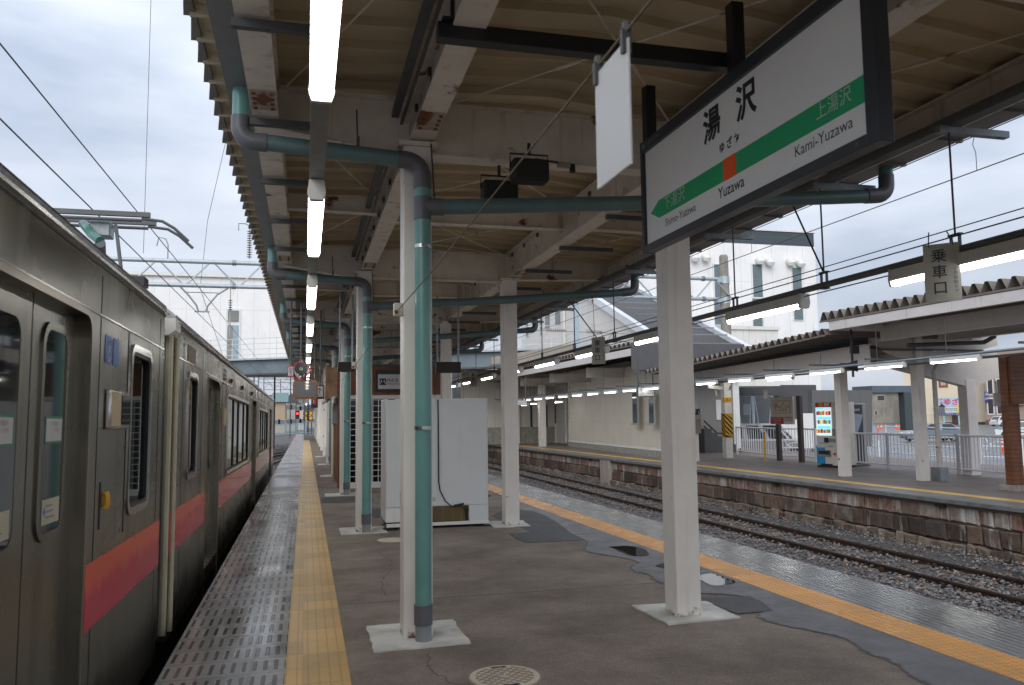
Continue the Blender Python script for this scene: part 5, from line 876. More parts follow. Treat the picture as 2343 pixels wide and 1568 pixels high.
# far hills
hm=mat('wooded_hill',(.035,.055,.035),.9,var=.3,sc=.05,bump=.5,bs=.2)
def hill(cx,cy,rx_,ry,h,nm):
    mb=MB(); n=28; V_=[];F=[]
    for i in range(n):
        for j in range(n): u=i/(n-1)*2-1; v=j/(n-1)*2-1; r=max(0,1-u*u-v*v); V_.append((cx+u*rx_,cy+v*ry,-2+h*(r**.8)*(1+.25*math.sin(u*9+v*4)+.1*random.random())))
    for i in range(n-1):
        for j in range(n-1): F.append((i*n+j,(i+1)*n+j,(i+1)*n+j+1,i*n+j+1))
    mb.mesh(V_,F); struct(nm,mb,hm)
hill(930,690,240,160,74,'hill'); hill(-150,1400,700,200,20,'hill')
# =================================================================== footbridge and white station buildings
wc=panels('white_panels_x',(.82,.82,.82),1.15,'X',4.4); wcy=panels('white_panels_y',(.70,.68,.64),2.6,'Y',1.25); steelb=mat('bridge_steel',(.16,.20,.23),.5,.2,var=.15,sc=1)
fb=thing('footbridge','grey steel footbridge girder crossing all tracks before the white buildings','footbridge',(0,50,-1.1)); A=Vector((-16,57.5,0)); B=Vector((15.2,39.2,0))
part('girder',MB().bar(A+Vector((0,0,4.5)),B+Vector((0,0,4.5)),.35,.78),steelb,fb); part('top_flange',MB().bar(A+Vector((0,0,4.95)),B+Vector((0,0,4.95)),.9,.10),mat('pale_steel',(.42,.46,.48),.5),fb); part('bottom_flange',MB().bar(A+Vector((0,0,4.05)),B+Vector((0,0,4.05)),.8,.10),dgrey,fb)
part('deck',MB().bar(A+Vector((1.2,2.2,4.5)),B+Vector((1.2,2.2,4.5)),3.2,.3),dgrey,fb)
m_=MB()
for k in range(4): m_.bar(A+Vector((0,0,5.25+.32*k)),B+Vector((0,0,5.25+.32*k)),.03,.03)
for i in range(25): p=A.lerp(B,i/24); m_.bar(p+Vector((0,0,5.0)),p+Vector((0,0,6.25)),.04,.04,(1,0,0))
part('hand_rail',m_,mat('pale_rail',(.55,.58,.6),.4),fb)
for f in(.2,.56): p=A.lerp(B,f); part('pier',MB().box(p.x-.25,p.x+.25,p.y+1,p.y+1.5,-1.2,4.1),steelb,fb)
YB=61
a=gy(330,631,YB); lbd=thing('station_building','big white panelled building over the tracks behind the left lattice beam','building',(-4,YB,-1.1)); xr=3.2
part('wall',MB().prism([(-16,YB,4.9),(xr,YB,4.9),(xr,YB,gy(640,636,YB).z-.15),(-16,YB,gy(320,628,YB).z)],(0,10,0)),wc,lbd); part('roof_edge',MB().bar((-16,YB-.1,gy(320,628,YB).z+.05),(xr,YB-.1,gy(640,636,YB).z),.3,.22),white,lbd)
for x in(-14,1.5): part('pier',MB().box(x,x+1,YB+3,YB+4,-1.2,4.9),steelb,lbd)
a=gy(518,706,YB); b=gy(549,832,YB); w_=part('window',MB().box(a.x,b.x,YB-.08,YB,4.95,a.z),mat('window_frame_white',(.7,.72,.73),.4),lbd)
c=gy(549,742,YB); part('pane',MB().box(a.x+.12,b.x-.12,YB-.11,YB-.08,c.z+.15,a.z-.15),mat('pane_grey',(.20,.21,.20),.2),w_); part('pane',MB().box(a.x+.5,b.x-.12,YB-.11,YB-.08,5.0,c.z-.1),mat('pane_blue',(.30,.40,.46),.15),w_); part('pane_shade',MB().box(a.x+.1,a.x+.5,YB-.11,YB-.08,5.0,c.z-.1),mat('pane_taupe',(.25,.24,.23),.4),w_)
# gabled station hall at right
XW=14.6; gh=thing('station_hall','white station hall with a steep dark tiled roof right of the footbridge','building',(XW+4,38,-.2))
rk0=gx(1371,689,XW); rk1=gx(1478,759,XW); dz=(rk0.z-rk1.z)/(rk0.y-rk1.y); Y0=rk1.y-2.0; Y1=rk0.y+6.5; zr=lambda y: rk1.z+dz*(y-rk1.y)
part('side_wall',MB().prism([(XW,Y0,-.2),(XW,Y0,zr(Y0)-.15),(XW,Y1,zr(Y1)-.15),(XW,Y1+9,zr(Y1)-.15-dz*9*.8),(XW,Y1+9,-.2)],(.4,0,0)),wcy,gh,smooth=False)
part('front_wall',MB().box(XW+.4,XW+3.5,Y0,Y0+.3,2.95,zr(Y0)-.25),wc,gh); part('corner_column',MB().box(XW+3.2,XW+3.5,Y0+.3,Y0+.6,-.2,2.95),white,gh); tilem=mat('roof_tile',(.060,.055,.055),.5,var=.3,sc=6); boards_bump(tilem,.35,'Y')
part('roof_slope',MB().prism([(XW+.1,Y0-.7,zr(Y0-.7)),(XW+3.4,Y0-.7,zr(Y0-.7)),(XW+3.4,Y1,zr(Y1)),(XW+.1,Y1,zr(Y1))],(0,.05,-.14)),tilem,gh,smooth=False)
for x in(XW-.12,XW+3.4): part('bargeboard',MB().bar((x,Y0-.8,zr(Y0-.8)+.03),(x,Y1,zr(Y1)+.03),.30,.34),mat('barge_white',(.66,.68,.72),.4),gh)
for k in range(7):
    y=Y0+.6+k*1.15; z=zr(y)+.28; part('snow_guard',MB().bar((XW+.4,y,z),(XW+3.2,y,z),.06,.05),mgrey,gh)
m_=MB()
for (x0,y0,x1,y1) in((1236,700,1241,765),(1248,690,1259,752),(1271,680,1283,742),(1204,705,1210,770)):
    a=gx(x0,y0,XW); b=gx(x1,y1,XW); w_=part('window',MB().box(XW-.05,XW,min(a.y,b.y),max(a.y,b.y),b.z,a.z),alum,gh); part('pane',MB().box(XW-.07,XW-.05,min(a.y,b.y)+.08,max(a.y,b.y)-.08,b.z+.1,a.z-.1),winG,w_)
p=gx(1294,720,XW); part('rain_pipe',MB().tube([(XW-.08,p.y,-.1),(XW-.08,p.y,8)],.07,8),white,gh)
an=gy(1330,790,39.0); part('lower_annex',MB().prism([(an.x-4.6,39.5,gy(1230,818,39.5).z),(an.x-.3,39.5,gy(1335,787,39.5).z),(an.x+1.4,39.5,gy(1368,835,39.5).z),(an.x-4.6,39.5,gy(1230,835,39.5).z)],(0,.4,0)),mat('annex_taupe',(.33,.30,.26),.6),gh,smooth=False)
# tower
YTW=46; sh=thing('shade_backdrop','dark shade-coloured shelter behind the mesh gates and silver van','backdrop',(25,45,-1.1)); TS=Pl((0,45.3,0),(10,45.3,0)); part('back_panel',TS.box(1683,1870,-1.1,3.2,.2),mat('shade_backdrop_grey',(.075,.075,.08),.7,var=.2,sc=.6),sh); part('pale_panel',TS.rect(MB(),1700,925,1716,950,.05,.05),mat('grey_face',(.3,.3,.32),.5),sh); part('pale_panel',TS.rect(MB(),1776,960,1825,1010,.05,.05),white,sh)  # dark panel added to stand in for the shaded interior behind the gates
tw=thing('white_tower','tall flat white tower with a dark louvred top band and narrow windows','building',(28,YTW,-.5)); a=gy(1700,518,YTW); b=gy(1861,531,YTW); xl=gy(1560,560,YTW).x-4
part('wall',MB().prism([(xl,YTW,-1.1),(b.x+.05,YTW,-1.1),(b.x+.05,YTW,gy(1860,565,YTW).z),(xl,YTW,gy(1860,565,YTW).z)],(0,9,0)),wc,tw)
lou=mat('louvre_dark',(.055,.07,.085),.5,var=.1); boards_bump(lou,.28); part('louvre_band',MB().box(gy(1640,540,YTW).x,b.x+.02,YTW+.02,YTW+8.9,gy(1860,565,YTW).z,gy(1860,534,YTW).z),lou,tw)
part('parapet',MB().box(gy(1640,540,YTW).x-.1,b.x+.12,YTW-.05,YTW+9,gy(1860,534,YTW).z,gy(1860,531,YTW).z),white,tw)
T=Pl((0,YTW,0),(10,YTW,0))
def twin(x0,y0,x1,y1,sp_=[]):
    w_=part('window',T.rect(MB(),x0,y0,x1,y1,.06,.06),white,tw); ys=[y0]+sp_+[y1]
    for a_,b_ in zip(ys,ys[1:]): part('pane',T.rect(MB(),x0+2,a_+2,x1-2,b_-2,.075,.02),mat('tower_glass',(.13,.17,.19),.12),w_)
twin(1632,604,1655,745,[687]); twin(1720,604,1745,765,[682]); twin(1812,612,1836,734,[]); 
for x,y in((1587,591),(1612,591),(1735,598),(1757,601),(1805,601),(1827,604)): p=T.at(x,y,0); part('vent_hood',MB().tube([p+Vector((0,.02,.12)),p+Vector((0,-.22,.06)),p+Vector((0,-.30,-.12)),p+Vector((0,-.28,-.26))],.3,12,rs=[.26,.28,.28,.2]),white,tw)
part('side_block',T.box(1575,1695,3.0,gy(1640,772,YTW).z,3,4.5),panels('white_panels_b',(.74,.73,.70),2.3,'X'),tw); part('side_block_cap',T.box(1573,1697,gy(1640,772,YTW).z,gy(1640,772,YTW).z+.2,3.2,4.6),white,tw)
part('side_slab',T.box(1890,1980,-1,gy(1940,745,YTW).z,3,-1),wc,tw) if 0 else None
# =================================================================== far platform: white wall, recess, stairs
WL=Pl(gz(1302,1024,OZ),gz(1512,1050,OZ)); A_=gz(1302,1022,OZ); B_=gz(1512,1047,OZ); C_=gz(1552,1053,OZ)
ww=thing('platform_house','long cream white panelled building wall on the far platform','building',A_); ivo=panels('ivory_panels',(.62,.575,.49),1.0,'Y',.9,.86); dn=WL.n*-1
P=[A_,C_]; part('wall',MB().prism([A_+Vector((0,0,.30)),C_+Vector((0,0,.30)),C_+Vector((0,0,3.55)),A_+Vector((0,0,3.9))],dn*.35),ivo,ww,smooth=False); part('plinth',MB().prism([A_+WL.n*.04,C_+WL.n*.04,C_+WL.n*.04+Vector((0,0,.26)),A_+WL.n*.04+Vector((0,0,.26))],dn*.45),conc,ww,smooth=False); part('base_trim',MB().prism([A_+WL.n*.06+Vector((0,0,.26)),C_+WL.n*.06+Vector((0,0,.26)),C_+WL.n*.06+Vector((0,0,.31)),A_+WL.n*.06+Vector((0,0,.31))],dn*.45),white,ww,smooth=False)
for x0,x1 in((1448.5,1460.5),(1486,1498.5)): w_=part('window',WL.rect(MB(),x0,897,x1,972,.04,.05),alum,ww); part('pane',WL.rect(MB(),x0+1.3,899,x1-1.3,968,.05,.02),winG,w_); part('sill',WL.rect(MB(),x0-.5,969,x1+.5,973,.10,.1),alum,ww)
m_=MB(); WL.txt(m_,'湯',1304,945,5); WL.txt(m_,'沢',1304,951,5); WL.txt(m_,'駅',1304,957,5); part('small_lettering',m_,inkb,ww,smooth=False)
# recessed grey wall with windows
YR=46.5; rw2=thing('recessed_wall','shaded grey wall with narrow windows set back behind the far platform canopy','wall',(14,YR,OZ)); a=gy(1208,1000,YR); b=gy(1304,1000,YR); T2=Pl((0,YR,0),(10,YR,0))
part('upper_wall',MB().box(a.x-4,b.x+.5,YR,YR+.3,.78,4.2),panels('white_panels_c',(.60,.57,.52),.95,'X'),rw2); part('lower_wall',MB().box(a.x-4,b.x+.5,YR-.06,YR+.3,OZ,.78),conc,rw2)
for x0,x1 in((1212,1218),(1232,1238),(1247,1253),(1268,1273),(1286,1291)): w_=part('window',T2.rect(MB(),x0,924,x1,980,.05,.05),alum,rw2); part('pane',T2.rect(MB(),x0+1,926,x1-1,978,.06,.02),winG,w_)
p=T2.at(1270.5,990,.08); part('rain_pipe',MB().tube([(p.x,p.y,OZ),(p.x,p.y,.9),(p.x+.25,p.y,1.2),(p.x+.25,p.y,3.9)],.05,8),white,rw2)
wb=thing('distant_white_wall','small bright white wall at the far end of the opposite platform','wall',(13,55,OZ)); T3=Pl((0,56,0),(10,56,0)); part('wall',T3.box(1100,1200,.75,5.2,.3),white,wb); part('base',T3.box(1100,1200,OZ,.75,.3,.05),conc,wb)
dk=single('dark_structure',Pl((0,58,0),(10,58,0)).box(1040,1235,2.4,4.9,1.0),mat('understructure_grey',(.07,.07,.075),.7),'dark louvred structure below the right end of the footbridge','structure')  # plain dark grey block for the bridge understructure
# stairs alcove
YS=29.5; st=thing('stair_alcove','grey walled stairway with double handrail going down beside the striped post','stairs',(14.5,YS,OZ)); T4=Pl((0,YS+2.5,0),(10,YS+2.5,0)); sg_=mat('alcove_grey',(.24,.235,.22),.7,var=.08,sc=1)
part('back_wall',T4.box(1592,1664,OZ,3.4,.2),sg_,st); part('light_strip',T4.rect(MB(),1638,915,1650,961,.04,.05),plain('bright_panel',(.72,.74,.75),.4),st); part('notice',T4.rect(MB(),1661-9,943,1656-.5,956,.03,.03),mat('notice_brown',(.3,.25,.18),.5),st)
m_=MB()
for k in range(6): p=T4.at(1600+0,1040,0); m_.box(p.x-.2,p.x+1.55-.28*k,YS+1.6,YS+2.45,OZ+.17*k,OZ+.17*(k+1))
part('steps',m_,mat('step_dark',(.06,.06,.06),.7),st,smooth=False)
for dzp in(0,12): q=[T4.at(1602,963+dzp,.35),T4.at(1632,991+dzp,.35),T4.at(1655,992+dzp,.35)]; part('handrail',MB().tube(q,.035,8),plain('handrail_black',(.03,.03,.03),.4),st)
# =================================================================== far canopies
zig=mat('folded_roof',(.155,.135,.115),.6,var=.15,sc=2); fas=mat('fascia_paint',(.66,.62,.60),.45,var=.06,rust=.15,streak=.12,dirt=(.4,.35,.3)); shade=mat('canopy_beam',(.56,.52,.48),.5,var=.06,rust=.2)
def folded(ya_,yb_,k,z0,z1,depth,drop=0,pitch=.28,h=.17):
    """folded plate roof: trapezoid waves along y, front edge on the line k, height z0 at ya_ and z1 at yb_"""
    mb=MB(); y=ya_; pr=[(0,0),(.10,h),(.17,h),(.27,0),(.28,0)]
    while y<yb_:
        f=(y-ya_)/(yb_-ya_); z=z0+(z1-z0)*f
        for (a,za),(b,zb) in zip(pr,pr[1:]):
            s=pitch/.28; A=(oX(k,y+a*s),y+a*s,z+za); B=(oX(k,y+b*s),y+b*s,z+zb); C=(B[0]+depth,B[1],B[2]+drop); D=(A[0]+depth,A[1],A[2]+drop); mb.face([A,B,C,D]); mb.face([D,C,B,A][:] if 0 else [(p[0],p[1],p[2]+.008) for p in (D,C,B,A)])
        mb.face([(oX(k,y)-.004,y,z-.03),(oX(k,y+pitch)-.004,y+pitch,z-.03),(oX(k,y+pitch)-.004,y+pitch,z+.012),(oX(k,y)-.004,y,z+.012)]); y+=pitch
    return mb
uc=thing('far_canopy','higher section of the far platform canopy with zigzag roof edge at right','canopy',(14,12,OZ)); part('folded_roof',folded(-4,16.2,12.4,3.60,3.60,4.6,-.05,.28,.20),zig,uc,smooth=False)
part('fascia_beam',MB().bar((oX(12.46,-4),-4,3.46),(oX(12.46,15.7),15.7,3.46),.10,.20),fas,uc,bevel=.004); m_=MB(); m_.prism([(oX(12.4,16.2),16.22,3.60),(oX(12.4,16.2)+.2,16.22,3.60),(oX(12.4,16.2)+.2,16.22,3.38),(oX(12.4,16.2)+.05,16.22,3.38)],(4.4,0,0)) if 0 else m_.box(oX(12.42,16.0),oX(12.42,16.0)+4.4,15.7,16.15,3.36,3.58); part('end_fascia',m_,fas,uc)
part('soffit_beam',MB().ibeam((oX(13.6,-4),-4,3.28),(oX(13.6,15.9),15.9,3.28),.2,.34).ibeam((oX(15.2,-4),-4,3.28),(oX(15.2,15.9),15.9,3.28),.2,.34),shade,uc,smooth=False)
hcol=lambda mb,x,y,z0,z1,w=.2:mb.ibeam((x,y,z0),(x,y,z1),w,w,.016,up=(1,0,0))
p=gz(2121,1101,OZ); Bx,By=p.x,p.y+.12
for (x,y,l) in((Bx,By,'c'),(Bx+.9,By-5.3,'d')):
    m_=MB(); m_.box(x-.11,x+.11,y-.11,y+.11,OZ,3.3); part('column',m_,fas,uc,bevel=.006); m_=MB(); m_.prism([(x-.115,y-.06,2.6),(x-1.3,y-.06,3.1),(x-1.3,y-.06,3.355),(x+2.4,y-.06,3.355),(x+2.4,y-.06,3.1),(x+.115,y-.06,2.6)],(0,.12,0)); part('bracket_beam',m_,shade,uc,smooth=False)
p=gz(2235,1088,OZ); part('column',MB().box(p.x-.15,p.x+.15,p.y,p.y+.3,OZ,2.28),fas,uc,bevel=.01); z=gy(2235,870,p.y).z; m_=MB(); m_.prism([(p.x-2.6,p.y+.02,2.1+.55),(p.x-.15,p.y+.02,z-.15),(p.x+.15,p.y+.02,z-.15),(p.x+2.2,p.y+.02,2.75),(p.x+2.2,p.y+.02,2.95),(p.x-2.6,p.y+.02,2.95)],(0,.26,0)); part('bracket_beam',m_,shade,uc,smooth=False)
p0=gz(2155,1100,OZ); dpp=part('drain_pipe',MB().tube([(p0.x,By-.1,.1),(p0.x,By-.1,2.45),(p0.x+.1,By-.1,2.62),(p0.x+1.2,By-.1,2.80),(p0.x+1.9,By-.1,2.86)],.055,12),mat('pale_pipe',(.5,.48,.43),.4),uc); part('pipe_box',MB().box(p0.x-.12,p0.x+.12,By-.25,By+.05,OZ,.12),mgrey,uc)
for z in(.6,1.55): part('clamp',MB().tube([(p0.x,By-.1,z-.02),(p0.x,By-.1,z+.02)],.062,12),MATS['steel_clamp'],dpp)
part('gutter_pipe',MB().tube([(oX(13.7,15.5),15.2,2.95),(oX(15.6,15.5),15.0,3.02),(oX(15.9,15.5),15.0,3.16)],.05,10),dgrey,uc)
lc=thing('far_canopy','lower middle section of the far platform canopy behind the big white column','canopy',(14,21,OZ)); part('folded_roof',folded(16.25,25.6,12.4,3.27,2.84,4.4,-.02,.28,.15),zig,lc,smooth=False)
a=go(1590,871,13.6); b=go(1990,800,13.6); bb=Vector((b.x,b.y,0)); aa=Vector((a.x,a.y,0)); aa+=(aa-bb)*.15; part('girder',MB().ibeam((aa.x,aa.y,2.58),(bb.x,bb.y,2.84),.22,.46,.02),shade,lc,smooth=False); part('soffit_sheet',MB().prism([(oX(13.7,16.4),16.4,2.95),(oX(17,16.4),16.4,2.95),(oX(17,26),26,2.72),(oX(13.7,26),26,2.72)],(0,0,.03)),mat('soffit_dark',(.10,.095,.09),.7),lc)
for gx0,gx1,gy0 in((1924,1958,1091),(1587,1600,1056)):
    p=gz((gx0+gx1)/2,gy0,OZ); c=part('column',MB().box(p.x-.12,p.x+.12,p.y,p.y+.24,OZ,2.9),fas,lc,bevel=.006)
p=gz(1670.5,1049,OZ); sp_=thing('striped_pillar','white pillar with yellow and black hazard stripes beside the stairway','pillar',(p.x,p.y,OZ)); w=(gz(1683,1049,OZ)-gz(1658,1049,OZ)).length*.36; yellp=plain('hazard_yellow',(.72,.38,.01),.5); part('shaft',MB().box(p.x-w,p.x+w,p.y,p.y+2*w,OZ,3.0),mat('chipped_white',(.68,.65,.58),.5,rust=1.0),sp_,bevel=.01)
z0,z1=gy(1670,1001,p.y).z,gy(1670,946,p.y).z; pn=part('hazard_panel',MB().box(p.x-w-.01,p.x+w+.01,p.y-.012,p.y+2*w,z0,z1),yellp,sp_); m_=MB(); n=5; hh=(z1-z0)/n; x0,x1=p.x-w-.011,p.x+w+.011
for k in range(n+2):
    zt=z1+.12-k*hh*1.02; zz=lambda v:min(max(v,z0),z1); sl=.30
    q_=[(y_,zz(b_)) for y_,b_ in[(p.y+2*w,zt+sl),(p.y,zt),(p.y,zt-hh*.5),(p.y+2*w,zt+sl-hh*.5)]]; m_.prism([(x0-.004,y_,b_) for y_,b_ in q_],(.003,0,0))
    pl_=[(x0,zt),(x1,zt-sl),(x1,zt-sl-hh*.5),(x0,zt-hh*.5)]; pl_=[(a_,zz(b_)) for a_,b_ in pl_]; m_.prism([(a_,p.y-.016,b_) for a_,b_ in pl_],(0,.003,0))
part('black_stripes',m_,black,pn,smooth=False); z0,z1=gy(1670,921,p.y).z,gy(1670,909.5,p.y).z; pn=part('number_plate',MB().box(p.x-w-.008,p.x+w+.008,p.y-.01,p.y+w,z0,z1),yellp,sp_); m_=MB(); m_.text('15-1',.17,(p.x,p.y-.011,(z0+z1)/2),(1,0,0),(0,0,1),stretch=.8,bold=.004); part('number',m_,black,pn,smooth=False)
fc=thing('far_canopy','distant section of the far platform canopy left of the big white column','canopy',(13,36,OZ)); part('folded_roof',folded(26.8,55,12.4,3.93,3.93,4.5,0,.4,.14),zig,fc,smooth=False)
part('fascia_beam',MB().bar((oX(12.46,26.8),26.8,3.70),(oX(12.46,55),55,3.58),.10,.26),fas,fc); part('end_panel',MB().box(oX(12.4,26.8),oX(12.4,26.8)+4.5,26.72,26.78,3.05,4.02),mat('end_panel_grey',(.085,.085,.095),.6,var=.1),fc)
for k in range(6):
    y=27.6+k*4.7; x=oX(12.9,y); part('cross_beam',MB().ibeam((x,y,3.25),(x+3.2,y,3.25),.2,.42,.02),shade,fc,smooth=False)
    if k>2 : part('column',MB().box(x+1.0,x+1.35,y-.15,y+.15,OZ,3.1),fas,fc)
p=gz(1199,1010.5,OZ); part('column',MB().box(p.x-.3,p.x+.15,p.y-.15,p.y+.15,OZ,3.9),fas,fc); part('column_pipe',MB().tube([(p.x+.32,p.y,OZ),(p.x+.32,p.y,3.8)],.07,8),dgrey,fc)
# rail and lamps under the far canopies
KF=12.5; fl_=thing('far_lamp_rail','thin grey rail carrying the lamp row along the far platform','lamp rail',(oX(KF,12),12,2.5)); fz=lambda y: 2.50-.0072*(y-12)
part('rail_tube',MB().tube([(oX(KF,y),y,fz(y)+.04) for y in(-3,12,25,45)],.025,8),mgrey,fl_); part('second_rail',MB().tube([(oX(KF+.9,y),y,fz(y)+.02) for y in(9,17,25)],.025,8),dgrey,fl_)
def _fa(m_,y): x=oX(KF,y); m_.bar((x-.3,y,fz(y)+.12),(x+.9,y,fz(y)+.12),.05,.04); m_.tube([(x,y,fz(y)+.12),(x,y,3.35 if not 16<y<26 else 2.85)],.008,5)
many('support_arm',_fa,[9.2+i*1.85 for i in range(20)],dgrey,fl_)
fys=[10.0,12.15,13.98,15.85,17.66,19.45,21.25]+[24.85-.0+1.73*i for i in range(10)]
dF=Vector((-.042,1,0)); f0=None
for i,y in enumerate(fys):
    lab='%s lamp from the right in the lit row along the far platform'%(ORD[i] if i else 'nearest')
    if f0 is None: f0=lamp(oX(KF,y),y,fz(y)+.01,lab,'lamps in the row along the far platform',dF,1.13,hh=1.3,ww=1.3)
    else: dup(f0,(oX(KF,y),y,fz(y)+.01),lab)
for k,(x0,y0,x1,y1) in enumerate(((1814,866,1857,874),(1230,924,1243,922),(1208,927,1218,925))):
    y=19.9 if k==0 else 38+3*k; p=go(x0,y0,13.6); dup(f0,(p.x,p.y,p.z+.08),['single lamp under the lower far canopy behind the main row','dim lamp deep under the distant canopy, right one','dim lamp deep under the distant canopy, left one'][k])
for k,(x,y) in enumerate(((1288,920),(1247,930),(1150,925),(1110,935))):
    p=go(x,y,14.2); dup(f0,(p.x,p.y,p.z+.08),['lamp before the narrow windows of the recessed wall, right one','lamp before the narrow windows of the recessed wall, left one','small lamp right of the white cabinet, far under the canopy','smallest lamp just above the white cabinet corner'][k])
# signs and equipment on the far platform
def esign(x0,y0,x1,y1,Y,label,lines):
    T_=Pl((0,Y,0),(10,Y,0)); t=thing('hanging_sign',label,'sign',T_.at((x0+x1)/2,y1)); part('frame',T_.rect(MB(),x0,y0,x1,y1,.04,.08),fr,t); part('face',T_.rect(MB(),x0+1.3,y0+1,x1-1.3,y1-1.5,.045,.01),wf,t); m_=MB()
    for s,x,y,h in lines: T_.txt(m_,s,x,y,h,.047)
    part('lettering',m_,inkb,t,smooth=False)
    for x in(x0+3,x1-3): a=T_.at(x,y0,0); part('hanger',MB().tube([a,a+Vector((0,0,1.1))],.03,6),dgrey,t)
esign(1458,886,1497,908,26.0,'white exit and elevator sign hung over the far platform',[('↑',1466,894,10),('■',1475,892,7),('出口',1466,903,4.5),('エレベーター',1484,901,5),('Exit   Elevator',1474,906.3,2.6)])
esign(1182,916,1206,928,37.5,'small distant white direction sign under the far lamps',[('→',1200,921,6),('出口',1191,922,4.5)])
p=go(1650,893,12.4) ; t=thing('security_camera','white box security camera on the lower far canopy beam','camera',go(1642,900,12.6)); c=go(1637,887,12.7); part('body',MB().obx(c,(.20,-.08,-.03),(.03,.07,0),(0,0,.055)),mat('camera_beige',(.45,.43,.36),.5),t,bevel=.01); part('bracket',MB().tube([c,c+Vector((.03,0,-.25))],.02,8),mat('camera_beige',(.45,.43,.36),.5),t)
t=thing('horn_speaker','black horn speaker on a dark hanging post beside the first far column','speaker',go(1948,846,12.7)); c=go(1944,838,12.7); part('post',MB().tube([Vector((c.x+.08,c.y,c.z-.25)),Vector((c.x+.08,c.y,3.4))],.028,8),black,t); part('horn',MB().tube([c+Vector((.14,-.1,0)),c+Vector((-.02,.02,0)),c+Vector((-.17,.13,0))],.1,16,rs=[.14,.07,.075]),black,t); part('junction_box',MB().box(c.x+0,c.x+.2,c.y-.1,c.y-.02,c.z+.28,c.z+.46),black,t)
# fence, parking sign, vending machines
gp=mat('grey_railing_paint',(.74,.74,.78),.45,var=.06); FP=[(16.62,15.6),(16.62,17.75),(16.38,20.1),(16.15,22.4)]
for k,(a,b) in enumerate(zip(FP,FP[1:])): railing('platform_railing',['light grey bar railing panel at the right end, beside the brown timber post','light grey bar railing panel right of the black vending machine','light grey bar railing panel behind the black vending machine'][k],[a,b],1.02,19,gp,.030,'grey bar railings of the far platform',OZ)
F2=[gz(1868,1058,OZ),gz(1835,1053,OZ),gz(1780,1052,OZ),gz(1752,1048,OZ),gz(1687,1040,OZ)]
for k,(a,b) in enumerate(zip(F2,F2[1:])): railing('platform_railing',['light grey bar railing right of the parking sign','light grey bar railing below the parking sign','narrow grey railing gap left of the parking sign','light grey bar railing in front of the silver van'][k],[(a.x,a.y),(b.x,b.y)],1.10,[6,8,4,13][k],gp,.030,'grey bar railings of the far platform',OZ)
TP=Pl(gz(1777,1054,OZ),gz(1833,1058,OZ)); t=thing('parking_sign','white parking sign with red P between dark posts behind the far railing','sign',gz(1800,1056,OZ)); brp=mat('post_brown',(.06,.045,.045),.5)
for x0,x1 in((1773,1780),(1822.5,1830.5)): part('post',TP.box(x0,x1,OZ,TP.at(x0,906).z,.12),brp,t)
part('board',TP.rect(MB(),1769,908,1821,971,.12,.06),mat('sign_cream',(.62,.60,.52),.5),t); m_=MB(); a=TP.rect(m_,1775,917,1815,946,.125,.012); part('red_border',m_,redm,t); part('inner_panel',TP.rect(MB(),1776,918,1814,945,.130,.01),MATS['sign_cream'],t)
m_=MB(); TP.txt(m_,'P',1782,931,17,.134,.8,.006); part('red_letter',m_,redm,t,smooth=False); m_=MB(); TP.txt(m_,'駐車場',1799,939,6.5,.134); part('red_lettering',m_,redm,t,smooth=False); m_=MB(); TP.txt(m_,'JR',1799,923.5,6,.134); TP.txt(m_,'つばさ こまち',1799,931.5,6,.134); TP.txt(m_,'240',1784,940,4,.134); part('black_lettering',m_,brp,t,smooth=False)
part('red_notice',TP.rect(MB(),1770.5,954.5,1799.5,970,.125,.01),redm,t); m_=MB()
for k in range(3): TP.txt(m_,['JR利用の方の駐車場です','その他の方の駐車は','ご遠慮ください'][k],1785,958+k*4.3,2.6,.131)
part('notice_lettering',m_,wf,t,smooth=False); part('white_notice',TP.rect(MB(),1801,954,1820,969,.125,.01),wf,t); m_=MB(); TP.rect(m_,1801,954,1820,956,.128,.01); TP.rect(m_,1801,961,1820,962.5,.128,.01); part('notice_bars',m_,redm,t); m_=MB(); TP.txt(m_,'月極 一般 案内',1810,958.7,2.6,.131); part('notice_print',m_,inkb,t,smooth=False)
A_=gz(1868,1068,OZ); B_=gz(1917,1071,OZ); VT=Pl(A_,B_); vm=thing('vending_machine','lit drink vending machine with blue shelves on the far platform','vending machine',A_); zt=VT.at(1890,921).z; cb=mat('machine_cream',(.62,.58,.52),.4,var=.03)
part('body',VT.box(1868,1917,OZ+.06,zt,.75),cb,vm,bevel=.015); part('foot_board',VT.box(1867,1918,OZ,OZ+.06,.72,.04),black,vm)
part('header_panel',VT.rect(MB(),1867,921.5,1901,932,.03,.03),redm,vm); part('header_badge',VT.rect(MB(),1874,922.5,1884,931,.036,.01),yellp,vm); part('header_note',VT.rect(MB(),1887,922.5,1899,930,.036,.01),wf,vm)
bl=emit('display_blue',(.16,.52,.95),1.1); dw=part('display_window',VT.rect(MB(),1868,932.5,1903,997,.02,.02),emit('display_light',(.62,.72,.78),.7),vm); cans=[emit('can_'+n,c,.55) for n,c in(('green',(.08,.4,.12)),('red',(.6,.05,.04)),('orange',(.75,.3,.05)),('brown',(.22,.11,.05)),('blue',(.07,.15,.55)),('white',(.7,.7,.65)),('black',(.05,.05,.06)),('yellow',(.7,.55,.1)))]
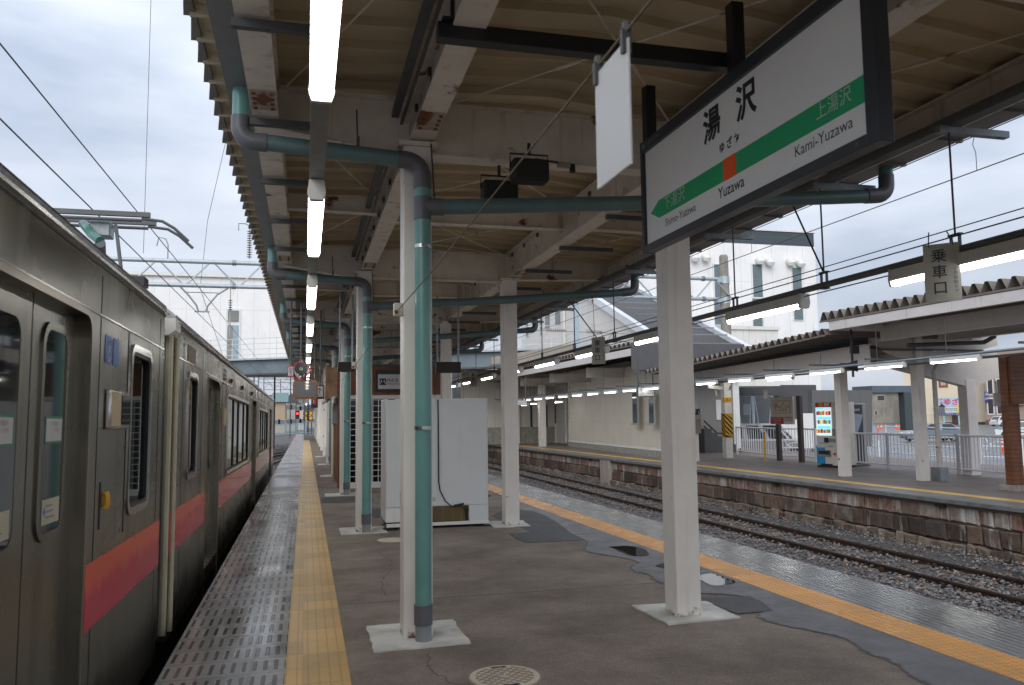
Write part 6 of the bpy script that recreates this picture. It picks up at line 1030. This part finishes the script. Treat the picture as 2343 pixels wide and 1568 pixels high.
for k,yb in enumerate((950,970,991)):
    part('shelf_panel',VT.rect(MB(),1872,yb-16,1902,yb-9.5,.03,.01) if k else VT.rect(MB(),1870,933,1886,937,.03,.01),bl,dw)
    for j in range(9): x=1870.5+j*3.5; random.seed(k*9+j); part('drink_sample',VT.rect(MB(),x,yb-9.5+random.random()*2,x+2.6,yb,.05,.04),cans[random.randrange(8)],dw)
    m_=MB(); 
    for j in range(9): VT.rect(m_,1871+j*3.5,yb+1.3,1872.8+j*3.5,yb+2.6,.04,.02)
    part('selector_buttons',m_,emit('button_cyan',(.3,.75,.9),.8),dw)
part('coin_panel',VT.rect(MB(),1905,982,1910.5,998,.03,.03),mgrey,vm); part('white_panel',VT.rect(MB(),1871,1001.5,1890,1024,.02,.02),wf,vm); part('card_reader',VT.rect(MB(),1888,1002,1895.5,1012.5,.05,.05),black,vm); part('bill_slot',VT.rect(MB(),1897,1004,1911,1011.5,.03,.03),mgrey,vm)
m_=MB(); VT.txt(m_,'acure',1882,1013.5,5.5,.025); VT.txt(m_,'acure',1902,1020.5,5.5,.025); part('brand_lettering',m_,plain('letter_blue',(.02,.30,.55),.5),vm,smooth=False)
part('blue_panel',VT.rect(MB(),1869.5,1020,1888,1062,.018,.02),plain('panel_blue',(.01,.26,.52),.4),vm); part('pickup_slot',VT.rect(MB(),1873,1030,1901.5,1045,.03,.03),mgrey,vm); part('slot_opening',VT.rect(MB(),1874.5,1031.5,1900,1040,.035,.01),black,vm); part('coin_return',VT.rect(MB(),1909,1037,1912.5,1042,.03,.03),redm,vm); part('bottom_trim',VT.rect(MB(),1880,1061.5,1905,1064.5,.02,.02),black,vm)
A_=gz(1926,1071,OZ); B_=gz(1986,1066,OZ); V2=Pl(A_,B_+Vector((.35,0,0))); v2=thing('vending_machine','tall dark vending machine behind the nearest far column','vending machine',A_); zt=V2.at(1960,923).z; part('body',V2.box(1919,1981,OZ+.05,zt,.75),mat('machine_taupe',(.26,.25,.23),.5),v2,bevel=.02); part('black_front',V2.rect(MB(),1921,926,1975,1062,.02,.03),mat('machine_black',(.018,.020,.028),.3),v2,bevel=.01)
part('grey_window',MB().prism([V2.at(x,y,.03) for x,y in((1919,943),(1971,949),(1968,965),(1960,990),(1948,1002),(1919,1003))],V2.n*.01),mat('window_slate',(.24,.28,.33),.35),v2,smooth=False); m_=MB(); V2.txt(m_,'acure',1958,937,8,.026); part('lettering',m_,wf,v2,smooth=False); part('base',V2.box(1918,1984,OZ,OZ+.05,.75,.02),dgrey,v2)
A_=gz(2322,1124,OZ); tm=thing('timber_post','brown timber post and boarded panel cut by the right edge of the photo','post',A_); part('post',MB().box(A_.x,A_.x+.26,A_.y,A_.y+.2,OZ+.12,2.6),woodb,tm); a=gy(2308,810,A_.y-.05); b=gy(2343,925,A_.y-.05); part('panel',MB().box(a.x,a.x+2.2,A_.y-.08,A_.y,b.z,a.z),woodb,tm); part('base',MB().box(A_.x-.04,A_.x+.4,A_.y-.04,A_.y+.34,OZ,OZ+.12),conc,tm)
T5=Pl((0,A_.y+.6,0),(10,A_.y+.6,0)); t=thing('white_board','small white board on hooks beside the brown timber panel','board',T5.at(2285,930)); part('plate',T5.rect(MB(),2272,900,2298,930,.02,.02),white,t); part('hook',T5.rect(MB(),2276,872,2279,900,.02,.02).box(0,0,0,0,0,0) if 0 else T5.rect(MB(),2276,872,2279,900,.02,.02),white,t)
t=thing('white_board','small white plate hanging under the lower far canopy over the parking sign','board',gy(1753,900,22)); T6=Pl((0,22,0),(10,22,0)); part('plate',T6.rect(MB(),1747,892,1755.5,912,.02,.02),white,t)
t=thing('notice_board','grey notice board with toilet symbols on the pillar left of the stairway','board',gz(1593,1052,OZ)); T7=Pl((0,25.9,0),(10,25.9,0)); part('board',T7.rect(MB(),1588,936,1602,992,.05,.05),mat('board_taupe',(.22,.20,.17),.5),t); part('symbol_panel',T7.rect(MB(),1588.6,937,1600,949,.055,.01),inkb,t); m_=MB(); T7.txt(m_,'♀♂',1594,943,9,.06); part('symbols',m_,wf,t,smooth=False); part('lower_panel',T7.rect(MB(),1588.6,950,1600,960,.055,.01),mat('grey_face',(.3,.3,.32),.5),t)
# mesh gates behind the striped pillar
TG=Pl((0,44.4,0),(10,44.4,0)); lm=mat('gate_frame',(.48,.55,.60),.4,.3)
for k,(x0,x1) in enumerate(((1685,1721),(1724,1767))):
    t=thing('mesh_gate',['left chain link gate panel above the silver van','right chain link gate panel above the silver van'][k],'gate',TG.at(x0,1036),'chain link gate panels'); a=TG.at(x0,907); b=TG.at(x1,907); lo=-.9; q=lambda u,z:Vector((a.x+(b.x-a.x)*u,a.y+(b.y-a.y)*u,z)); part('frame',MB().tube([q(0,lo),q(0,a.z),q(1,a.z),q(1,lo)],.035,8).tube([q(.05,a.z),q(.38,lo)],.02,6).tube([q(.95,a.z),q(.62,lo)],.02,6),lm,t); m_=MB(); n=16; H=a.z-lo; Wd=(b-a).length
    for i in range(-int(H/Wd*n),n):
        for s in(1,-1):
            u0,z0_=(i/n,lo); u1=u0+H/Wd; 
            pts=[]
            ua,ub=max(0,u0),min(1,u1)
            if ub>ua: za=lo+(ua-u0)*Wd; zb_=lo+(ub-u0)*Wd; m_.bar(q(ua if s>0 else 1-ua,za),q(ub if s>0 else 1-ub,zb_),.008,.008)
    part('chain_link_mesh',m_,mgrey,t,smooth=False)
# =================================================================== forecourt: road, cars, cones, buildings
struct('road',sheet([(19,12),(150,12),(150,175),(19,175)],-1.14),roadm); single('verge',MB().box(17.0,19.2,10,30,-1.15,-.55),mat('verge_soil',(.10,.09,.08),.9,var=.4,sc=3,bump=.8,bs=15),'low dark weedy bank behind the railing','verge') if 0 else struct('verge',MB().box(16.9,19.2,8,30,-1.15,-.45),mat('verge_soil',(.10,.09,.08),.9,var=.4,sc=3,bump=.8,bs=15))
GZ=-1.12
tyre=plain('tyre',(.02,.02,.02),.8); rim=plain('rim',(.35,.35,.36),.3,.8); cgl=glass('car_glass',(.025,.032,.035),.05); headl=plain('lamp_clear',(.6,.62,.65),.15); taill=plain('tail_red',(.45,.02,.02),.2)
def car(px_,py_,fwd,paint,label,L_=4.3,Wd=1.72,H=1.5,kind='hatch',extra=None):
    c=gz(px_,py_,GZ) if not isinstance(px_,Vector) else px_; t=thing('parked_car',label,'car',c,'vehicles in the forecourt'); f=Vector((*fwd,0)).normalized(); s=Vector((f.y,-f.x,0)); up=Vector((0,0,1)); P=lambda x,y,z:c+f*x+s*y+up*z; w=Wd/2; h=L_/2
    if kind=='van': bl_,rf=[(-h,.3),(-h-.02,.9),(-h+.05,1.05),(h-.9,1.08),(h-.15,.85),(h,.6),(h,.28)],[(-h+.08,-h+.22),(h-1.0,h-1.75)]
    elif kind=='sedan': bl_,rf=[(-h,.3),(-h-.02,.8),(-h+.1,.92),(h-1.2,.93),(h-.2,.78),(h,.6),(h,.28)],[(-h+.55,-h+1.15),(h-1.3,h-2.0)]
    else: bl_,rf=[(-h,.3),(-h-.03,.85),(-h+.08,.98),(h-1.0,.95),(h-.25,.75),(h,.55),(h,.26)],[(-h+.1,-h+.75),(h-1.0,h-1.9)]
    bt=.94 if kind!='van' else 1.05
    prof=[]
    # body with wheel arches
    wx=[-h+.75,h-.8]; bot=[]
    for x0 in wx: bot+=[(x0+.34*math.cos(math.radians(a)),.24+.34*math.sin(math.radians(a))) for a in range(180,-1,-30)]
    prof=bl_[::-1] + []  # front to rear along the top
    poly=[(-h+.02,.24)]+bot+[(h-.02,.24)]+prof
    m_=MB(); m_.prism([P(x,-w,z) for x,z in poly],s*Wd); part('body',m_,paint,t,bevel=.05)
    (rb,rt_),(fb_,ft)=rf; zt=H-.03; wi=w*.80
    B4=[P(rb,-w+.05,bt),P(fb_,-w+.05,bt),P(fb_,w-.05,bt),P(rb,w-.05,bt)]; T4_=[P(rt_,-wi,zt),P(ft,-wi,zt),P(ft,wi,zt),P(rt_,wi,zt)]; m_=MB(); m_.mesh(B4+T4_,[(0,1,5,4),(1,2,6,5),(2,3,7,6),(3,0,4,7),(4,5,6,7)]); 
    T5_=[p.lerp((T4_[0]+T4_[2])/2,.15)+up*.05 for p in T4_]; m_.mesh(T4_+T5_,[(0,1,5,4),(1,2,6,5),(2,3,7,6),(3,0,4,7),(4,5,6,7)]); part('roof',m_,paint,t,bevel=.03)
    def pane(q,name):
        ctr=sum(q,Vector())/4; n=(q[1]-q[0]).cross(q[3]-q[0]).normalized()
        if n.dot(ctr-P(0,0,1))<0: n=-n
        q=[ctr+(p-ctr)*.86+n*.012 for p in q]; m_=MB(); m_.prism(q,n*.006); part(name,m_,cgl,t,smooth=False)
    pane([B4[3],B4[0],T4_[0],T4_[3]],'rear_window'); pane([B4[1],B4[2],T4_[2],T4_[1]],'windscreen'); nw=3 if kind=='van' else 2
    for (i,j) in((0,1),(3,2)):
        for k in range(nw): a,b=k/nw,(k+1)/nw; pane([B4[i].lerp(B4[j],a+.02),B4[i].lerp(B4[j],b-.02),T4_[i].lerp(T4_[j],b-.02),T4_[i].lerp(T4_[j],a+.02)],'side_window')
    for x0 in wx:
        for y0 in(-w+.1,w-.1): m_=MB(); m_.tube([P(x0,y0-.1,.31),P(x0,y0+.1,.31)],.31,20); wq=part('wheel',m_,tyre,t); sg=1 if y0>0 else -1; m_=MB(); m_.tube([P(x0,y0+sg*.08,.31),P(x0,y0+sg*.11,.31)],.2,14); part('rim',m_,rim,wq)
    for y0 in(-w+.22,w-.22):
        m_=MB(); m_.obx(P(h-.1,y0,.68),f*.12,s*.18,up*.07); part('headlight',m_,headl,t,bevel=.02); m_=MB(); m_.obx(P(-h+.0,y0+(.06 if y0>0 else -.06),.88),f*.05,s*.10,up*.16); part('tail_light',m_,taill,t,bevel=.02)
    m_=MB(); m_.obx(P(-h-.03,0,.62),f*.01,s*.17,up*.085); part('number_plate',m_,wf,t); m_=MB(); m_.obx(P(h+.0,0,.42),f*.02,s*.6,up*.09); part('grille',m_,black,t)
    for y0 in(-w-.08,w+.08): m_=MB(); m_.obx(P(h-1.35,y0,1.0),f*.08,s*.09,up*.06); part('wing_mirror',m_,paint,t,bevel=.02)
    if extra: extra(t,P,f,s,up,h,w)
    return t
silver=mat('car_silver',(.42,.43,.45),.25,.5,var=.03,coat=.5); slate=mat('car_slate',(.20,.25,.30),.25,.5,var=.03,coat=.5); cwhite=mat('car_white',(.72,.73,.73),.3,var=.02,coat=.5)
car(Vector((gy(1757,1034,41.5).x,41.5,GZ)),0,(.78,-.62),silver,'silver minivan parked behind the grey railing and parking sign',4.7,1.75,1.95,'van')
car(2130,1010,(-.95,.28),slate,'slate grey hatchback parked beyond the far railing',4.5,1.75,1.5,'hatch')
def taxi(t,P,f,s,up,h,w):
    tq=plain('stripe_teal',(.02,.42,.38),.4)
    for sg in(-1,1): m_=MB(); m_.obx(P(0,sg*(w+.004),.80),f*(h-.25),s*.003,up*.045); part('side_stripe',m_,tq,t); m_=MB(); m_.obx(P(0,sg*(w+.01),.5),f*(h-.9),s*.012,up*.03); part('side_moulding',m_,black,t)
car(2345,1002,(-.69,.72),cwhite,'white taxi with a teal side stripe at the right edge',4.6,1.7,1.5,'sedan',taxi); car(2296,975,(.80,.05),cwhite,'small white car parked behind the taxi',3.9,1.66,1.52,'hatch')
orm=plain('cone_orange',(.80,.10,.02),.5)
for k,(x,y) in enumerate(((2017,982),(2051,981),(2058,983))):
    c=gz(x,y,GZ); t=thing('traffic_cone',['orange cone left of the guard pipe post','orange cone behind the slanted guard pipe','second orange cone behind the slanted guard pipe'][k],'cone',c,'orange traffic cones'); part('cone',MB().tube([c+Vector((0,0,.04)),c+Vector((0,0,.72))],.2,14,rs=[.2,.04]),orm,t); part('white_band',MB().tube([c+Vector((0,0,.30)),c+Vector((0,0,.45))],.2,14,rs=[.148,.112]),white,t); part('base',MB().box(c.x-.27,c.x+.27,c.y-.27,c.y+.27,c.z,c.z+.04),orm,t)
for k,(x,y,hp) in enumerate(((2009.5,990,18),(2027,991,20),(1985,991,14),(2201,990,16),(2295,1035,36),(2317,1028,31))):
    c=gz(x,y,GZ); d=(c-EYE).dot(cF); h=hp*d/FOC; t=thing('delineator',['orange delineator beside the guard pipe post','orange delineator left of the first cone','orange delineator at the edge of the dark machine','orange delineator at the foot of the lamp post','tall orange delineator behind the right railing, left one','tall orange delineator behind the right railing, right one'][k],'delineator',c,'orange delineator posts'); part('post',MB().tube([c,c+Vector((0,0,h))],h*.075,10),orm,t); m_=MB()
    for f in(.62,.8): m_.tube([c+Vector((0,0,h*f)),c+Vector((0,0,h*(f+.07)))],h*.079,10)
    part('white_bands',m_,white,t)
# white guard pipes
gw=mat('guard_pipe_white',(.74,.75,.78),.4,var=.04,streak=.2)
def guard(A,B,zs,label,arc=None):
    t=thing('guard_pipe',label,'barrier',(A.x,A.y,GZ),'white guard pipe barriers'); up=Vector((0,0,1))
    for z in zs: part('pipe',MB().tube([Vector((A.x,A.y,z)),Vector((B.x,B.y,z))],.03,8),gw,t)
    for p in(A,B): part('post',MB().tube([Vector((p.x,p.y,GZ)),Vector((p.x,p.y,max(zs)+.04))],.05,8),gw,t)
    m_=MB(); c=Vector((A.x,A.y,0)).lerp(Vector((B.x,B.y,0)),.42); d=Vector((B.x-A.x,B.y-A.y,0)).normalized(); zm=(max(zs)+min(zs))/2; r=.55
    m_.tube([c+d*r*math.cos(q)+up*(max(zs)-r*.72*math.sin(q)) for q in np.linspace(0,math.pi,9)],.022,6); m_.tube([c+d*r*math.cos(q)+up*(min(zs)+.33+r*.72*math.sin(q)) for q in np.linspace(0,math.pi,9)],.022,6); part('curved_pipe',m_,gw,t); return t
def gp_(x,y): q=gz(x,y,GZ); return q
guard(gp_(2030,1050),gp_(2215,1068),[GZ+.35,GZ+.85,GZ+1.3,GZ+1.75],'long white guard pipe fence behind the middle railing'); guard(gp_(2248,1062),gp_(2343,1066),[GZ+.35,GZ+.85,GZ+1.25],'white guard pipe fence behind the right railing'); guard(gp_(1985,1050),gp_(2012,1060),[GZ+.35,GZ+.75,GZ+1.1],'short leaning white guard pipe right of the dark machine'); guard(gp_(1790,1058),gp_(1868,1060),[GZ+.3,GZ+.75,GZ+1.15],'white guard pipe fence behind the parking sign')
part_=None
t=thing('yellow_bollard','thin yellow bollard below the railing near the silver van','bollard',gz(1751,1054,OZ)); c=gz(1751,1054,OZ); part('post',MB().tube([c,c+Vector((0,0,.95))],.035,8),yellp,t); part('cap',MB().tube([c+Vector((0,0,.95)),c+Vector((0,0,.98))],.04,8),black,t)
# buildings beyond
def bld(name,label,x0,x1,yb,ytop,mt,depth=8,cat='building'):
    A=gz(x0,yb,GZ); vd=(gz((x0+x1)/2,yb,GZ)-EYE); vd.z=0; vd.normalize(); s=Vector((vd.y,-vd.x,0)); P_=Pl(A,A+s); t=thing(name,label,cat,A); zt=P_.at((x0+x1)/2,ytop).z; part('wall',P_.box(x0,x1,GZ,zt,depth),mt,t); return t,P_
def bwin(t,P_,r,fm=alum,gm_=winG,fr_=1.6,out=.08): w_=part('window',P_.rect(MB(),*r,out,.1),fm,t); part('pane',P_.rect(MB(),r[0]+fr_,r[1]+fr_,r[2]-fr_,r[3]-fr_,out+.02,.05),gm_,w_)
crw=mat('cream_wall',(.66,.58,.44),.7,var=.05,sc=.3,streak=.15,dirt=(.45,.38,.28)); t,P_=bld('shop_building','cream rendered building behind the tourist billboard',2072,2255,972,800,crw,14); bwin(t,P_,(2147,850,2168,887),mat('window_brown',(.25,.07,.025),.5),mat('curtain',(.35,.38,.38),.5),5); part('brown_door',P_.rect(MB(),2178,944,2192,968,.05,.1),mat('door_brown',(.14,.07,.04),.5),t); part('plinth',P_.rect(MB(),2160,966,2255,973,.12,.2),mat('plinth_brown',(.10,.06,.05),.7),t); part('string_course',P_.rect(MB(),2080,946,2180,947.5,.05,.06),white,t)
brw=mat('mauve_wall',(.30,.225,.185),.7,var=.06,sc=.3); t,P_=bld('shop_building','brown building with white framed windows at the right edge',2256,2420,972,800,brw,14)
for r in((2258,866,2273,904),(2279,866,2293,904),(2301,870,2314,904),(2318,870,2328,904),(2259,911,2275,949),(2280,911,2295,949)): bwin(t,P_,r,white,mat('dark_curtain',(.03,.028,.04),.3),2.2)
part('blue_sign',P_.rect(MB(),2303,905,2345,919,.2,.2),plain('sign_blue',(.02,.09,.50),.4),t); m_=MB(); P_.txt(m_,'明治安田',2310,910,4,.22); P_.txt(m_,'●',2320,912,8,.22); part('blue_sign_lettering',m_,wf,t,smooth=False); part('blade_sign',P_.rect(MB(),2252.5,897,2261,920,.5,.4),plain('sign_navy',(.02,.035,.25),.4),t); m_=MB(); P_.txt(m_,'湯',2257,903,6,.52); P_.txt(m_,'沢',2257,913,6,.52); part('blade_lettering',m_,wf,t,smooth=False); part('doorway',P_.rect(MB(),2302,936,2322,962,.05,.1),black,t); part('door_canopy',P_.rect(MB(),2301,925,2345,927,.6,.6),brw,t); part('plinth',P_.rect(MB(),2256,961,2345,973,.1,.2),MATS['plinth_brown'],t)
ptw=mat('stained_plaster',(.36,.33,.28),.9,var=.25,sc=.5,streak=.7); t,P_=bld('old_warehouse','stained grey plaster warehouse behind the far canopy',1996,2072,969,892,ptw,10); bwin(t,P_,(2006,904,2025,918)); bwin(t,P_,(2001,939,2008,951)); part('eaves',P_.rect(MB(),1994,893,2074,899,.5,.8),mat('rusty_eaves',(.12,.075,.055),.7),t)
part('shed_wall',P_.rect(MB(),2045,915,2074,969,.05,.1),mat('shed_grey',(.30,.27,.24),.8),t)
t,P_=bld('parcel_locker','yellow painted booth against the grey warehouse',2058,2073,972,929,mat('booth_yellow',(.62,.33,.06),.5),1.5,'booth'); part('booth_roof',P_.rect(MB(),2056,927,2074,930,.3,1.2),mat('rusty_eaves',(.12,.075,.055),.7),t)
dgw=panels('grey_cladding',(.115,.115,.115),1.0,'X'); TA=Pl((0,32,0),(10,32,0)); t=thing('grey_annex','dark grey clad wall behind the vending machines','building',TA.at(1930,1020)); part('wall',MB().prism([TA.at(1858,1013),TA.at(1996,1022),TA.at(1996,893),TA.at(1858,893)],Vector((0,.3,0))),dgw,t,smooth=False); part('white_shutter',TA.rect(MB(),1829,946,1862,1026,.02,.1),white,t)
TB=Pl((0,34,0),(10,34,0)); t=thing('entrance_roof','blue grey roof edge with dark pillar behind the far canopy','roof',TB.at(2080,900)); part('fascia',TB.rect(MB(),1994,883,2105,898,.05,1.5),mat('fascia_slate',(.09,.12,.15),.5),t); part('pillar',TB.rect(MB(),2069,898,2086,985,.05,.4),mat('pillar_slate',(.05,.065,.07),.5),t)
t=thing('billboard','tourist billboard with pink brush lettering on light blue legs','billboard',gz(2172,974,GZ)); a=gz(2172,972,GZ); vd=Vector((a.x,a.y,0)).normalized(); PB=Pl(a,a+Vector((vd.y,-vd.x,0))); part('board',PB.rect(MB(),2146,910,2206,951,.1,.2),mat('board_sky',(.36,.52,.66),.5),t)
part('painted_hill',PB.rect(MB(),2186,926,2206,945,.115,.02),mat('board_yellow',(.55,.52,.10),.6),t); part('painted_house',PB.rect(MB(),2148,929,2163,945,.115,.02),mat('board_grey',(.14,.12,.12),.6),t); part('painted_roof',MB().prism([PB.at(2147,931,.12),PB.at(2155,924,.12),PB.at(2164,931,.12)],PB.n*.02),inkb,t); part('notice_panel',PB.rect(MB(),2162,932,2191,944,.125,.02),wf,t); m_=MB()
for k in range(6): PB.txt(m_,'湯沢'[k%2]+'\n'+'の町'[k%2],2164.5+k*4.8,938,3.2,.14)
part('notice_lettering',m_,inkb,t,smooth=False); m_=MB(); PB.txt(m_,'ゆざわ',2185,921,12,.13,1.0,.03); part('brush_lettering',m_,plain('brush_pink',(.65,.03,.14),.5),t,smooth=False); m_=MB(); PB.txt(m_,'四季の里',2158,916,5.5,.13,1,.01); PB.txt(m_,'湯の町',2160,922.5,5,.13,1,.01); part('small_pink_lettering',m_,plain('brush_rose',(.6,.15,.22),.5),t,smooth=False)
part('caption_strip',PB.rect(MB(),2147,945,2206,951,.12,.02),plain('strip_navy',(.04,.05,.18),.5),t); m_=MB(); PB.txt(m_,'ようこそ湯沢市へ 観光案内',2177,948,3.2,.14); part('caption_lettering',m_,wf,t,smooth=False)
for x0 in(2159,2193): part('leg',PB.rect(MB(),x0,951,x0+3,975,.05,.2),mat('leg_blue',(.30,.52,.60),.5),t)
c=gz(2201,977,GZ); single('lamp_post',MB().tube([c,c+Vector((-.3,0,12))],.16,8,rs=[.2,.12]),dgrey,'slim dark lamp post before the tourist billboard','lamp post'); c=gz(2294,962,GZ); single('utility_pole',MB().tube([c,c+Vector((0,0,14))],.16,8),dgrey,'slim dark pole before the brown building','pole')
t=thing('bus_stop_sign','small white sign on a blue and white post near the dark pillar','sign',gz(2083,985,GZ)); c=gz(2083,985,GZ); part('post',MB().tube([c,c+Vector((0,0,5.0))],.14,8),mat('post_bluewhite',(.35,.42,.5),.5),t); PS=Pl(c,c+Vector((1,-1.2,0))); part('plate',PS.rect(MB(),2078,937,2089,948,.2,.1),wf,t); m_=MB(); PS.txt(m_,'ONE',2083.5,943,4,.22); part('lettering',m_,inkb,t,smooth=False)
c=gz(2090,985,GZ)
